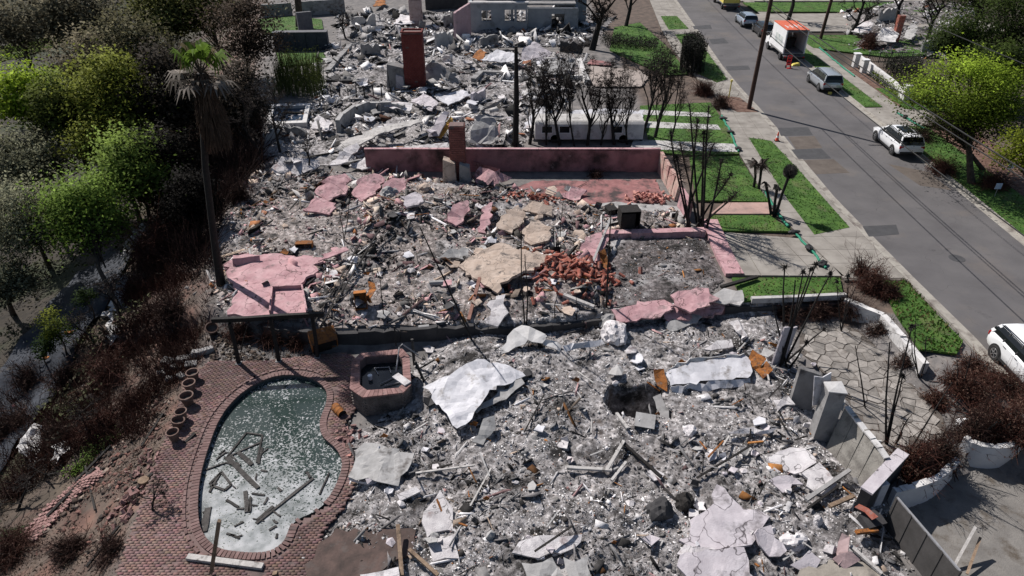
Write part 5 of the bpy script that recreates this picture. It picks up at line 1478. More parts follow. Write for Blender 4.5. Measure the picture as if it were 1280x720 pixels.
# ---- standing wall remnants at the right of the near lot
def gz(px, py): p = G(px, py); return Vector((p.x, p.y, p.z - .1))
a = gz(964, 456); b = gz(980, 454)
upright('lilac_slab', a, b, 2.0, 'lilac', 'tall lilac white door slab leaning upright by burnt stems', 'slab', .07, lean=(.25, .25), ragged=.06, n=3)
a = gz(986, 504); b = gz(1012, 512)
upright('wall_remnant', a, b, 1.75, 'greywall', 'tan grey wall slab with brown edge standing left of the column', 'wall', .22, lean=(.2, .35), ragged=.03, n=3)
def column():
    a = gz(1016, 550); r = thing('wall_column', 'square grey standing column with torn white top', 'column', a)
    h = hgt(1016, 550, 492) + .1; m = MB()
    m.hexa([a + Vector(v) for v in ((0, 0, 0), (.75, .05, 0), (.7, .6, 0), (0, .5, 0), (.08, .1, h), (.78, .15, h - .12), (.72, .62, h), (.06, .55, h + .05))])
    m.part('shaft', M['greywall'], r, True)
    m = MB(); m.hexa([a + Vector(v) for v in ((.04, .06, h + .0), (.8, .1, h - .14), (.76, .66, h - .02), (.03, .58, h + .03), (.04, .06, h + .04), (.8, .1, h - .09), (.76, .66, h + .04), (.03, .58, h + .09))])
    m.part('torn_cap', M['offwhite'], r, True)
    upright('torn_flap', a + Vector((-.1, .6, h * .55)), a + Vector((.6, .75, h * .55)), h * .6, 'sheet', thick=.04, ragged=.12, lean=(-.25, .1), parent=r)
column()
def leaning_wall():
    B = [gz(1034, 560), gz(1086, 618)]
    r = thing('leaning_wall', 'broad grey stucco wall leaning outward with torn white strips', 'wall', B[0])
    d = B[1] - B[0]; L = d.length
    lean = Vector((.55, .55, 0))
    hh = 1.75
    n = 4
    for k in range(n):
        p = B[0].lerp(B[1], k / n + .004); q = B[0].lerp(B[1], (k + 1) / n - .004)
        upright('wall_length', p, q, hh - .1 * k, 'blockwall', thick=.18, lean=(lean.x, lean.y), ragged=.04, parent=r, n=3)
    tp = [B[0] + lean + Vector((0, 0, hh)), B[1] + lean * .9 + Vector((0, 0, hh - .3))]
    for k in range(6):
        p = tp[0].lerp(tp[1], k / 6); q = tp[0].lerp(tp[1], (k + .96) / 6)
        m = MB(); m.beam(p + Vector((0, 0, .02)), q + Vector((0, 0, .02 + random.uniform(-.05, .05))), .22, .07); m.part('torn_strip', M['offwhite'], r, True)
    o = tp[0].lerp(tp[1], .55)
    upright('torn_flap', o + Vector((-.18, -.18, -1.0)), o + Vector((.15, -.45, -1.1)), 1.05, 'offwhite', thick=.03, lean=(.25, .2), ragged=.15, parent=r)
    upright('torn_flap', tp[0] + Vector((-.1, .0, -.2)), tp[0] + Vector((-.4, .3, -.2)), .45, 'offwhite', thick=.03, lean=(.1, .2), ragged=.1, parent=r)
M['blockwall'] = pm('blockwall', [(.20, .19, .17), (.29, .275, .25)], 2, bump=.3, bscale=15, dirt=((.11, .10, .092), 1.4, .5, .7), crack=(2.0, .02, (.13, .12, .11)))
leaning_wall()
def end_wall():
    a = gz(1072, 640); b = gz(1116, 594)
    r = thing('end_wall', 'dark wall piece with broad white top edge by the planter', 'wall', a)
    upright('wall_length', a, b, 1.15, 'darkwall', thick=.35, ragged=.02, hb=1.3, parent=r)
    m = MB(); m.beam(a + Vector((0, 0, 1.18)), b + Vector((0, 0, 1.33)), .42, .08); m.part('wall_cap', M['lilac'], r, True)
end_wall()
cabinet(1084, 656, .7, .5, .5, .3, .2, 'dark box with red rim beside the white topped wall', 'metal_box', 'darkwall', 'box', doors=False)
sheet('red_strip', [(1068, 634, .75), (1074, 630, .8), (1098, 646, .7), (1090, 650, .65)], 'redbrick', 'red rim strip lying on the dark box', 'strip', .03, .02)
m = MB(); p = gz(1092, 628); m.box(p + Vector((0, 0, .6)), (.35, .35, 1.2), .3); m.top('meter_box', M['sheet'], 'pale metal meter box beside the white topped wall', 'box', bevel=.02)
pipe([gz(1094, 655) + Vector((0, 0, .9)), gz(1092, 660) + Vector((0, 0, .5)), gz(1100, 668) + Vector((0, 0, .5)), gz(1100, 700)], .03, 'metal', 'bent_conduit', 'thin bent conduit hanging by the dark fence', 'conduit')
def fence():
    zb = LOW - .5
    a = Z(1100, 670, zb); b = Z(1172, 762, zb)
    r = thing('panel_fence', 'dark grey panel fence at the bottom right beside the shaded court', 'fence', a)
    n = 4
    for k in range(n):
        p = a.lerp(b, k / n + .005); q = a.lerp(b, (k + 1) / n - .005)
        upright('fence_panel', p, q, 1.95, 'fencegrey', thick=.05, ragged=0, parent=r, n=1)
    for k in range(n + 1):
        p = a.lerp(b, k / n); m = MB(); m.box(p + Vector((0, 0, 1.0)), (.09, .09, 2.0), math.atan2(b.y - a.y, b.x - a.x)); m.part('post', M['fencegrey'], r, True)
    m = MB(); m.beam(a + Vector((0, 0, 1.99)), b + Vector((0, 0, 1.99)), .07, .05); m.part('top_rail', M['metal'], r, True)
M['fencegrey'] = pm('fencegrey', [(.055, .052, .05), (.085, .08, .078)], 2, bump=.15, rough=.7)
fence()
sheet('wood_chunk', [(1155, 722, .5), (1170, 700, .8), (1180, 704, .8), (1172, 730, .5)], 'offwhite', 'whitish scrap at the bottom edge by the dark fence', 'scrap', .06, .06)
stick((1190, 712), (1206, 682), .09, 'pale_beam', 'pale stick poking up at the bottom right court edge', .2, 1.0)
stick((1206, 722), (1216, 688), .08, 'wood', 'brown stick poking up at the bottom right court edge', .2, .7)

# ---- flagstone court: every stone its own
def flagstones():
    pxs = [(1000, 408), (1030, 400), (1072, 412), (1110, 445), (1140, 480), (1178, 520), (1186, 545), (1150, 560), (1116, 575), (1086, 545), (1060, 500), (1040, 480), (1020, 455), (1000, 440)]
    z = LOW + .03
    poly = zpoly(pxs, z)
    root = bpy.data.objects.new('flagstone_court', None); c = np.mean(np.array(poly), 0); root.location = (c[0], c[1], z); link(root); root['kind'] = 'structure'
    m = MB(); m.prism(poly, z - .1, z); m.part('joint_bed', M['jointdirt'], root, True)
    a = np.array(poly); lo = a.min(0); hi = a.max(0)
    s = .52; pts = []
    y = lo[1]; j = 0
    while y < hi[1]:
        x = lo[0] + (j % 2) * s / 2
        while x < hi[0]:
            q = (x + random.uniform(-.26, .26), y + random.uniform(-.24, .24))
            pts.append(q); x += s
        y += s * .85; j += 1
    P = np.array(pts)
    P = P[sdist(P[:, 0], P[:, 1], poly) > -.2]
    S = sdist(P[:, 0], P[:, 1], poly)
    for i, p in enumerate(P):
        if S[i] < .12: continue
        near = P[np.argsort(((P - p) ** 2).sum(1))[1:12]]
        cell = [p + np.array(v) * .7 for v in ((-1, -1), (1, -1), (1, 1), (-1, 1))]
        for q in near:
            mid = (p + q) / 2; nn = (q - p) / np.linalg.norm(q - p); mid = mid - nn * .018
            out = []
            for k in range(len(cell)):
                A, B = cell[k], cell[(k + 1) % len(cell)]
                da, db = (A - mid) @ nn, (B - mid) @ nn
                if da <= 0: out.append(A)
                if da * db < 0: out.append(A + (B - A) * da / (da - db))
            cell = out
            if len(cell) < 3: break
        if len(cell) < 3: continue
        m = MB(); h = random.uniform(.018, .04)
        m.prism([tuple(v + np.random.default_rng(i).normal(0, .012, 2)) for v in cell], z, z + h)
        m.part('flagstone', M['stone'], root, True)
flagstones()

# ---- planters at the right, lower court
def planter(pts, h, label, z=LOW - .6):
    P = [Z(a, b, z) for a, b in pts]
    Q = catmull([(p.x, p.y) for p in P] , 1)
    r = thing('planter_wall', label, 'wall', P[len(P) // 2])
    # smooth curve through the points
    C = []
    for i in range(len(P) - 1):
        p0, p1, p2, p3 = P[max(i - 1, 0)], P[i], P[i + 1], P[min(i + 2, len(P) - 1)]
        for k in range(5):
            t = k / 5; C.append(.5 * ((2 * p1) + (p2 - p0) * t + (2 * p0 - 5 * p1 + 4 * p2 - p3) * t * t + (3 * p1 - p0 - 3 * p2 + p3) * t ** 3))
    C.append(P[-1])
    vs = []
    m = MB(); n = len(C)
    for k, p in enumerate(C):
        d = (C[min(k + 1, n - 1)] - C[max(k - 1, 0)]).normalized(); s = Vector((-d.y, d.x, 0)) * .1
        vs += [p + s, p - s, p - s + Vector((0, 0, h)), p + s + Vector((0, 0, h))]
    fs = [(3, 2, 1, 0), tuple(4 * (n - 1) + k for k in range(4))]
    for k in range(n - 1):
        for j in range(4): fs.append((4 * k + j, 4 * k + (j + 1) % 4, 4 * k + 4 + (j + 1) % 4, 4 * k + 4 + j))
    m.add(vs, fs); m.part('wall_body', M['offwhite2'], r, True, smooth=True)
    for k in range(0, n - 1):
        if random.random() < .25: continue
        m = MB(); a = C[k].lerp(C[k + 1], .04); b = C[k].lerp(C[k + 1], .96)
        m.beam(a + Vector((0, 0, h + .018)), b + Vector((0, 0, h + .018)), .24, .05); m.part('coping_piece', M['offwhite'], r, True)
M['offwhite2'] = pm('offwhite2', [(.55, .55, .56), (.66, .66, .67)], 1.5, bump=.15, dirt=((.3, .27, .25), 1.2, .58, .75))
planter([(1193, 572), (1212, 582), (1240, 584), (1266, 576), (1290, 562)], 1.15, 'curved white planter wall nearer the parked white car')
planter([(1106, 640), (1130, 634), (1160, 622), (1184, 600)], 1.15, 'curved white planter wall beside the dark panel fence')
slab('court', [(p.x, p.y) for p in [Z(1112, 646, LOW - .6), Z(1160, 622, LOW - .6), Z(1190, 598, LOW - .6), Z(1212, 582, LOW - .6), Z(1240, 582, LOW - .6), Z(1300, 560, LOW - .6), Z(1340, 760, LOW - .6), Z(1190, 780, LOW - .6)]], LOW - .555, M['courtconc'] if 'courtconc' in M else M.setdefault('courtconc', pm('courtconc', [(.145, .137, .128), (.215, .203, .188)], 1.4, bump=.3, bscale=20, dirt=((.09, .075, .06), 1.6, .52, .7))))
lump(1195, 537, .17, 'white', 'white crumpled bag among the red brown shrubs', 'plastic_bag', 'bag', (1.2, .8, .8), lift=.35)
lump(1203, 535, .13, 'white', 'small white scrap beside the crumpled bag', 'plastic_bag', 'bag', (1, .8, 1), lift=.38)
# ================================================================ plants
def twig1(A, C, r0):
    n = len(A); d = C - A; d /= (np.linalg.norm(d, axis=1)[:, None] + 1e-9)
    u = np.cross(d, np.array((.3, .2, .93))); u /= (np.linalg.norm(u, axis=1)[:, None] + 1e-9); v = np.cross(d, u)
    out = np.zeros((n, 6, 3))
    for k, (P, r) in enumerate(((A, r0), (C, r0 * .4))):
        for j in range(3): out[:, k * 3 + j] = P + (u * math.cos(2.0944 * j) + v * math.sin(2.0944 * j)) * r[:, None]
    F = (np.array([(j, (j + 1) % 3, 3 + (j + 1) % 3, 3 + j) for j in range(3)])[None] + 6 * np.arange(n)[:, None, None]).reshape(-1, 4)
    return out.reshape(-1, 3), F

def twig_arrays(A, B, C, r0, r2=None):
    """many three-sided tapering twigs through A, B, C"""
    n = len(A); r2 = r0 * .35 if r2 is None else r2
    d = C - A; d /= (np.linalg.norm(d, axis=1)[:, None] + 1e-9)
    ref = np.tile(np.array((.3, .2, .93)), (n, 1)); al = np.abs((d * ref).sum(1)) > .9; ref[al] = (1, 0, 0)
    u = np.cross(d, ref); u /= (np.linalg.norm(u, axis=1)[:, None] + 1e-9); v = np.cross(d, u)
    out = np.zeros((n, 9, 3))
    for k, (P, r) in enumerate(((A, r0), (B, (r0 + r2) / 2), (C, r2))):
        for j in range(3):
            t = 2 * PI * j / 3
            out[:, k * 3 + j] = P + (u * math.cos(t) + v * math.sin(t)) * r[:, None]
    f = []
    for k in range(2):
        for j in range(3): f.append((k * 3 + j, k * 3 + (j + 1) % 3, k * 3 + 3 + (j + 1) % 3, k * 3 + 3 + j))
    F = (np.array(f)[None] + 9 * np.arange(n)[:, None, None]).reshape(-1, 4)
    return out.reshape(-1, 3), F

def leaf_arrays(P, size, up=.3, asp=.6):
    n = len(P)
    R = rot_mats(n, .62)
    q = np.array([(-.5, 0, 0), (0, -.5 * asp, .06), (.5, 0, 0), (0, .5 * asp, .06)])
    W = np.einsum('nij,kj->nki', R, q) * size[:, None, None] + P[:, None]
    return W.reshape(-1, 3), np.arange(4 * n).reshape(-1, 4)

def mesh_part(name, Vt, F, cols, mat, parent, loc=None, smooth=False, nrm=None):
    loc = wloc(parent) if loc is None else loc
    me = arr_mesh(name, Vt - np.array(loc), F, cols, M[mat], smooth or nrm is not None)
    if nrm is not None: me.normals_split_custom_set_from_vertices(nrm.astype(np.float32))
    o = link(bpy.data.objects.new(name, me), parent)
    if name in ('twigs', 'branches', 'limbs', 'dead_leaves', 'fronds', 'burnt_tuft', 'dead_skirt', 'dead_head', 'stems', 'leaves', 'foliage'): o['kind'] = 'stuff'
    return o

def branches(base, height, spread, levels=3, nb=5, r=.14, lean=(0, 0), upw=.5, droop=0.0, start=.35):
    """returns segment list (a,b,c,r0,r2) and tips, grown from base"""
    seg = []; tips = []
    def grow(p, d, L, r, lv):
        mid = p + d * L * .5 + Vector((random.gauss(0, .06), random.gauss(0, .06), random.gauss(0, .04))) * L
        e = p + d * L + Vector((random.gauss(0, .09), random.gauss(0, .09), random.gauss(0, .05))) * L
        seg.append((p, mid, e, r, r * (.5 if lv else .3)))
        if lv == 0:
            tips.append(e); return
        for k in range(nb if lv == levels else random.choice((2, 3, 3, 4))):
            t = random.uniform(start if lv == levels else .3, 1.0)
            q = p.lerp(mid, t * 2) if t < .5 else mid.lerp(e, t * 2 - 1)
            an = random.uniform(0, 2 * PI)
            side = Vector((math.cos(an), math.sin(an), 0)) * spread
            nd = (d * .55 + side + Vector((0, 0, upw - droop * (levels - lv)))).normalized()
            grow(q, nd, L * random.uniform(.45, .68), r * .5, lv - 1)
    d0 = Vector((lean[0], lean[1], 1)).normalized()
    grow(Vector(base), d0, height * .6, r, levels)
    return seg, tips

def seg_arrays(seg):
    A = np.array([s[0] for s in seg]); B = np.array([s[1] for s in seg]); C = np.array([s[2] for s in seg])
    return twig_arrays(A, B, C, np.array([s[3] for s in seg]), np.array([s[4] for s in seg]))

def burnt_tree(px, py, height, label, spread=.8, levels=4, nb=6, r=.14, lean=(0, 0), upw=.45, group='burnt bare trees', start=.35, mat='char', name='burnt_tree', twigs=1.0):
    b = G(px, py); b.z -= .1
    root = thing(name, label, 'tree', b, 0, group)
    seg, tips = branches(b, height, spread, levels, nb, r, lean, upw, 0, start)
    t = seg[0]
    m = MB(); m.tube([t[0], t[1], t[2]], [t[3] * 1.15, t[3] * .9, t[4]], 8); m.part('trunk', M[mat], root, True, smooth=True)
    Vt, F = seg_arrays(seg[1:])
    mesh_part('branches', Vt, F, None, mat, root)
    if twigs and tips:
        T = np.array(tips); T = np.repeat(T, int(7 * twigs), 0)
        D = RNG.normal(0, 1, T.shape); D[:, 2] = np.abs(D[:, 2]) * .6; D /= np.linalg.norm(D, axis=1)[:, None]
        L = RNG.uniform(.15, .5, len(T))[:, None] * height * .12
        Vt, F = twig1(T - D * .05, T + D * L, np.full(len(T), max(r * .10, .011)))
        mesh_part('twigs', Vt, F, None, 'twig', root)
    return root

def clumps(c, R, n, inner=.35):
    d = RNG.normal(0, 1, (n, 3)); d /= np.linalg.norm(d, axis=1)[:, None]
    rad = RNG.uniform(inner, 1.0, n) ** .6
    d[:, 2] = np.where(d[:, 2] < -.4, d[:, 2] * .5, d[:, 2])
    return np.array(c) + d * rad[:, None] * np.array(R)

def leafy(name, label, crown_px, Y, rpx, col, n=6000, leaf=.16, foot=None, ncl=26, group=None, tr=.14, cat='tree', var=.35, mat='leaf', csd=.26, top=None, bark='bark', trunk_px=None):
    """tree or shrub with limbs inside a crown of separate leaves"""
    c = V(crown_px[0], crown_px[1], Y)
    s = FPX / math.sqrt(c.x * 0 + (Y * CP + (CAMH - c.z) * SP) ** 2)
    R = Vector((rpx[0] / s, (rpx[0] + rpx[1]) / 2 / s, rpx[1] / s / .86))
    if foot is None: f = Vector((c.x + random.uniform(-.3, .3), c.y, 0)); f.z = sz(f.x, f.y)
    else: f = G(*foot)
    f.z -= .1
    root = thing(name, label, cat, f, 0, group)
    C = clumps(c, R * .88, ncl)
    m = MB()
    top_ = c - Vector((0, 0, R.z * .15))
    mid = f.lerp(top_, .5) + Vector((random.gauss(0, .15), random.gauss(0, .15), 0))
    m.tube([f, f.lerp(mid, .5), mid, top_], [tr * 1.25, tr, tr * .8, tr * .45], 8)
    m.part('trunk', M[bark], root, True, smooth=True)
    A = []; 
    for k in range(len(C)):
        q = Vector(C[k]); p = f.lerp(top_, random.uniform(.45, 1.0)) if random.random() < .5 else mid.lerp(top_, random.random())
        A.append((p, p.lerp(q, .5) + Vector((random.gauss(0, .1), random.gauss(0, .1), .1)), q, tr * .4, tr * .08))
    Vt, F = seg_arrays(A); mesh_part('limbs', Vt, F, None, bark, root)
    w = RNG.uniform(.5, 1.5, len(C)); idx = RNG.choice(len(C), n, p=w / w.sum())
    rc = min(R.x, R.z) * csd * RNG.uniform(.7, 1.5, len(C))
    P = C[idx] + RNG.normal(0, 1, (n, 3)) * rc[idx][:, None] * np.array((1.15, 1.15, .8))
    size = leaf * RNG.uniform(.6, 1.4, n)
    Vt, F = leaf_arrays(P, size)
    tint = RNG.uniform(1 - var, 1 + var, len(C))[idx] * RNG.uniform(.75, 1.25, n)
    cc = np.array(col)[None] * tint[:, None]
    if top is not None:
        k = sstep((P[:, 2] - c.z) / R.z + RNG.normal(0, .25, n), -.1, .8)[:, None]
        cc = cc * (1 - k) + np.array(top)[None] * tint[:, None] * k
    nr = (P - C[idx]) / (rc[idx][:, None] * 1.5) * .8 + (P - np.array(c)) / np.array(R) * .7 + np.array((0, 0, .35)) + RNG.normal(0, .22, P.shape)
    nr /= np.linalg.norm(nr, axis=1)[:, None] + 1e-9
    mesh_part('crown', Vt, F, np.repeat(cc, 4, 0), mat, root, nrm=np.repeat(nr, 4, 0))
    return root

LIME = (.29, .40, .04); YG = (.19, .215, .04); GREEN = (.17, .26, .05); OLIVE = (.21, .215, .14); GREYB = (.19, .175, .12); DKG = (.04, .06, .02)
GL = 'trees on the left hillside'
for a in [
    ('leafy_tree', 'bright lime green tree at the far left hillside', (36, 122), 48, (32, 30), LIME, 4200, .20, None),
    ('leafy_tree', 'broad yellow green tree in the middle of left hillside', (142, 122), 46, (42, 42), YG, 6500, .19, None),
    ('leafy_tree', 'darker yellow green tree left of the broad one', (84, 138), 46, (28, 38), (.12, .15, .035), 3800, .19, None),
    ('leafy_tree', 'fresh green tree with thin forked trunk above the tarp', (108, 268), 35, (44, 38), GREEN, 6500, .15, (152, 392)),
    ('leafy_tree', 'fresh green tree right behind the forked green tree', (158, 212), 39, (40, 34), (.18, .255, .055), 5000, .17, None),
    ('leafy_tree', 'olive green tree between yellow green and fresh green ones', (140, 178), 43, (46, 26), YG, 4200, .18, None),
    ('olive_tree', 'grey olive tree leaning by the upper end of tarp', (34, 275), 36, (46, 44), OLIVE, 6000, .14, (62, 334)),
    ('olive_tree', 'grey olive tree above the leaning olive, left edge', (38, 200), 43, (46, 30), OLIVE, 4500, .17, None),
    ('olive_tree', 'small grey olive at the left edge beside the tarp', (8, 352), 33, (26, 24), OLIVE, 2600, .13, (16, 392)),
    ('scrub_tree', 'grey green scrub tree in the top left corner', (20, 30), 80, (60, 36), GREYB, 4500, .30, None),
    ('scrub_tree', 'grey green scrub tree at the top beside the corner one', (96, 22), 78, (52, 36), GREYB, 4500, .30, None),
    ('scrub_tree', 'brownish scrub tree below the top left grey trees', (120, 78), 58, (46, 28), (.17, .15, .10), 3800, .24, None),
    ('scrub_tree', 'brown green scrub tree left of the tall palm', (168, 66), 55, (36, 40), (.16, .15, .085), 3800, .22, None),
    ('scrub_tree', 'yellow tinged tree at the top left of the palm', (206, 20), 66, (36, 28), (.16, .17, .055), 3600, .24, None),
    ('scrub_tree', 'yellow tinged tree at the top right of the palm', (262, 14), 68, (40, 26), (.14, .145, .055), 3600, .24, None),
    ('scrub_tree', 'brown scorched tree right of the tall palm', (304, 44), 62, (34, 46), (.085, .065, .05), 3200, .2, None),
    ('scrub_tree', 'dark scorched tree behind the palm trunk', (216, 120), 47, (34, 50), (.04, .034, .027), 3600, .2, None),
    ('scrub_tree', 'black scorched tree at the foot of the palm, left', (206, 205), 41, (34, 52), (.014, .013, .011), 3600, .17, None),
    ('scrub_tree', 'black scorched tree low behind the palm trunk', (240, 250), 36, (26, 34), (.012, .011, .010), 2600, .15, None),
    ('scrub_tree', 'dark scorched tree beside the white rimmed pond', (300, 130), 50, (30, 44), (.05, .042, .033), 3000, .2, None),
]:
    leafy(*a[:2], a[2], a[3], (a[4][0] * 1.12, a[4][1] * 1.12), a[5], int(a[6] * 2.1), a[7] * 1.2, a[8], group=GL, ncl=44, csd=.25)
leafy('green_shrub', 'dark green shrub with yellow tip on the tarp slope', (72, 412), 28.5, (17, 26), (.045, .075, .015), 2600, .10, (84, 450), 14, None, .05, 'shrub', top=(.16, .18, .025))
leafy('green_shrub', 'low dark green shrub left of the yellow tipped one', (52, 436), 27.5, (12, 14), (.03, .055, .014), 1300, .10, (58, 456), 8, None, .04, 'shrub')
leafy('green_shrub', 'little leafy sprig right of the yellow tipped shrub', (108, 372), 29.5, (12, 16), (.03, .05, .015), 900, .10, (118, 400), 8, None, .04, 'shrub')
GRT = 'trees along the right edge'
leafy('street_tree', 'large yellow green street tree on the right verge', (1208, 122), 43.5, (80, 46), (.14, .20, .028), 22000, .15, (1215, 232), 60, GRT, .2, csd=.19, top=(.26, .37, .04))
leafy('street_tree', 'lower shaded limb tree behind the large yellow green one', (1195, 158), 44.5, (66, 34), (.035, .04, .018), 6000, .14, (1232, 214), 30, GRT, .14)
leafy('street_tree', 'yellow green tree cut off by the right edge', (1278, 190), 36.5, (26, 34), (.17, .21, .022), 3000, .14, (1290, 262), 14, GRT, .14)
for a in [('dark green dense tree at the top right corner', (1262, 32), 62, (44, 42)), ('dark green tree left of the top right corner tree', (1204, 52), 60, (34, 30)), ('dark green tree low behind the yellow green street tree', (1250, 86), 54, (46, 26)), ('far dark tree above the burnt lot on the right', (1230, -6), 80, (50, 30))]:
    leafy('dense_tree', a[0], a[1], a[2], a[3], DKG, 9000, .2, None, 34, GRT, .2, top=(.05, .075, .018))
# scorched hedges
def hedge(name, label, px_poly, h, col, n, leaf, col2=None, cat='hedge'):
    P = [G(*p) for p in px_poly]; c = sum(P, Vector()) / len(P); c.z -= .05
    root = thing(name, label, cat, c)
    poly = [(p.x, p.y) for p in P]; a = np.array(poly); lo = a.min(0); hi = a.max(0)
    Q = RNG.uniform(lo, hi, (n * 4, 2)); Q = Q[sdist(Q[:, 0], Q[:, 1], poly) > 0][:n]; m = len(Q)
    z = c.z + h * RNG.random(m) ** .5 * (.75 + .4 * fbm(Q[:, 0] * 1.5, Q[:, 1] * 1.5, 2, 2))
    Pt = np.stack([Q[:, 0], Q[:, 1], z], 1)
    Vt, F = leaf_arrays(Pt, leaf * RNG.uniform(.6, 1.4, m))
    cc = np.array(col)[None] * RNG.uniform(.6, 1.4, m)[:, None]
    mesh_part('foliage', Vt, F, np.repeat(cc, 4, 0), 'deadleaf', root)
    k = max(20, m // 30); A = np.stack([Q[:k, 0], Q[:k, 1], np.full(k, c.z)], 1); B = A + RNG.normal(0, .1, A.shape) + np.array((0, 0, h * .5)); C = B + RNG.normal(0, .15, A.shape) + np.array((0, 0, h * .45))
    Vt, F = twig_arrays(A, B, C, np.full(k, .03)); mesh_part('stems', Vt, F, None, 'char', root)
hedge('cypress_hedge', 'tall dark clipped cypress hedge beside the left pavement', [(848, 92), (868, 97), (880, 94), (872, 78), (860, 74), (850, 80)], 3.2, (.016, .017, .012), 7000, .16)
hedge('box_hedge', 'low dark clipped hedge across the far front lawn', [(750, 55), (756, 49), (815, 57), (823, 60), (818, 66), (760, 61)], 1.1, (.018, .02, .012), 3500, .14)
hedge('green_hedge', 'yellow green low hedge behind the right pavement wall', [(1086, 98), (1096, 92), (1128, 118), (1120, 124)], .8, (.09, .12, .02), 2600, .12)
hedge('dark_hedge', 'dark low hedge below the railing across the street', [(1100, 82), (1150, 84), (1150, 100), (1112, 98)], 1.3, (.02, .022, .014), 2600, .15)
# bamboo thicket
def bamboo():
    P = [G(*p) for p in [(340, 122), (408, 122), (402, 96), (350, 96)]]; c = sum(P, Vector()) / 4
    root = thing('bamboo_thicket', 'thicket of half burnt green bamboo behind the white rimmed pond', 'bamboo', c)
    n = 420; u = RNG.random(n); v = RNG.random(n)
    A = np.array([(P[0].lerp(P[1], a)).lerp(P[3].lerp(P[2], a), b)[:] for a, b in zip(u, v)])
    h = RNG.uniform(1.2, 3.2, n)
    C = A + np.stack([RNG.normal(0, .25, n), RNG.normal(0, .2, n), h], 1); B = (A + C) / 2 + RNG.normal(0, .06, A.shape)
    M['bamboo'] = pm('bamboo', [(.045, .055, .02), (.11, .13, .04)], .8, bump=0)
    Vt, F = twig_arrays(A, B, C, np.full(n, .035)); mesh_part('stems', Vt, F, None, 'bamboo', root)
    Pn = np.repeat(C, 12, 0) - np.stack([RNG.normal(0, .2, n * 12), RNG.normal(0, .2, n * 12), RNG.uniform(0, 1.6, n * 12)], 1)
    Vt, F = leaf_arrays(Pn, RNG.uniform(.1, .24, len(Pn)), asp=.25); mesh_part('leaves', Vt, F, np.repeat(np.array((.075, .10, .02))[None] * RNG.uniform(.4, 1.4, len(Pn))[:, None], 4, 0), 'leaf', root)
bamboo()

# ---- burnt brush: tangles of dry twigs
def bush(px, py, r, h, label, n=700, col=(1, 1, 1), group='burnt bushes on the slope', mat='redtwig', leaf=0, leafcol=(.075, .045, .033), lift=0, tw=.012, name='burnt_bush'):
    b = G(px, py); b.z -= .05
    root = thing(name, label, 'bush', b, 0, group)
    k = 9
    S = np.array(b) + np.stack([RNG.normal(0, r * .3, n), RNG.normal(0, r * .3, n), np.zeros(n)], 1)
    an = RNG.uniform(0, 2 * PI, n); el = RNG.uniform(.1, 1.45, n); q1, q2, q3 = RNG.uniform(0, 6.3, 3)
    L = RNG.uniform(.3, 1.0, n) * (.72 + .34 * np.sin(2 * an + q1) * np.cos(el * 2 + q3) + .26 * np.sin(3 * an + q2) + .2 * np.sin(7 * an + q3) + (RNG.random(n) < .05) * .5)
    E = np.array(b) + np.stack([np.cos(an) * np.cos(el) * r * L * 1.1, np.sin(an) * np.cos(el) * r * L * 1.1, np.sin(el) * h * L * 1.15], 1)
    Mi = (S + E) / 2 + RNG.normal(0, .12, S.shape) * r * .5 + np.array((0, 0, h * .12))
    Vt, F = twig_arrays(S, Mi, E, RNG.uniform(.7, 1.6, n) * tw)
    # side shoots
    n0 = n; m2 = int(n * 2.2); id_ = RNG.integers(0, n, m2); t = RNG.uniform(.3, 1, m2)[:, None]
    A = Mi[id_] * (1 - t) + E[id_] * t; D = RNG.normal(0, 1, A.shape) * np.array((1, 1, .8)) + np.array((0, 0, .3)); D *= (RNG.uniform(.12, .34, m2) * r)[:, None]
    V2, F2 = twig1(A, A + D, RNG.uniform(.5, 1.0, m2) * tw * .8)
    F2 = F2 + len(Vt); Vt = np.concatenate([Vt, V2]); F = np.concatenate([F, F2])
    cc = np.tile(np.array(col), (len(Vt), 1)) * np.repeat(RNG.uniform(.5, 1.5, len(Vt) // 3), 3)[:, None]
    mesh_part('twigs', Vt, F, cc, mat, root)
    if leaf:
        id_ = RNG.integers(0, m2, leaf); P = A[id_] + D[id_] * RNG.random(leaf)[:, None] + RNG.normal(0, .04, (leaf, 3))
        V3, F3 = leaf_arrays(P, RNG.uniform(.05, .12, leaf), asp=.5)
        mesh_part('dead_leaves', V3, F3, np.repeat(np.array(leafcol)[None] * RNG.uniform(.5, 1.6, leaf)[:, None], 4, 0), 'deadleaf', root)
    m = MB()
    for q in range(4):
        a = random.uniform(0, 6.3); m.tube([b, b + Vector((math.cos(a) * r * .2, math.sin(a) * r * .2, h * .3)), b + Vector((math.cos(a) * r * .45, math.sin(a) * r * .45, h * .75))], [.05, .04, .015], 5)
    m.part('stems', M['char'], root, True)
BRN = (.85, .62, .55); DRK = (.42, .36, .34); RED = (.85, .62, .54); GRB = (.75, .62, .55)
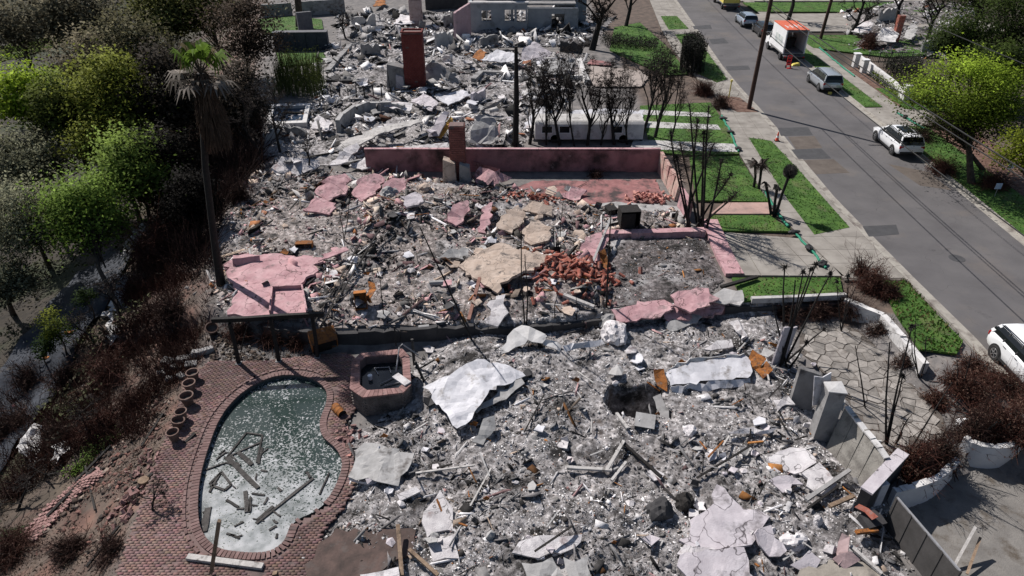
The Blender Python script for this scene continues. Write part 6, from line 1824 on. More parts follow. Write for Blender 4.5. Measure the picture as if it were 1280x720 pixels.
for a in [(196, 330, 2.1, 2.6, 'largest brown burnt bush above the tarp', 1300, BRN, 2600), (170, 372, 1.5, 1.6, 'brown burnt bush below the largest one', 700, BRN, 1200), (222, 300, 1.6, 2.2, 'dark burnt bush left of the palm trunk', 800, DRK, 900),
          (236, 262, 1.5, 2.4, 'dark burnt bush behind the palm trunk', 700, DRK, 800), (215, 395, 1.3, 1.2, 'thin burnt bush in front of the palm foot', 500, DRK, 300), (140, 470, 1.7, 1.6, 'reddish burnt bush left of the pots', 900, BRN, 1200),
          (168, 505, 1.1, .9, 'low burnt bush near the pots', 500, GRB, 300), (90, 480, 1.5, 1.4, 'burnt bush below the yellow tipped shrub', 800, DRK, 700), (40, 478, 1.4, 1.5, 'burnt bush at the lower edge of tarp', 800, DRK, 600),
          (20, 540, 1.4, 1.6, 'black burnt bush at the left edge below the tarp', 800, DRK, 700), (75, 552, 1.3, 1.1, 'burnt bush above the brick path', 700, DRK, 600), (126, 540, 1.2, 1.1, 'brown burnt bush right of the brick path bend', 700, BRN, 500),
          (30, 610, 1.2, .8, 'sparse burnt bush left of the brick path', 400, DRK, 100), (20, 690, 1.3, .9, 'burnt bush in the bottom left corner', 700, GRB, 500), (90, 690, 1.0, .7, 'burnt bush below the brick path end', 600, DRK, 300), (140, 690, .9, .6, 'little burnt bush at the terrace foot', 400, DRK, 200),
          (300, 420, 1.1, .9, 'grey tangle of burnt twigs under the pergola left bay', 600, GRB, 0), (345, 425, 1.2, .9, 'grey tangle of burnt twigs under the pergola middle bay', 700, GRB, 0), (372, 430, .9, .8, 'grey tangle of burnt twigs under the pergola right bay', 500, GRB, 0),
          (250, 200, 1.8, 2.6, 'dark burnt thicket left of the pale rubble', 800, DRK, 900), (285, 190, 1.5, 2.2, 'burnt thicket at the foot of the scorched pond tree', 700, DRK, 700), (300, 250, 1.2, 1.6, 'burnt thicket beside the blue grey rubble', 600, DRK, 300), (268, 235, 1.2, 1.6, 'burnt thicket beyond the palm trunk', 600, DRK, 500)]:
    bush(a[0], a[1], a[2], a[3], a[4], int(a[5] * .6), a[6], leaf=int(a[7]))
G2 = 'red brown shrubs around the right planters'
for a in [(1240, 545, 1.2, 1.7, 'largest red brown shrub behind the white planter', 1000, RED, 2600), (1200, 484, 1.1, .85, 'red brown shrub beside the verge grass', 800, RED, 1800), (1272, 548, 1.0, .9, 'dark red shrub at the right edge planter', 800, BRN, 1500), (1170, 505, .9, .7, 'sparse red shrub at the flagstone edge', 400, RED, 900), (1222, 500, 1.0, .8, 'red brown shrub in the middle of the bed', 700, RED, 1500), (1215, 462, .9, .7, 'small red brown shrub at the kerb end', 500, RED, 1100),
          (1140, 590, 1.2, 1.7, 'red brown shrub inside the planter beside the fence', 900, BRN, 1500), (1172, 578, 1.0, 1.8, 'dark shrub between the two white planters', 700, DRK, 900), (1212, 552, 1.1, 1.9, 'black scorched shrub behind the planter curve', 700, DRK, 1000), (1250, 484, 1.1, .8, 'brown shrub below the parked white car', 800, BRN, 1500),
          (1284, 506, 1.0, .8, 'brown green shrub under the white car front', 700, GRB, 1200)]:
    bush(a[0], a[1], a[2], a[3], a[4], int(a[5] * .75), a[6], group=G2, leaf=a[7], leafcol=(.10, .058, .042) if a[6] == RED else (.075, .05, .036))
G3 = 'burnt shrubs along the lot boundary'
for a in [(1090, 362, 1.1, 1.3, 'dense brown burnt shrub at the driveway corner', 800, BRN, 1500), (1060, 388, 1.2, .9, 'black burnt hedge twigs below the white kerb end', 700, DRK, 500), (1020, 390, 1.2, .8, 'black burnt hedge twigs in the middle below white kerb', 700, DRK, 400), (980, 395, 1.0, .8, 'black burnt hedge twigs beside the lilac door slab', 600, DRK, 300),
          (1100, 418, 1.0, .9, 'burnt twigs against the white retaining wall', 600, DRK, 500), (1130, 460, .9, .8, 'burnt twigs at the flagstone upper right edge', 500, DRK, 400), (1075, 345, .9, 1.4, 'sparse pale twig bush at the driveway edge', 260, GRB, 0), (1110, 372, .8, 1.0, 'brown burnt shrub overhanging the verge', 500, BRN, 700),
          (1085, 60, 1.8, 2.0, 'round red brown burnt bush across the street', 700, RED, 2400), (1178, 215, 1.6, 1.1, 'reddish dry bush under the street tree', 600, RED, 600), (1240, 235, 1.6, 1.2, 'reddish dry bush right of the street tree trunk', 600, RED, 700), (1150, 175, 1.4, 1.1, 'dark dry bush beyond the white car', 600, DRK, 700), (1180, 160, 1.6, 1.4, 'dark dry bush behind the white car, further in', 600, DRK, 800),
          (900, 135, 1.2, 1.4, 'scorched bush beside the green sock on the pavement', 600, DRK, 700), (880, 118, 1.3, 1.6, 'pinkish scorched bush below the cypress hedge', 600, BRN, 700), (745, 220, .9, .6, 'low burnt twigs at the foot of pink wall', 250, DRK, 0)]:
    bush(a[0], a[1], a[2], a[3], a[4], int(a[5] * .7), a[6], group=G3, leaf=a[7])
def thicket(px_poly, n, h0, h1, col, label, tw=.014, leaf=0):
    poly = [tuple(G(*p)[:2]) for p in px_poly]; q = np.array(poly); lo = q.min(0); hi = q.max(0)
    P = RNG.uniform(lo, hi, (n * 4, 2)); P = P[sdist(P[:, 0], P[:, 1], poly) > 0]
    P = P[RNG.random(len(P)) < sstep(fbm(P[:, 0] * .5, P[:, 1] * .5, 3, 31), .34, .6)][:n]; m = len(P)
    A = np.stack([P[:, 0], P[:, 1], terr(P[:, 0], P[:, 1]) + RNG.uniform(0, .5, m) * h0], 1)
    D = RNG.normal(0, .55, (m, 3)); D[:, 2] = np.abs(D[:, 2]) + .5; D /= np.linalg.norm(D, axis=1)[:, None]
    C = A + D * (h0 + (h1 - h0) * RNG.random(m) ** 2)[:, None]
    Vt, F = twig1(A, C, RNG.uniform(.6, 1.5, m) * tw)
    o = link(bpy.data.objects.new('scorched_thicket', arr_mesh('scorched_thicket', Vt, F, np.repeat(np.array(col)[None] * RNG.uniform(.4, 1.5, m)[:, None], 6, 0), M['redtwig']))); tag(o, label, 'thicket', kind='stuff')
thicket([(0, 500), (60, 470), (130, 400), (200, 340), (262, 350), (262, 440), (205, 500), (185, 545), (100, 570), (0, 640)], 9500, .3, 1.2, (.72, .60, .53), 'brown scorched thicket covering the slope left of the terrace')
thicket([(205, 150), (330, 140), (330, 215), (285, 260), (268, 340), (215, 340), (190, 260)], 9000, .8, 2.8, (.35, .31, .30), 'black scorched thicket around the foot of the tall palm', .02)
# ground cover
for a in [(118, 570, .9, .35, 'strip of fresh green weeds above the brick path', (.10, .16, .03)), (100, 588, .6, .3, 'clump of fresh green weeds beside the brick path', (.12, .2, .03)), (140, 552, .7, .3, 'thin green weeds up the burnt slope', (.09, .12, .035)), (20, 672, .8, .25, 'green weeds at the left bottom edge', (.05, .075, .03))]:
    bush(a[0], a[1], a[2], a[3], a[4], 140, (.5, .7, .3), 'green weeds on the slope', leaf=900, leafcol=a[5], name='weed_clump')

# ---- burnt bare trees
GB = 'burnt hedge trees behind the pink wall'
for i, a in enumerate([(662, 180, 6.0, 'leftmost bare tree of the row behind pink wall'), (700, 181, 6.2, 'second bare tree of the row behind pink wall'), (734, 181, 6.4, 'third bare tree of the row behind pink wall'), (768, 180, 6.2, 'fourth bare tree of the row behind pink wall'), (800, 178, 6.6, 'fifth bare tree of the row behind pink wall'), (818, 174, 6.6, 'rightmost twiggy bare tree of the row behind pink wall')]):
    burnt_tree(a[0], a[1], a[2], a[3], .46, 4, 9, .12, (random.gauss(0, .08), 0), .65, GB, .15, twigs=1.0)
for a in [(683, 181, 5.4, 'thin bare tree between the first and second of the row'), (718, 182, 5.8, 'thin bare tree between the second and third of the row'), (751, 181, 5.6, 'thin bare tree between the third and fourth of the row'), (784, 180, 6.0, 'thin bare tree between the fourth and fifth of the row'), (838, 176, 5.0, 'thin bare tree right of the row beside the lawn strips')]:
    burnt_tree(a[0], a[1], a[2], a[3], .35, 4, 7, .07, (random.gauss(0, .08), 0), .9, GB, .1, twigs=.5)
burnt_tree(740, 62, 8.0, 'big black oak skeleton on the far front lawn', .9, 4, 6, .34, (.12, 0), .4, None, .3)
burnt_tree(782, 34, 7.5, 'bare black tree further back on the far front lawn', .9, 4, 6, .22, (0, 0), .4, None, .3)
burnt_tree(985, 26, 7.0, 'bare dark tree beyond the box truck', .9, 4, 6, .24, (0, 0), .45, None, .3)
burnt_tree(1062, 44, 6.5, 'pale bare tree in the burnt lot across the street', 1.0, 4, 6, .22, (.1, 0), .35, None, .3)
burnt_tree(1120, 30, 7.0, 'bare tree at the back of the lot across the street', .9, 4, 6, .2, (0, 0), .45, None, .3)
burnt_tree(1160, 50, 7.0, 'bare tree left of the dark green trees', .8, 4, 6, .2, (0, 0), .5, None, .3)
burnt_tree(1140, 130, 3.8, 'bare twiggy tree behind the right driveway', .9, 4, 7, .1, (0, 0), .4, None, .25)
burnt_tree(432, 48, 4.5, 'small bare tree beside the far foundation walls', .9, 4, 6, .1, (0, 0), .4, None, .3)
burnt_tree(350, 190, 4.5, 'bare tree at the left edge of the pale rubble', .7, 4, 6, .09, (-.1, 0), .5, None, .3)
burnt_tree(330, 205, 4.8, 'bare leaning tree left of the pale rubble edge', .6, 4, 6, .09, (-.2, .1), .5, None, .3)
burnt_tree(385, 215, 3.0, 'small bare sapling at the left end of pink wall', .6, 3, 6, .06, (.1, 0), .5, None, .3)
burnt_tree(690, 150, 3.5, 'spreading black branch tree in the pale rubble', 1.3, 4, 7, .14, (-.4, 0), .2, None, .2)
burnt_tree(108, 545, 2.6, 'bare forked sapling above the brick path', .9, 3, 5, .05, (.3, 0), .4, None, .3)
burnt_tree(55, 600, 2.2, 'bare black branch lying over the left slope', 1.3, 3, 6, .06, (.8, -.2), .1, None, .2)
burnt_tree(20, 640, 2.2, 'bare black branch at the left bottom slope', 1.3, 3, 6, .06, (.8, .2), .1, None, .2)
burnt_tree(150, 395, 2.6, 'bare sapling on the white sheeting above the pots', .7, 3, 6, .06, (.15, 0), .5, None, .3)
burnt_tree(118, 430, 2.4, 'bare sapling beside the yellow tipped shrub', .7, 3, 6, .05, (-.2, 0), .5, None, .3)
burnt_tree(190, 640, 1.6, 'bare twig tree casting shadows on the terrace edge', 1.2, 3, 6, .04, (.2, 0), .3, None, .2)
# clump of charred stems beside the lilac slab, and the multi-stem at the pavement
def stems(px, py, tops, r, label, name='charred_shrub', head=True, twigs=0, spreadb=.3, group=None):
    b = G(px, py); b.z -= .1
    root = thing(name, label, 'shrub', b, 0, group)
    for k, (tx, ty, dy) in enumerate(tops):
        s = b + Vector((random.uniform(-spreadb, spreadb), random.uniform(-spreadb, spreadb), 0))
        e = V(tx, ty, b.y + dy)
        md = s.lerp(e, .5) + Vector((random.gauss(0, .06), random.gauss(0, .06), 0))
        m = MB(); m.tube([s, s.lerp(md, .5), md, md.lerp(e, .5) + Vector((random.gauss(0, .03), 0, 0)), e], [r, r * .9, r * .75, r * .6, r * .45], 6)
        m.part('stem', M['char'], root, True)
        if head and random.random() < .7:
            n = 40; A = np.tile(np.array(e), (n, 1)); D = RNG.normal(0, 1, (n, 3)) * np.array((.6, .6, .8)) + np.array((0, 0, -.1)); D *= RNG.uniform(.05, .22, n)[:, None]
            Vt, F = twig_arrays(A + RNG.normal(0, .04, A.shape), A + D * .5, A + D, np.full(n, .022)); mesh_part('burnt_tuft', Vt, F, None, 'char', root)
        if twigs:
            n = twigs; t = RNG.uniform(.35, 1, n)[:, None]; A = np.array(md)[None] * (1 - t) + np.array(e)[None] * t
            D = RNG.normal(0, 1, (n, 3)) * np.array((1, 1, .7)) + np.array((0, 0, .4)); D *= RNG.uniform(.1, .55, n)[:, None]
            Vt, F = twig_arrays(A, A + D * .5 + RNG.normal(0, .04, A.shape), A + D, np.full(n, .014)); mesh_part('twigs', Vt, F, None, 'twig', root)
stems(980, 456, [(981, 334, .3), (994, 350, .4), (1004, 340, .2), (1014, 336, .5), (1020, 330, .3), (1038, 342, .4), (1030, 412, .8), (1008, 428, .3), (966, 380, .2)], .055, 'fan of tall charred stems beside the lilac door slab')
stems(870, 284, [(838, 166, 0), (850, 178, .3), (862, 130, .2), (872, 150, .4), (886, 132, .2), (893, 178, .4), (902, 200, .5), (914, 218, .4), (846, 196, -.2), (880, 165, .2), (922, 240, .5)], .075, 'tall clump of charred shrub stems at the right end of pink wall', twigs=110, spreadb=.7)
for a in [((590, 425), [(525, 284, .2)], .05, 'long thin charred pole leaning left over the middle lot'), ((657, 406), [(652, 280, .1), (656, 318, .0)], .04, 'pair of thin charred stalks standing before the widest cream slab'), ((758, 384), [(764, 262, .1)], .05, 'thin charred stalk standing at the garage corner'),
          ((1082, 512), [(1069, 432, .1)], .035, 'single thin stalk standing on the flagstones'), ((1108, 556), [(1140, 408, .4), (1112, 428, .2), (1128, 470, .2)], .045, 'forked charred stalk at the flagstone near edge'), ((1140, 560), [(1190, 478, .5)], .04, 'slanting charred stalk before the red shrubs'),
          ((1118, 556), [(1136, 522, .1), (1128, 540, .1)], .04, 'short tufted charred stalk by the leaning wall'), ((1150, 470), [(1145, 398, .1), (1158, 420, .2), (1136, 415, 0)], .03, 'thin twig sapling before the white retaining wall'), ((1052, 415), [(1060, 345, .1), (1046, 352, .1), (1070, 358, .2)], .03, 'thin charred sapling below the driveway corner'),
          ((480, 400), [(470, 330, .1)], .03, 'thin charred stalk left of the leaning pole'), ((560, 300), [(556, 240, .1)], .03, 'thin charred stalk below the narrow chimney'), ((430, 300), [(438, 240, .1), (424, 262, 0)], .03, 'thin charred stalk below the crumpled pink panels'), ((700, 300), [(704, 246, .1)], .03, 'thin charred stalk near the pink patio corner'),
          ((694, 398), [(697, 368, 0)], .03, 'short rebar stub left of the garage floor corner'), ((720, 398), [(720, 370, 0)], .03, 'short rebar stub near the pale rounded beam'), ((1202, 500), [(1215, 440, .2), (1196, 450, .1)], .03, 'thin bare twig above the red brown shrubs'),
          ((300, 440), [(310, 405, 0)], .03, 'short charred stake under the pergola'), ((490, 120), [(484, 88, 0)], .05, 'charred stake left of the tall chimney')]:
    stems(a[0][0], a[0][1], a[1], a[2], a[3], 'charred_sapling', head=len(a[1]) > 2, spreadb=.05, twigs=6 if len(a[1]) > 1 else 0)
# fence posts, charred, behind the foundation
for k in range(9):
    px = 404 + k * 10.5; b = G(px, 122); m = MB(); h = random.uniform(.7, 1.5); m.tube([b - Vector((0, 0, .1)), b + Vector((random.gauss(0, .05), 0, h))], [.07, .05], 6)
    m.top('charred_post', M['char'], ['leftmost', 'second', 'third', 'fourth', 'middle', 'sixth', 'seventh', 'eighth', 'rightmost'][k] + ' charred fence post in the row left of the tall chimney', 'post', 'charred fence posts left of the tall chimney')
b = G(644, 182); t = V(645, 58, b.y + .2); m = MB(); m.tube([b - Vector((0, 0, .2)), b.lerp(t, .5) + Vector((.06, 0, 0)), t], [.26, .2, .12], 9)
m.top('charred_tree', M['char'], 'tall straight charred trunk behind the middle of pink wall', 'tree', smooth=True)

# ---- tall scorched fan palm
def fan(root, base, d, r, col, n=16, mat='leaf', petiole=.9):
    """one fan leaf: stalk and pleated blades"""
    d = Vector(d).normalized(); p = base + d * petiole
    m = MB(); m.tube([base, base.lerp(p, .5) + Vector((0, 0, .05)), p], [.04, .03, .02], 5); m.part('leaf_stalk', M['bark'], root, True)
    side = d.cross(Vector((0, 0, 1)));
    if side.length < .1: side = Vector((1, 0, 0))
    side.normalize(); vs = []; fs = []; cs = []
    for k in range(n):
        a = (k / (n - 1) - .5) * PI * 1.35; a2 = a + .07
        da = d * math.cos(a) + side * math.sin(a); L = r * (1 - .25 * abs(a) / 2.1) * random.uniform(.85, 1.1)
        e = p + da * L - Vector((0, 0, .35 * L + random.uniform(0, .3)))
        w = side * math.cos(a) - d * math.sin(a); nn = Vector((0, 0, 1))
        b = len(vs); q = p + da * L * .55
        vs += [p, q + w * .07 * r + nn * .02, e, q - w * .07 * r + nn * .02]; fs.append((b, b + 1, b + 2, b + 3)); c = random.uniform(.7, 1.3)
        cs += [(col[0] * c, col[1] * c, col[2] * c)] * 4
    mesh_part('fan_leaf', np.array([v[:] for v in vs]), np.array(fs), np.array(cs), mat, root)
def palm():
    b = G(276, 356); t = V(251, 92, b.y + .6)
    root = thing('fan_palm', 'tall scorched fan palm with a few green fans at its crown', 'palm', b - Vector((0, 0, .1)))
    P = [b - Vector((0, 0, .2)), b.lerp(t, .25) + Vector((-.12, 0, 0)), b.lerp(t, .6) + Vector((-.2, 0, 0)), t]
    m = MB(); m.tube(P, [.24, .17, .15, .17], 10); m.part('trunk', M['char'], root, True, smooth=True)
    for k in range(9):
        an = k * .7 + random.uniform(-.2, .2); el = random.uniform(.5, 1.3)
        fan(root, t, (math.cos(an) * math.cos(el), math.sin(an) * math.cos(el) * .8, math.sin(el)), random.uniform(.75, 1.05), (.10, .17, .025) if k % 3 else (.16, .13, .075))
    for k in range(10):
        an = k * .63; fan(root, t - Vector((0, 0, .2)), (math.cos(an), math.sin(an), random.uniform(-.5, .3)), random.uniform(.6, .9), (.16, .14, .12) if k % 2 else (.05, .04, .03), 12, 'deadleaf')
    # hanging skirt of dead leaves
    n = 1500; an = RNG.uniform(0, 2 * PI, n); z = RNG.uniform(0, 1, n) ** .8 * 2.9
    A = np.array(t)[None] + np.stack([np.cos(an) * .2, np.sin(an) * .2, -z + .1], 1)
    rr = .28 + .38 * np.sin(np.clip(z / 2.9, 0, 1) * PI * .8) * RNG.uniform(.6, 1.2, n)
    C = np.array(t)[None] + np.stack([np.cos(an) * rr, np.sin(an) * rr, -z - RNG.uniform(.4, .9, n)], 1); B = (A + C) / 2 + np.stack([np.cos(an) * .12, np.sin(an) * .12, np.zeros(n)], 1)
    Vt, F = twig_arrays(A, B, C, np.full(n, .028)); c = np.array((.085, .058, .042))[None] * RNG.uniform(.4, 1.5, n)[:, None]
    mesh_part('dead_skirt', Vt, F, np.repeat(c, 9, 0), 'palmskirt', root)
palm()
# ---- young palms by the pavement
def small_palm(foot, head, label, fronds, col, droop=.5, ball=False, L=.9):
    b = G(*foot); t = V(head[0], head[1], b.y + .1); root = thing('burnt_palm', label, 'palm', b - Vector((0, 0, .05)), 0, 'burnt young palms by the left pavement')
    m = MB(); m.tube([b - Vector((0, 0, .1)), b.lerp(t, .5) + Vector((random.gauss(0, .05), 0, 0)), t], [.10, .08, .09], 8); m.part('trunk', M['char'], root, True, smooth=True)
    n = fronds * 26
    fa = np.repeat(RNG.uniform(0, 2 * PI, fronds), 26); fe = np.repeat(RNG.uniform(.0, 1.2, fronds), 26); fl = np.repeat(RNG.uniform(.7, 1.2, fronds), 26) * L
    s = np.tile(np.linspace(.1, 1, 26), fronds)
    sp = np.array(t)[None] + np.stack([np.cos(fa) * np.cos(fe) * fl * s, np.sin(fa) * np.cos(fe) * fl * s, np.sin(fe) * fl * s - droop * fl * s ** 2], 1)
    sd = np.where(np.arange(n) % 2 == 0, 1, -1)
    lf = sp + np.stack([-np.sin(fa) * .2 * sd, np.cos(fa) * .2 * sd, np.full(n, -.16)], 1) * (1.1 - s)[:, None] * 1.6
    Vt, F = twig_arrays(sp, (sp + lf) / 2, lf, np.full(n, .018)); mesh_part('fronds', Vt, F, None, col, root)
    if ball:
        n = 500; d = RNG.normal(0, 1, (n, 3)); d /= np.linalg.norm(d, axis=1)[:, None]; d[:, 2] *= 1.1
        A = np.array(t)[None] + d * .12; C = np.array(t)[None] + d * .42 + np.array((0, 0, .2)); Vt, F = twig_arrays(A, (A + C) / 2, C, np.full(n, .03)); mesh_part('dead_head', Vt, F, None, 'deadhead', root)
M['deadhead'] = pm('deadhead', [(.06, .052, .048), (.16, .145, .135)], 4, bump=0)
small_palm((942, 236), (944, 206), 'left young palm with arching dark fronds', 10, 'twig', L=1.25)
small_palm((948, 238), (952, 208), 'second young palm with arching dark fronds, touching the left one', 10, 'twig', L=1.25)
small_palm((965, 270), (957, 228), 'leftmost of three slim burnt palm stems in a fan', 3, 'char', L=.35)
small_palm((967, 270), (972, 232), 'middle of three slim burnt palm stems in a fan', 3, 'char', L=.35)
small_palm((969, 270), (987, 218), 'rightmost slim palm with a shaggy grey dead head', 4, 'deadhead', ball=True, L=.6)
litter([(30, 690), (170, 480), (215, 500), (130, 700)], 2600, .04, .2, 'brickred', 'broken brick bits and dirt strewn down the slope left of terrace')
litter([(60, 470), (250, 300), (262, 440), (160, 540)], 2600, .05, .2, 'twigs', 'twig litter and ash on the slope above the tarp')
litter([(262, 392), (395, 415), (398, 448), (262, 452)], 1800, .04, .16, 'twigs', 'burnt twig litter in the bed under the pergola')
litter([(410, 500), (440, 520), (445, 600), (400, 660), (385, 720), (350, 700), (400, 640), (432, 580), (405, 530)], 1600, .03, .14, 'ash', 'ash crumbs strewn along the pool right edge')
litter([(985, 400), (1100, 400), (1190, 520), (1120, 600), (1040, 520)], 700, .03, .12, 'dark', 'charred crumbs strewn over the flagstones')
litter([(1110, 640), (1190, 605), (1290, 590), (1290, 715), (1170, 715)], 900, .02, .08, 'twigs', 'leaf and twig litter on the shaded court')
# ================================================================ vehicles
def wheel(root, x, y, r=.34, w=.22, side=1):
    ty = MB(); R = Matrix.Rotation(PI / 2, 3, 'Y')
    ty.lathe([(r * .62, -w / 2), (r * .93, -w / 2), (r, -w * .35), (r, w * .35), (r * .93, w / 2), (r * .62, w / 2)], (x, y, r), 20, rot=R)
    wh = ty.part('wheel', M['tyre'], root, smooth=True)
    rm = MB(); xo = x + side * (w / 2 - .02)
    rm.lathe([(r * .52, -.02), (r * .64, .0), (r * .64, .025), (r * .56, .025)], (xo, y, r), 20, rot=R)
    for k in range(5):
        a = 2 * PI * k / 5 + .3; d = Vector((0, math.cos(a), math.sin(a)))
        rm.beam(Vector((xo, y, r)) + d * .03, Vector((xo, y, r)) + d * r * .58, .035, .07, up=(1, 0, 0))
    rm.part('rim', M['rim'], wh)
    hb = MB(); hb.lathe([(0, .0), (r * .6, .0)], (xo - side * .03, y, r), 16, rot=R); hb.part('hub_disc', M['trim'], wh)

def car(label, loc, rz, paint, L=4.65, w=.92, h=1.68, kind='suv', cat='car', name='parked_car', sunroof=False):
    root = thing(name, label, cat, loc, rz)
    k = L / 4.65; zb = .27
    van = kind == 'van'
    st = [(-2.32, .5, .80, .80), (-2.26, .40, .98, .885), (-2.05, .32, 1.05, .93), (-1.2, .28, 1.06, .94), (.2, .27, 1.03, .94), (.95, .27, 1.0 if not van else 1.02, .935), (1.6, .28, .94 if not van else .98, .91), (2.05, .32, .84, .86), (2.26, .40, .72, .76), (2.32, .48, .62, .62)]
    rings = []
    for y, z0, z1, ww in st:
        y *= k; W = w * ww / .94
        rings.append([Vector(p) for p in ((-W * .90, y, z0), (-W * .985, y, z0 + .10), (-W, y, (z0 + z1) / 2), (-W * .975, y, z1 - .09), (-W * .88, y, z1), (0, y, z1 + .025), (W * .88, y, z1), (W * .975, y, z1 - .09), (W, y, (z0 + z1) / 2), (W * .985, y, z0 + .10), (W * .90, y, z0))])
    m = MB(); m.loft(rings[::-1]); m.part('body', M[paint], root, smooth=True)
    # glasshouse
    yr0, yr1, yf1, yf0 = (-2.22 * k, -1.92 * k, .35 * k, 1.05 * k) if not van else (-2.24 * k, -2.02 * k, .55 * k, 1.45 * k)
    z0, z1 = 1.0, h - .05; wb, wt = w * .90, w * .72
    m = MB(); m.loft([[Vector((-wb, yr0, z0)), Vector((wb, yr0, z0)), Vector((wb, yf0, z0)), Vector((-wb, yf0, z0))], [Vector((-wb * .96, yr0 + .06, z0 + .25)), Vector((wb * .96, yr0 + .06, z0 + .25)), Vector((wb * .96, yf0 - (yf0 - yf1) * .38, z0 + .25)), Vector((-wb * .96, yf0 - (yf0 - yf1) * .38, z0 + .25))], [Vector((-wt, yr1, z1)), Vector((wt, yr1, z1)), Vector((wt, yf1, z1)), Vector((-wt, yf1, z1))]])
    m.part('windows', M['glass'], root)
    rf = MB(); n = 5; rr = []
    for i in range(n + 1):
        y = yr1 - .10 + (yf1 + .06 - yr1 + .10) * i / n; zz = z1 + .05 - .05 * (2 * i / n - 1) ** 2
        rr.append([Vector((-wt - .02, y, z1 - .03)), Vector((-wt * .86, y, zz)), Vector((0, y, zz + .03)), Vector((wt * .86, y, zz)), Vector((wt + .02, y, z1 - .03))])
    rf.loft(rr[::-1]); ro = rf.part('roof', M[paint], root, smooth=True)
    if sunroof:
        g = MB(); g.box((0, (yr1 + yf1) / 2 + .1, z1 + .086), (wt * 1.25, 1.3, .014)); g.part('sunroof', M['glass'], ro)
    for s in (-1, 1):
        for (ya, yb_, t) in ((yr0 + .02, yr1, .16), (yf0 - .02, yf1, .09), (-.35 * k, -.32 * k, .07), (-1.3 * k, -1.24 * k, .07)):
            p = MB(); p.beam((s * (wb + .008), ya, z0), (s * (wt + .012), yb_, z1 - .02), .05, t, up=(0, 1, 0)); p.part('pillar', M[paint if t > .08 else 'trim'], root)
        p = MB(); p.box((s * (w + .09), yf0 - .35, 1.06), (.18, .12, .14)); p.part('mirror', M[paint], root, bevel=.03)
        p = MB(); p.box((s * (w * .80), -2.255 * k, .86), (.30, .09, .2)); p.part('tail_light', M['redlamp'], root, bevel=.03)
        p = MB(); p.box((s * (w * .68), 2.18 * k, .69), (.36, .14, .13)); p.part('headlight', M['lamp'], root, bevel=.03)
        p = MB(); p.box((s * (w + .002), .0, .33), (.03, 2.2 * k, .11)); p.part('sill_trim', M['trim'], root)
        p = MB(); p.tube([(s * (wt + .0), yr1 + .1, z1 + .06), (s * (wt - .02), 0, z1 + .09), (s * wt, yf1 - .1, z1 + .06)], .018, 5); p.part('roof_rail', M['trim'], root)
        for yy in (-.15 * k, -1.0 * k):
            p = MB(); p.box((s * (w + .005), yy, .93), (.02, .17, .03)); p.part('door_handle', M['rim'], root)
        for yy in (-1.38 * k, 1.42 * k):
            ar = MB(); ar.lathe([(0, 0), (.40, 0), (.42, .015), (.42, .035), (0, .035)], (s * (w - .015) - (.0175), yy, .35), 18, rot=Matrix.Rotation(PI / 2, 3, 'Y')); ar.part('wheel_arch', M['trim'], root)
            wheel(root, s * (w - .085), yy, .345, .22, s)
    p = MB(); p.box((0, -2.30 * k, .47), (w * 1.7, .10, .2)); p.part('rear_bumper', M['trim'], root, bevel=.03)
    p = MB(); p.box((0, 2.27 * k, .45), (w * 1.45, .10, .16)); p.part('front_bumper', M['trim'], root, bevel=.03)
    p = MB(); p.box((0, -2.335 * k, .76), (.52, .02, .12)); p.part('number_plate', M['white'], root)
    return root
pc = Z(1116, 193); yc = (Z(1093, 175).y + pc.y) / 2
car('white station wagon with black roof windows parked at the right kerb', (xr(48) - 1.15, 48.6, .008), -.03, 'carwhite', 4.75, .93, 1.62, 'suv', sunroof=True)
car('silver minivan parked behind the open box truck', (xr(63.5) - 1.2, 63.9, .008), -.03, 'carsilver', 4.6, .93, 1.66, 'van', 'van')
car('white hatchback cut off by the right edge, parked at left kerb', (xl(22) + 1.18, 22.2, .008), PI - .02, 'carwhite', 4.35, .90, 1.52, 'suv')
car('silver blue car parked beyond the box truck', (xr(89) - 1.7, 90.2, .008), -.03, 'carblue', 4.5, .92, 1.5, 'suv')
car('black car parked right in front of the box truck', (xr(86) - 1.0, 85.0, .008), -.03, 'carblack', 4.4, .92, 1.5, 'suv')

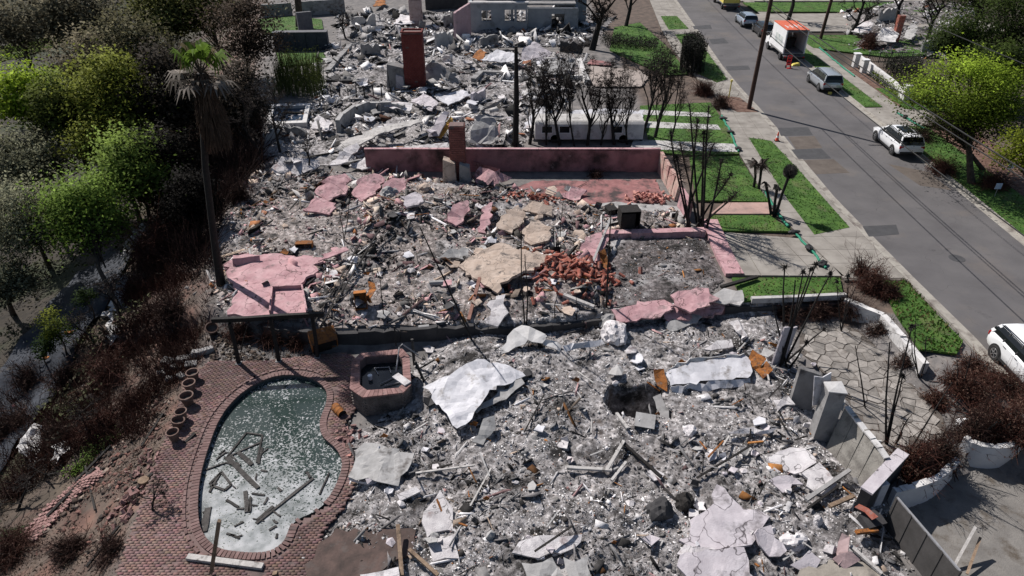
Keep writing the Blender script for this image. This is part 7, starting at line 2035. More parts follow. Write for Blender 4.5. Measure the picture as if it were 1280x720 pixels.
def box_truck(label, loc, rz, box_paint, roof_paint, open_back=True, L=4.4, name='box_truck'):
    root = thing(name, label, 'truck', loc, rz)
    W, H0, H1 = 2.25, .85, 3.15
    def bx(nm, c, s, mt, par=None, b=0):
        m = MB(); m.box(c, s); return m.part(nm, M[mt], par or root, bevel=b)
    y0, y1 = -3.1, -3.1 + L
    bx('floor', (0, (y0 + y1) / 2, H0), (W, L, .14), 'greywall')
    for s in (-1, 1): bx('side_wall', (s * (W / 2 - .02), (y0 + y1) / 2, (H0 + H1) / 2 + .03), (.05, L, H1 - H0 - .08), box_paint)
    ro = bx('roof', (0, (y0 + y1) / 2, H1 + .03), (W + .04, L + .04, .08), roof_paint)
    bx('front_wall', (0, y1 - .03, (H0 + H1) / 2), (W - .14, .05, H1 - H0 - .2), box_paint)
    if open_back:
        for s in (-1, 1): bx('door_post', (s * (W / 2 - .06), y0 - .03, (H0 + H1) / 2), (.12, .05, H1 - H0), box_paint)
        bx('door_header', (0, y0 - .03, H1 - .08), (W - .26, .05, .2), 'nickel')
        for s in (-.55, .1, .6): bx('cargo_box', (s, y0 + 2.2 + s, H0 + .55), (.5, .6, .9), 'darkwall')
    else: bx('rear_door', (0, y0 - .03, (H0 + H1) / 2), (W - .2, .05, H1 - H0 - .2), box_paint)
    bx('tail_deck', (0, y0 - .25, H0 - .18), (W - .1, .45, .08), 'nickel')
    bx('rear_bumper', (0, y0 - .42, .52), (W - .1, .10, .2), 'trim')
    bx('chassis', (0, 0, .62), (.9, 6.2, .22), 'trim')
    for s in (-1, 1):
        bx('tail_light', (s * .95, y0 - .49, .62), (.18, .05, .14), 'redlamp')
        for yy in (y0 + 1.0, y1 + 1.0):
            wheel(root, s * .92, yy, .42, .28, s)
    # cab
    yc0 = y1 + .1
    m = MB(); m.loft([[Vector((-.98, yc0, z)) if False else Vector((sx * w_, y_, z)) for sx, y_ in ((-1, yc0), (1, yc0), (1, yf), (-1, yf))] for z, w_, yf in ((.55, 1.0, yc0 + 2.0), (1.25, 1.0, yc0 + 1.95), (1.32, .97, yc0 + 1.2), (2.15, .85, yc0 + .75))])
    m.part('cab', M[box_paint], root, smooth=True)
    m = MB(); m.hexa([Vector(v) for v in ((-.9, yc0 + 1.22, 1.36), (.9, yc0 + 1.22, 1.36), (.9, yc0 + 1.18, 1.34), (-.9, yc0 + 1.18, 1.34), (-.78, yc0 + .82, 2.05), (.78, yc0 + .82, 2.05), (.78, yc0 + .76, 2.05), (-.78, yc0 + .76, 2.05))]); m.part('windscreen', M['glass'], root)
    for s in (-1, 1):
        m = MB(); m.hexa([Vector(v) for v in ((s * .985, yc0 + .15, 1.36), (s * .995, yc0 + .15, 1.36), (s * .995, yc0 + 1.0, 1.36), (s * .985, yc0 + 1.0, 1.36), (s * .875, yc0 + .15, 2.05), (s * .885, yc0 + .15, 2.05), (s * .885, yc0 + .72, 2.05), (s * .875, yc0 + .72, 2.05))]); m.part('side_window', M['glass'], root)
        bx('mirror', (s * 1.2, yc0 + 1.0, 1.6), (.12, .1, .4), 'trim')
    return root, ro, (y0, y1, H1, W)
tp = Z(1003, 84)
tr, tro, dim = box_truck('white box truck with orange roof and its rear door open', (xr(73) - 1.35, 75.6, .008), -.03, 'white', 'truckorange')
y0, y1, H1, W = dim
for k in range(4):      # faded white lettering strokes on the roof
    m = MB(); m.box((-.75 + .5 * k, y0 + 1.4 + .15 * k, H1 + .078), (.10, 1.3, .012)); m.box((-.75 + .5 * k + .16, y0 + 1.4 + .15 * k, H1 + .078), (.22, .12, .012)); m.part('roof_lettering', M['offwhite'], tro)
m = MB(); m.box((-W / 2 - .012, (y0 + y1) / 2 - .3, 1.9), (.01, 2.4, .9)); m.part('side_graphic', pm('graphic', [(.5, .52, .5), (.62, .64, .62), (.30, .36, .36)], 1.6, rough=.5, bump=0), tr)
box_truck('yellow box truck at the top of the street, closed', (xr(103) - 1.6, 102.0, .008), -.03, 'yellow', 'yellow', False, 4.8)
# things by the truck
def hand_truck(px, py):
    p = Z(px, py, .01); r = thing('hand_truck', 'red hand truck standing at the truck tail', 'hand truck', p)
    for s in (-.2, .2):
        m = MB(); m.tube([(s, 0, .1), (s, .05, 1.15)], .035, 6); m.part('rail', M['red'], r)
        m = MB(); m.lathe([(.02, -.04), (.13, -.04), (.13, .04), (.02, .04)], (s * 1.2, .08, .13), 12, rot=Matrix.Rotation(PI / 2, 3, 'Y')); m.part('wheel', M['tyre'], r)
    for z in (.35, .65, .95):
        m = MB(); m.box((0, .03, z), (.4, .03, .16)); m.part('slat', M['red'], r)
    m = MB(); m.box((0, -.15, .03), (.42, .3, .03)); m.part('toe_plate', M['red'], r)
    m = MB(); m.tube([(-.2, .05, 1.1), (-.15, .06, 1.22), (.15, .06, 1.22), (.2, .05, 1.1)], .03, 6); m.part('handle', M['red'], r)
hand_truck(985, 85)
m = MB(); p = Z(994, 82, .01); m.hexa([p + Vector(v) for v in ((-.45, -.3, 0), (.5, -.1, 0), (.45, .3, 0), (-.4, .2, 0), (-.3, -.2, .16), (.45, -.05, .3), (.35, .2, .34), (-.3, .15, .2))]); m.top('yellow_bag', M['yellow'], 'yellow sack lying on the road at the truck tail', 'bag', bevel=.06)
p = Z(1037, 118, .01); m = MB(); m.box(p + Vector((0, 0, .12)), (.3, .2, .22)); m.top('yellow_box', M['yellow'], 'small yellow box on the road behind the silver minivan', 'box', bevel=.03)
def cone(px, py, label):
    p = Z(px, py, .125); r = thing('traffic_cone', label, 'cone', p)
    m = MB(); m.box((0, 0, .02), (.36, .36, .04)); m.part('base', M['trim'], r)
    m = MB(); m.lathe([(.14, .04), (.03, .70), (0, .71)], (0, 0, 0), 12); m.part('cone_body', M['coneorange'], r, smooth=True)
    m = MB(); m.lathe([(.108, .26), (.08, .42)], (0, 0, 0), 12); m.part('white_band', M['white'], r, smooth=True)
cone(971, 176, 'orange traffic cone on the kerb beside the dark road patch')
m = MB(); p = Z(911, 122, .13); m.tube([p, p + Vector((0, 0, 1.55))], .05, 8); m.box(p + Vector((0, 0, 1.5)), (.16, .16, .16)); m.top('marker_post', M['yellow'], 'yellow marker post beside the brown utility pole', 'post')
for px, py, lb, mt in [(1242, 248, 'small blue white yard sign at the right kerb', 'white'), (1258, 222, 'white round lamp post head in the mulch bed', 'white')]:
    p = G(px, py); r = thing('yard_sign', lb, 'sign', p)
    m = MB(); m.tube([(0, 0, 0), (0, 0, .7)], .02, 5); m.part('stake', M['metal'], r)
    m = MB(); m.box((0, 0, .85), (.4, .04, .4)); m.part('board', M[mt] if 'lamp' in lb else pm('signblue', [(.3, .4, .6), (.6, .65, .75)], 6, bump=0), r, bevel=.02)
p = G(1240, 262); m = MB(); m.box(p + Vector((0, 0, .2)), (.6, .35, .3), .4); m.top('blue_bundle', pm('bluec', [(.10, .14, .24), (.2, .25, .36)], 5), 'blue grey bundle lying in the right gutter', 'bundle', bevel=.05) if False else None

# ---- erosion socks in green mesh, with black bags
def sock(pxs, label, r=.075, z=.13, bags=()):
    P = [Z(a, b, z) for a, b in pxs]; root = thing('erosion_sock', label, 'sock', P[0], 0, 'green erosion socks along the pavements')
    C = []
    for i in range(len(P) - 1):
        n = max(2, int((P[i + 1] - P[i]).length / .4))
        for k in range(n): C.append(P[i].lerp(P[i + 1], k / n) + Vector((random.gauss(0, .03), 0, r * .8)))
    C.append(P[-1] + Vector((0, 0, r * .8)))
    m = MB(); m.tube(C, [r * random.uniform(.85, 1.1) for _ in C], 8); m.part('sock_tube', M['green_wattle'], root, True, smooth=True)
    for t in bags:
        q = C[int(t * (len(C) - 1))]
        o = lump(640, 360, .26, 'blackbag', 'black sandbag on the ' + label, 'sandbag', 'sandbag', (1.25, .85, .5), 'black sandbags weighing the green socks', det=2)
        o.location = q + Vector((0, 0, .06))
sock([(902, 145), (912, 164), (923, 190)], 'green sock along the lawn with concrete strips', bags=(.15, .55, .98))
sock([(993, 292), (1012, 312), (1032, 336)], 'green sock crossing the concrete driveway', bags=(.05, .5, .97))
sock([(956, 240), (968, 262), (985, 284)], 'green sock behind the three slim palms', bags=(.6,))
sock([(1024, 60), (1050, 82), (1068, 96)], 'green sock across the street behind the minivan', bags=())
sock([(1122, 142), (1136, 150), (1155, 162)], 'green sock beside the driveway beyond the white wagon', bags=(.3,))

# ================================================================ poles and wires
def utility_pole(loc, h, label, lean=(.0, 0), arms=True):
    r = thing('utility_pole', label, 'pole', loc)
    m = MB(); m.tube([(0, 0, -.2), (lean[0] * .5, lean[1] * .5, h / 2), (lean[0], lean[1], h)], [.19, .165, .13], 12); m.part('pole_shaft', M['polewood'], r, smooth=True)
    if arms:
        m = MB(); m.box((lean[0], lean[1] - .16, h - .5), (2.4, .1, .12)); m.part('cross_arm', M['polewood'], r)
        for s in (-1.0, -.4, .4, 1.0):
            m = MB(); m.lathe([(.03, 0), (.06, .05), (.05, .12), (0, .16)], (lean[0] + s, lean[1] - .16, h - .44), 8); m.part('insulator', M['metal'], r)
    return r
PB = Z(936, 136, .12)
utility_pole(PB, 11.9, 'brown wooden utility pole standing at the left kerb', (.15, 0))
utility_pole((PB.x + .1, 9.0, .1), 11.9, 'near utility pole carrying the street wires', (0, 0))
def wire(a, b, sag, r, label, group='wires above the left kerb'):
    a = Vector(a); b = Vector(b); n = 24
    pts = [a.lerp(b, k / n) - Vector((0, 0, sag * 4 * (k / n) * (1 - k / n))) for k in range(n + 1)]
    m = MB(); m.tube(pts, r, 5); m.top('overhead_wire', M['wire'], label, 'wire', group)
x0 = PB.x + .1
wire((x0, PB.y, 12.0), (x0, 9, 12.0), .3, .018, 'highest overhead wire crossing the top right trees')
wire((x0 + .1, PB.y, 8.5), (x0 + .1, 9, 8.5), .42, .030, 'thick double cable overhead, upper strand')
wire((x0 + .1, PB.y, 8.2), (x0 + .1, 9, 8.25), .45, .026, 'thick double cable overhead, lower strand')
wire((x0, PB.y, 6.5), (x0, 9, 6.4), .5, .028, 'lowest overhead cable above the parked white wagon')
wire((x0, PB.y, 8.5), (x0 + 3.4, 125, 8.5), .5, .03, 'overhead cable running on up the street, thick', 'wires running up the street')
wire((x0, PB.y, 12.0), (x0 + 3.4, 125, 12.0), .5, .02, 'overhead wire running on up the street, thin', 'wires running up the street')
p2 = G(1025, 50); utility_pole(p2, 12.0, 'dark utility pole behind the box truck', (.6, 0), False)

# ================================================================ back lots: walls, ruin, trailer, pond
def ruin():
    yb = 86.0
    root = thing('ruined_house', 'roofless pale two storey house ruin with empty windows', 'building', (1.5, yb, 0))
    def wall(x0, x1, z0, z1, y, holes, mat, th=.3):
        """wall split round its openings into solid panels"""
        xs = sorted({x0, x1, *[h[0] for h in holes], *[h[1] for h in holes]}); zs = sorted({z0, z1, *[h[2] for h in holes], *[h[3] for h in holes]})
        for i in range(len(xs) - 1):
            run = None
            for j in range(len(zs) - 1):
                cx, cz = (xs[i] + xs[i + 1]) / 2, (zs[j] + zs[j + 1]) / 2
                hol = any(h[0] < cx < h[1] and h[2] < cz < h[3] for h in holes)
                if not hol and run is None: run = zs[j]
                if (hol or j == len(zs) - 2) and run is not None:
                    zt = zs[j] if hol else zs[j + 1]
                    m = MB(); m.box(((xs[i] + xs[i + 1]) / 2, y, (run + zt) / 2), (xs[i + 1] - xs[i], th, zt - run)); m.part('wall', M[mat], root, True); run = None
    ax, bx_, cx = V(588, 20, yb).x, V(659, 20, yb).x, V(722, 20, yb).x
    h1 = 3.3; 
    W = lambda px: V(px, 20, yb).x
    wall(ax, bx_, 0, h1, yb, [(W(602), W(614), 1.3, 2.5), (W(631), W(643), 1.3, 2.6), (W(646), W(657), 1.2, 2.6)], 'palewall')
    for (a, b) in ((602, 614), (631, 643), (646, 657)):
        xx = (W(a) + W(b)) / 2; ww = W(b) - W(a)
        f = MB(); f.box((xx, yb - .17, 1.2), (ww + .2, .1, .08)); fr = f.part('window_sill', M['palewall'], root, True)
        f = MB(); f.box((xx, yb + .05, 1.9), (.06, .06, 1.2)); f.part('mullion', M['offwhite'], root, True)
    m = MB(); m.box(((ax + bx_) / 2, yb - .05, h1 + .08), (bx_ - ax + .3, .45, .16)); m.part('cornice', M['offwhite'], root, True)
    wall(bx_ + .05, cx, 0, 2.6, yb + .6, [(W(690), W(706), .3, 2.0)], 'palewall')
    m = MB(); m.box(((bx_ + cx) / 2, yb + .55, 2.66), (cx - bx_, .4, .1)); m.part('cornice', M['offwhite'], root, True)
    wall(ax, W(700), h1 + .2, 6.2, yb + 4.5, [(W(616), W(626), 3.9, 5.6), (W(634), W(650), 4.4, 5.8), (W(660), W(676), 3.5, 5.8)], 'palewall')
    wall(W(696), cx + 1.5, 0, 5.6, yb + 5, [(W(700), W(706), 4.2, 5.4)], 'palewall')
    for (xx, z1) in ((ax, h1), (cx, 2.6), (W(640), 5.5)):
        m = MB(); m.box((xx, yb + 2.6, z1 / 2), (.3, 4.2, z1)); m.part('side_wall', M['palewall'], root, True)
    m = MB(); m.box(((ax + cx) / 2, yb + 2.6, h1 - .25), (cx - ax - .4, 3.8, .2)) ; m.part('upper_floor', M['greywall'], root, True)
M['palewall'] = pm('palewall', [(.24, .255, .275), (.33, .345, .365)], 1.0, bump=.2, dirt=((.12, .12, .12), .7, .55, .75))
ruin()
a = G(569, 50); b = G(588, 44); upright('pink_gable', a, b, 3.0, 'pinkpale', 'pale pink wall standing left of the roofless house', 'wall', .3, ragged=.05, hb=3.6) if M.setdefault('pinkpale', pm('pinkpale', [(.38, .26, .28), (.46, .33, .35)], 1.5, bump=.2, dirt=((.2, .17, .17), 1, .55, .75))) else None
a = G(532, 12); b = G(585, 10); upright('brown_wall', a, b, 2.2, 'darkwall', 'long dark brown wall at the top centre', 'wall', .25, ragged=.03)
# blue wall and the grey walls behind
def blue_wall():
    p = Z(345, 63); q = Z(412, 62); r = thing('blue_wall', 'long low dark blue wall with flat grey top, upper left', 'wall', p)
    n = 5
    for k in range(n):
        a, b = p.lerp(q, k / n + .003), p.lerp(q, (k + 1) / n - .003); upright('wall_length', a, b, 1.9, 'bluewall', thick=.9, ragged=0, n=1, parent=r)
    m = MB(); m.beam(p + Vector((0, 0, 1.95)), q + Vector((0, 0, 1.95)), 1.0, .09); m.part('wall_cap', M['nickel'], r, True)
blue_wall()
for (a, b, h, mt, lb) in [((328, 22), (366, 19), 1.6, 'greywall', 'grey garden wall behind the bright lawn, left part'), ((372, 20), (432, 16), 1.8, 'greywall', 'grey garden wall behind the bright lawn, right part'), ((374, 42), (392, 40), 2.4, 'nickel', 'grey pier standing at the end of the bright lawn')]:
    upright('garden_wall', G(*a), G(*b), h, mt, lb, 'wall', .4, ragged=.02)
b = G(374, 34); t = V(370, -20, b.y); m = MB(); m.tube([b - Vector((0, 0, .3)), b.lerp(t, .4) + Vector((.1, 0, 0)), t], [.5, .42, .36], 10); m.top('scorched_tree', M['bark'], 'thick grey scorched trunk rising behind the blue wall', 'tree', smooth=True)
lowwall('foundation_wall', [(411, 96), (424, 80), (438, 64)], .5, .7, 'greywall', 'long grey foundation wall running back left of the chimney')
lowwall('foundation_wall', [(409, 107), (430, 108), (462, 108)], .35, .6, 'darkwall', 'short dark foundation wall left of the tall chimney')
lowwall('foundation_wall', [(592, 107), (602, 97), (640, 99)], .5, .7, 'greywall', 'corner of grey foundation wall right of the tall chimney')
lowwall('foundation_wall', [(641, 99), (690, 101), (728, 99)], .3, .4, 'offwhite', 'thin white foundation line behind the burnt tree row')
lowwall('foundation_wall', [(723, 78), (728, 92), (734, 106)], .5, .5, 'offwhite', 'short white foundation line by the pinkish pad')
for (a, b, h, mt, lb) in [((452, 70), (476, 68), 1.3, 'greywall', 'broken grey wall left of and behind the tall chimney'), ((545, 60), (566, 56), 1.6, 'paleconc', 'pale wall fragment right behind the tall chimney'), ((600, 58), (622, 54), 1.2, 'greywall', 'low grey wall fragment before the roofless house'), ((668, 122), (700, 118), 1.0, 'paleconc', 'pale wall fragment left of the burnt tree row'), ((440, 36), (470, 33), 1.5, 'paleconc', 'pale wall fragment at the upper middle left'), ((496, 44), (506, 52), 1.4, 'stucco', 'white wall stub before the far pale chimney'), ((556, 34), (574, 30), 1.5, 'greywall', 'grey wall fragment before the dark brown wall'),
                          ((330, 178), (352, 172), .9, 'paleconc', 'pale low wall below the white rimmed pond'), ((358, 168), (384, 172), .8, 'greywall', 'grey low wall below the white rimmed pond'), ((590, 130), (606, 124), 1.1, 'lilac', 'lilac wall stub right of the tall chimney rubble'), ((700, 64), (728, 66), 1.2, 'darkwall', 'dark wall fragment beside the big oak skeleton'), ((1096, 28), (1122, 24), 1.6, 'paleconc', 'pale wall fragment across the street at the back'), ((1150, 66), (1172, 62), 1.4, 'greywall', 'grey wall fragment across the street near the dark trees')]:
    upright('wall_fragment', G(*a), G(*b), h, mt, lb, 'wall', .25, ragged=.3)
def curved_wall():
    pts = [(424, 168), (430, 158), (444, 147), (462, 140), (490, 139), (506, 142)]
    P = [Z(a, b, .1) for a, b in pts]; r = thing('curved_wall', 'curved grey concrete retaining wall in the pale rubble', 'wall', P[2])
    for i in range(len(P) - 1):
        for k in range(2):
            upright('wall_length', P[i].lerp(P[i + 1], k / 2 + .01), P[i].lerp(P[i + 1], (k + 1) / 2 - .01), 1.15 - .1 * i, 'greysheet', thick=.35, ragged=.02, n=1, parent=r)
curved_wall()
def pond():
    C = [Z(a, b, .55) for a, b in [(333, 155), (339, 130), (388, 129), (383, 153)]]; c = sum(C, Vector()) / 4
    r = thing('white_pond', 'rectangular raised pond with broad white rim and dark water', 'pond', (c.x, c.y, 0))
    for i in range(4):
        a, b = C[i], C[(i + 1) % 4]; a2, b2 = a.lerp(c, .22), b.lerp(c, .22)
        m = MB(); m.hexa([Vector((p.x, p.y, z)) for z in (0, .55) for p in (a, b, b2, a2)][:8] if True else []); m.part('rim', M['offwhite'], r, True)
    m = MB(); m.prism([tuple(p.lerp(c, .2)[:2]) for p in C], .2, .30); m.part('water', M['poolblue'], r, True)
M['poolblue'] = pm('poolblue', [(.01, .02, .045), (.02, .035, .06)], 2, rough=.1, bump=.05)
pond()
def trailer():
    yb = 50.5
    x0, x1 = V(668, 176, yb).x, V(800, 176, yb).x
    r = thing('white_trailer', 'long white trailer with small windows behind the pink wall', 'trailer', ((x0 + x1) / 2, yb, 0))
    z0, z1 = .3, 1.62; w = 2.1
    m = MB(); m.loft([[Vector((x, yb + dy, z)) for dy, z in ((-w / 2, z0), (-w / 2, z1 - .15), (-w / 2 + .15, z1), (w / 2 - .15, z1), (w / 2, z1 - .15), (w / 2, z0))] for x in (x0, x0 + .3, x1 - .3, x1)]); m.part('body', M['offwhite'], r, True)
    for k in (0, 1, 4):
        xx = x0 + .9 + k * (x1 - x0 - 1.6) / 5
        m = MB(); m.box((xx, yb - w / 2 - .012, 1.08), (.75, .03, .5)); wn_ = m.part('window', M['glass'], r, True)
        for (dx, dz, sx, sz_) in ((0, .28, .85, .06), (0, -.28, .85, .06), (-.4, 0, .05, .5), (.4, 0, .05, .5)):
            m = MB(); m.box((xx + dx, yb - w / 2 - .02, 1.08 + dz), (sx, .05, sz_)); m.part('frame', M['white'], wn_, True)
    n = 9
    for k in range(n):
        a = x0 + (x1 - x0) * k / n; b = x0 + (x1 - x0) * (k + 1) / n
        m = MB(); m.box(((a + b) / 2, yb, z1 + .02), (b - a - .04, w - .5, .05)); m.part('roof_panel', M['paleconc'], r, True)
    for xx in (x0 + 1.5, x1 - 1.5):
        for s in (-1, 1): wheel_s = MB(); wheel_s.lathe([(0, -.1), (.32, -.1), (.34, 0), (.32, .1), (0, .1)], (xx, yb + s * .95, .34), 14, rot=Matrix.Rotation(PI / 2, 3, 'X')); wheel_s.part('wheel', M['tyre'], r, True)
trailer()
# pale sheets behind the trailer, and fallen panels of the pale rubble
for a in [('pale_roof', [(690, 152, .9), (720, 138, 1.2), (770, 136, 1.3), (806, 138, 1.0), (800, 156, .8), (740, 160, .9)], 'sheet', 'broad pale sheet roof lying behind the white trailer'),
          ('pale_roof', [(655, 160, .5), (668, 136, .9), (690, 132, .9), (690, 156, .6)], 'sheet', 'pale sheet roof piece left of the broad one'),
          ('dark_slab', [(680, 166, .5), (690, 156, .8), (790, 158, .8), (790, 165, .4)], 'darkwall', 'dark long slab between trailer and pale roof'),
          ('grey_slab', [(586, 178, .1), (588, 158, 1.0), (600, 143, 1.8), (618, 146, 1.7), (624, 168, .6), (612, 180, .1)], 'greysheet', 'tall grey crumpled sheet standing right of narrow chimney'),
          ('lilac_slab', [(535, 170, .1), (545, 150, 1.1), (556, 138, 1.8), (562, 140, 1.7), (556, 156, 1.0), (548, 170, .2)], 'lilac', 'pointed lilac slab leaning up left of narrow chimney'),
          ('yellow_slab', [(545, 170, .1), (556, 156, .9), (563, 145, 1.5), (566, 148, 1.4), (560, 160, .8), (550, 172, .1)], 'ochre', 'orange yellow foam edge beside the pointed lilac slab'),
          ('white_slab', [(436, 206, .3), (480, 186, .6), (560, 178, .6), (562, 186, .4), (500, 200, .3), (452, 212, .2)], 'stucco', 'white ash covered floor strip behind the pink wall'),
          ('white_slab', [(425, 178, .6), (470, 160, .9), (526, 148, 1.0), (528, 153, .9), (474, 168, .8), (434, 188, .5)], 'pale_beam', 'long pale fallen beam slab across the pale rubble'),
          ('white_slab', [(388, 158, .6), (398, 144, .9), (414, 152, .7), (408, 164, .5)], 'stucco', 'white tilted slab beside the white rimmed pond'),
          ('white_slab', [(338, 215, .3), (352, 196, .8), (378, 198, .7), (398, 200, .5), (400, 208, .3), (366, 222, .2)], 'stucco', 'large white slab at the lower left of pale rubble'),
          ('white_slab', [(412, 208, .3), (424, 190, .8), (446, 178, .9), (450, 184, .7), (430, 204, .4)], 'stucco', 'white slanting slab left of the pink wall end'),
          ('white_slab', [(480, 133, .5), (498, 126, .7), (516, 130, .6), (512, 138, .4)], 'stucco', 'small white slab below the tall chimney'),
          ('white_slab', [(514, 126, .5), (530, 116, .9), (548, 128, .8), (540, 138, .5)], 'lilac', 'lilac white slab right below the tall chimney'),
          ('white_slab', [(545, 122, .4), (576, 112, .6), (590, 118, .5), (560, 132, .3)], 'sheet', 'pale blue sheet scrap right of the tall chimney base'),
          ('white_slab', [(600, 75, .4), (622, 62, 1.0), (648, 68, .9), (645, 78, .4)], 'sheet', 'pale folded sheet before the roofless house'),
          ('lilac_slab', [(650, 78, .2), (655, 60, 1.2), (668, 52, 1.4), (690, 66, .6), (680, 76, .3)], 'lilac', 'lilac curled sheet before the roofless house'),
          ('grey_slab', [(668, 94, .3), (690, 74, .9), (720, 78, .7), (706, 92, .3)], 'greysheet', 'blue grey sheet heap right of the lilac curled sheet'),
          ('concrete_pad', [(735, 100, .05), (738, 82, .05), (800, 88, .05), (812, 96, .05), (800, 108, .05), (745, 108, .05)], 'beigepad', 'pinkish concrete pad beside the far front lawn'),
          ('brick_pad', [(734, 80, .08), (738, 74, .08), (762, 78, .08), (766, 82, .08)], 'pinkfloor', 'small dull red brick landing by the far lawn'),
          ('rust_heap', [(590, 72, .3), (600, 60, .9), (610, 66, .7), (602, 76, .3)], 'rust', 'rusty metal heap before the roofless house'),
          ('white_slab', [(492, 30, .3), (500, 18, .7), (516, 20, .6), (514, 30, .3)], 'stucco', 'white slab left of the far pale chimney'),
          ('orange_sheet', [(466, 8, .5), (474, -4, .9), (480, -2, .8), (482, 6, .5)], 'rust', 'orange sheet at the very top edge'),
          ('white_slab', [(1090, 52, .5), (1104, 34, 1.4), (1124, 36, 1.2), (1120, 52, .6)], 'offwhite', 'white leaning sheet in the burnt lot across the street'),
          ('white_slab', [(1066, 40, .4), (1078, 24, 1.2), (1092, 28, 1.1), (1086, 42, .5)], 'stucco', 'pale slab at the back of the lot across the street'),
          ('white_slab', [(1128, 46, .4), (1140, 28, 1.4), (1148, 34, 1.2), (1140, 50, .4)], 'greysheet', 'grey slab right of the white sheet across the street')]:
    nm, pts, mt, lb = a
    if mt not in M: M[mt] = pm(mt, {'ochre': [(.48, .26, .05), (.58, .36, .10)], 'beigepad': [(.28, .24, .215), (.36, .31, .28)]}[mt], 2, bump=.3)
    sheet(nm, pts, mt, lb, thick=.08, amp=.03 if 'pad' in nm else .08, fine=.6, base=.08 if 'pad' in nm else None)
stack('gatepost', 'slim orange brick pillar in the burnt lot across the street', 1118, 52, .6, .6, 3.0, 'redbrick', None, lip=False)
for k in range(75):
    px, py = random.uniform(330, 720), random.uniform(64, 205); s = random.uniform(4, 10)
    if sdist(np.array([Z(px, py).x]), np.array([Z(px, py).y]), RUB[3][0])[0] < .5: continue
    n = random.choice([4, 5]); a0 = random.uniform(0, 6)
    sheet('slab_scrap', [(px + s * random.uniform(.6, 1.1) * math.cos(a0 + 2 * PI * i / n), py + .5 * s * random.uniform(.6, 1.1) * math.sin(a0 + 2 * PI * i / n), random.uniform(.1, .8)) for i in range(n)], (mt := random.choice(['stucco', 'greysheet', 'stucco', 'sheet', 'darkwall', 'greywall', 'lilac'])), ('broad ' if s > 7 else 'little ') + MW[mt] + ' slab scrap ' + where(px, py), 'scrap', .06, .05, group='slab scraps around the tall chimney', fine=.7)

# across the street: low wall, railing, gate
lowwall('garden_wall', [(1072, 80), (1088, 92), (1108, 108), (1128, 126)], .3, .9, 'offwhite', 'low white garden wall along the right pavement')
def railing():
    a, b = Z(1084, 79, .3), Z(1138, 78, .3); r = thing('railing', 'black metal railing before the burnt lot across the street', 'railing', a)
    for z in (.15, 1.0):
        m = MB(); m.beam(a + Vector((0, 0, z)), b + Vector((0, 0, z)), .05, .05); m.part('rail', M['trim'], r, True)
    n = 24
    for k in range(n + 1):
        p = a.lerp(b, k / n); m = MB(); m.beam(p + Vector((0, 0, 0)), p + Vector((0, 0, 1.1)), .03 if k % 6 else .08); m.part('baluster', M['trim'], r, True)
railing()
for px, py, lb in [(1068, 84, 'white gate pier nearest the green sock across the street'), (1078, 92, 'second white gate pier across the street'), (1130, 126, 'white pier at the end of the low garden wall')]:
    p = G(px, py); r = thing('gate_pier', lb, 'pier', p); m = MB(); m.box((0, 0, .65), (.5, .5, 1.3)); m.part('shaft', M['offwhite'], r); m = MB(); m.box((0, 0, 1.35), (.62, .62, .1)); m.part('cap', M['white'], r)

# ================================================================ left slope: tarp, sheeting, brick path, undergrowth
def tarp():
    C = [G(*p) for p in [(-40, 560), (20, 500), (70, 425), (120, 330), (160, 300), (150, 330), (135, 380), (110, 440), (70, 500), (0, 580)]]
    lowp = [(-30, 520), (0, 470), (50, 400), (100, 345), (140, 310)]; hip = [(0, 600), (45, 530), (95, 462), (132, 390), (168, 322)]
    A = [G(*p) for p in lowp]; B = [G(*p) for p in hip]
    m = MB(); n = len(A); sub = 7; nn = 8
    rows = []
    for i in range(n - 1):
        for k in range(sub):
            t = k / sub; rows.append((A[i].lerp(A[i + 1], t), B[i].lerp(B[i + 1], t)))
    rows.append((A[-1], B[-1]))
    vs = []
    for i, (a, b) in enumerate(rows):
        for k in range(nn + 1):
            p = a.lerp(b, k / nn); z = sz(p.x, p.y) + .22 + .10 * math.sin(i * 1.3 + k * .4) + random.uniform(-.04, .05)
            vs.append((p.x, p.y, z))
    for i in range(len(rows) - 1):
        for k in range(nn): pass
    fs = [(i * (nn + 1) + k, (i + 1) * (nn + 1) + k, (i + 1) * (nn + 1) + k + 1, i * (nn + 1) + k + 1) for i in range(len(rows) - 1) for k in range(nn)]
    m.add(vs, fs); o = m.top('slope_tarp', M['tarp'], 'dark grey plastic tarp spread down the left slope', 'tarp', smooth=True)
    s = o.modifiers.new('thick', 'SOLIDIFY'); s.thickness = .03
tarp()
TARP = [tuple(G(*p)[:2]) for p in [(-30, 520), (0, 470), (50, 400), (100, 345), (140, 310), (168, 322), (132, 390), (95, 462), (45, 530), (0, 600)]]
for k, (px, py) in enumerate([(20, 512), (60, 452), (40, 480), (88, 420), (104, 372), (130, 345), (12, 545), (75, 478)]):
    lump(px, py, random.uniform(.12, .2), random.choice(['offwhite', 'rust', 'offwhite', 'pinkwall']), 'sandbag or stone weighing down the slope tarp', 'tarp_weight', 'weight', (1.3, .9, .5), 'weights on the slope tarp', lift=.25, det=1)
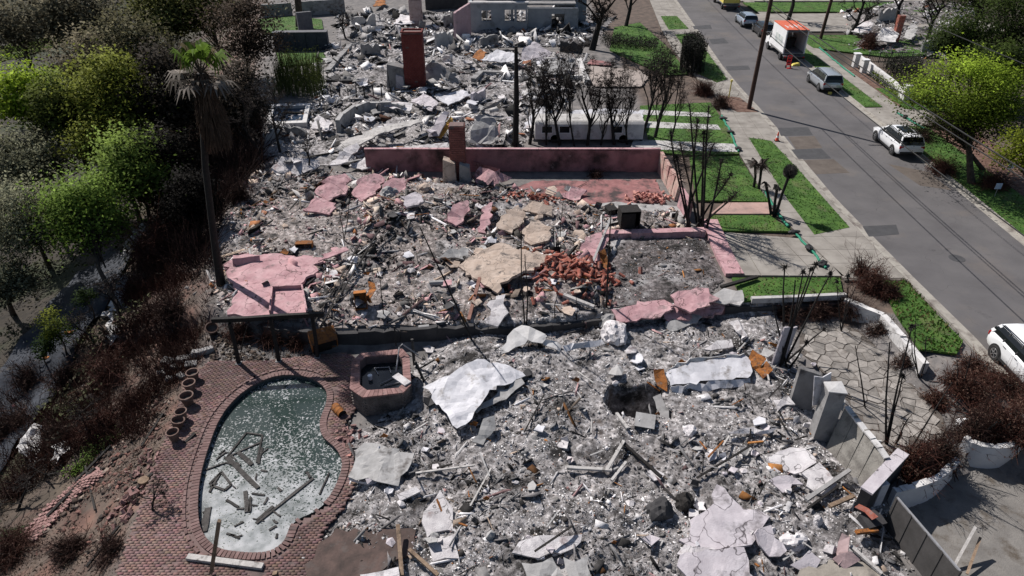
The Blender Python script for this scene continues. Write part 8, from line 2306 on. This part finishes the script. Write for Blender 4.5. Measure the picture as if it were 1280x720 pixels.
for k, (q, lb) in enumerate([([(134, 390), (146, 352), (160, 340), (160, 380), (150, 420), (136, 430)], 'white crumpled plastic sheeting beside the tarp'), ([(150, 320), (158, 300), (176, 280), (182, 296), (168, 326)], 'white plastic sheeting at the tarp upper end'), ([(20, 560), (40, 530), (60, 540), (40, 580)], 'white litter sheeting below the tarp'), ([(64, 560), (78, 548), (90, 560), (70, 580)], 'pale litter sheet above the brick path'), ([(235, 215), (262, 205), (270, 230), (240, 240)], 'bluish pale sheet behind the palm trunk')]):
    sheet('plastic_sheet', [(a, b, .25) for a, b in q], 'offwhite', lb, 'sheeting', .02, .16, 2.5, .12)
def brick_path():
    L = [(28, 668), (60, 632), (96, 602), (124, 584)]; R = [(44, 678), (76, 644), (108, 612), (134, 592)]
    A = [G(*p) for p in L]; B = [G(*p) for p in R]
    root = bpy.data.objects.new('brick_path', None); root.location = A[1]; link(root); root['kind'] = 'structure'
    me = None; cnt = 0
    bm = MB(); bm.box((0, 0, 0), (.215, .10, .07)); me = bm.mesh('brick', M['brick'])
    for i in range(3):
        n = int((A[i + 1] - A[i]).length / .11); w = (B[i] - A[i]).length; mm = int(w / .225)
        for k in range(n):
            a = A[i].lerp(A[i + 1], k / n); b = B[i].lerp(B[i + 1], k / n)
            for j in range(mm):
                if cnt > 290: break
                p = a.lerp(b, (j + .5 * (k % 2) + .25) / mm); d = b - a
                o = link(bpy.data.objects.new('brick', me), root); o.location = Vector((p.x, p.y, sz(p.x, p.y) + .05)) - Vector(root.location)
                o.rotation_euler = (random.gauss(0, .03), -math.atan2(d.z, Vector((d.x, d.y, 0)).length), math.atan2(d.y, d.x)); cnt += 1
brick_path()
brick_pile((162, 630), 34, .5, .9, .3, 'little stack of loose red bricks at the terrace edge', 'brick', (.22, .11, .075), curved=False)
brick_pile((185, 580), 26, .7, .9, .15, 'broken bricks spilling over the terrace edge', 'brick', (.2, .1, .07), curved=False)
brick_pile((428, 610), 30, .5, .5, .2, 'broken pinkish bricks at the pool right corner', 'pinkbrick', (.2, .1, .07), curved=False)
brick_pile((432, 548), 34, .6, .6, .12, 'broken bricks between the pool and the ash', 'brick', (.2, .1, .07), curved=False)
m = MB(); p = G(181, 604); m.lathe([(0, .0), (.2, .0), (.22, .12), (.2, .2), (0, .2)], p, 12); m.top('tree_stump', M['wood'], 'fresh sawn pale stump at the terrace edge', 'stump', smooth=True)
for a in [((165, 620), (245, 545), .12, 'charred log lying along the slope left of terrace'), ((60, 648), (120, 588), .12, 'charred edging timber beside the brick path, upper side'), ((150, 660), (110, 712), .09, 'charred branch at the slope bottom'), ((95, 605), (140, 560), .1, 'charred log above the brick path end'), ((178, 560), (205, 520), .08, 'charred stick beside the clay pots'), ((120, 640), (108, 585), .07, 'charred branch leaning over the brick path')]:
    stick(a[0], a[1], a[2], 'char', a[3], .12, .15, 'charred_log')
# undergrowth over the hillside: dry grass, dead leaves and seedlings, one mass
def undergrowth(label, region, n, cols, h, leaf, name='undergrowth', seed=1, thr=(.35, .6)):
    a = np.array(region); lo = a.min(0); hi = a.max(0)
    P = RNG.uniform(lo, hi, (n * 3, 2)); P = P[(sdist(P[:, 0], P[:, 1], region) > 0) & (sdist(P[:, 0], P[:, 1], TARP) < .1)]
    P = P[RNG.random(len(P)) < sstep(fbm(P[:, 0] * .35, P[:, 1] * .35, 3, seed), *thr)][:n]
    m = len(P); z = terr(P[:, 0], P[:, 1])
    hh = h * (.3 + fbm(P[:, 0] * .8, P[:, 1] * .8, 2, seed + 3)) * RNG.random(m) ** .7
    Vt, F = leaf_arrays(np.stack([P[:, 0], P[:, 1], z + hh], 1), leaf * RNG.uniform(.5, 1.5, m), asp=.45)
    k = sstep(fbm(P[:, 0] * .5, P[:, 1] * .5, 3, seed + 7), .4, .6)[:, None]
    c = (np.array(cols[0])[None] * (1 - k) + np.array(cols[1])[None] * k) * RNG.uniform(.5, 1.5, m)[:, None]
    o = link(bpy.data.objects.new(name, arr_mesh(name, Vt, F, np.repeat(c, 4, 0), M['deadleaf']))); tag(o, label, 'undergrowth', kind='stuff')
undergrowth('dark scrub and seedlings covering the lower left hillside', [(-62, 20), (-20, 20), (-19, 30), (-21, 45), (-26, 70), (-62, 70)], 34000, [(.05, .044, .032), (.075, .08, .035)], 1.0, .22, seed=3)
undergrowth('grey green scrub on the far left hillside', [(-130, 60), (-26, 60), (-30, 130), (-130, 130)], 16000, [(.085, .08, .06), (.10, .10, .055)], 1.8, .42, seed=5, thr=(.2, .5))
undergrowth('dry leaf litter and twigs on the slope below the terrace', [(-24, 10), (-13, 10), (-12.5, 14), (-13.5, 22), (-16, 29), (-24, 29)], 12000, [(.055, .036, .028), (.10, .075, .055)], .25, .09, seed=8)
undergrowth('dark ivy and dead leaves under the right hand trees', [(36, 34), (50, 34), (70, 70), (37, 70), (33.5, 52)], 16000, [(.03, .026, .018), (.045, .05, .018)], .9, .18, seed=9)
undergrowth('pale green meadow strip at the far left hillside', [tuple(G(*p)[:2]) for p in [(-10, 82), (-10, 62), (50, 50), (96, 48), (50, 66)]], 9000, [(.17, .24, .05), (.22, .26, .07)], .35, .34, 'meadow', 4, (0, .1))
litter([(380, 706), (420, 655), (520, 658), (525, 700), (400, 730)], 1500, .03, .14, 'ash', 'ash crumbs strewn over the brown floor patch')
lawn([(-58, 64), (-44, 62), (-40, 70), (-54, 74)], z=-3.0, label='pale green meadow strip at the far left', dens=10, bl=(.1, .3)) if False else None
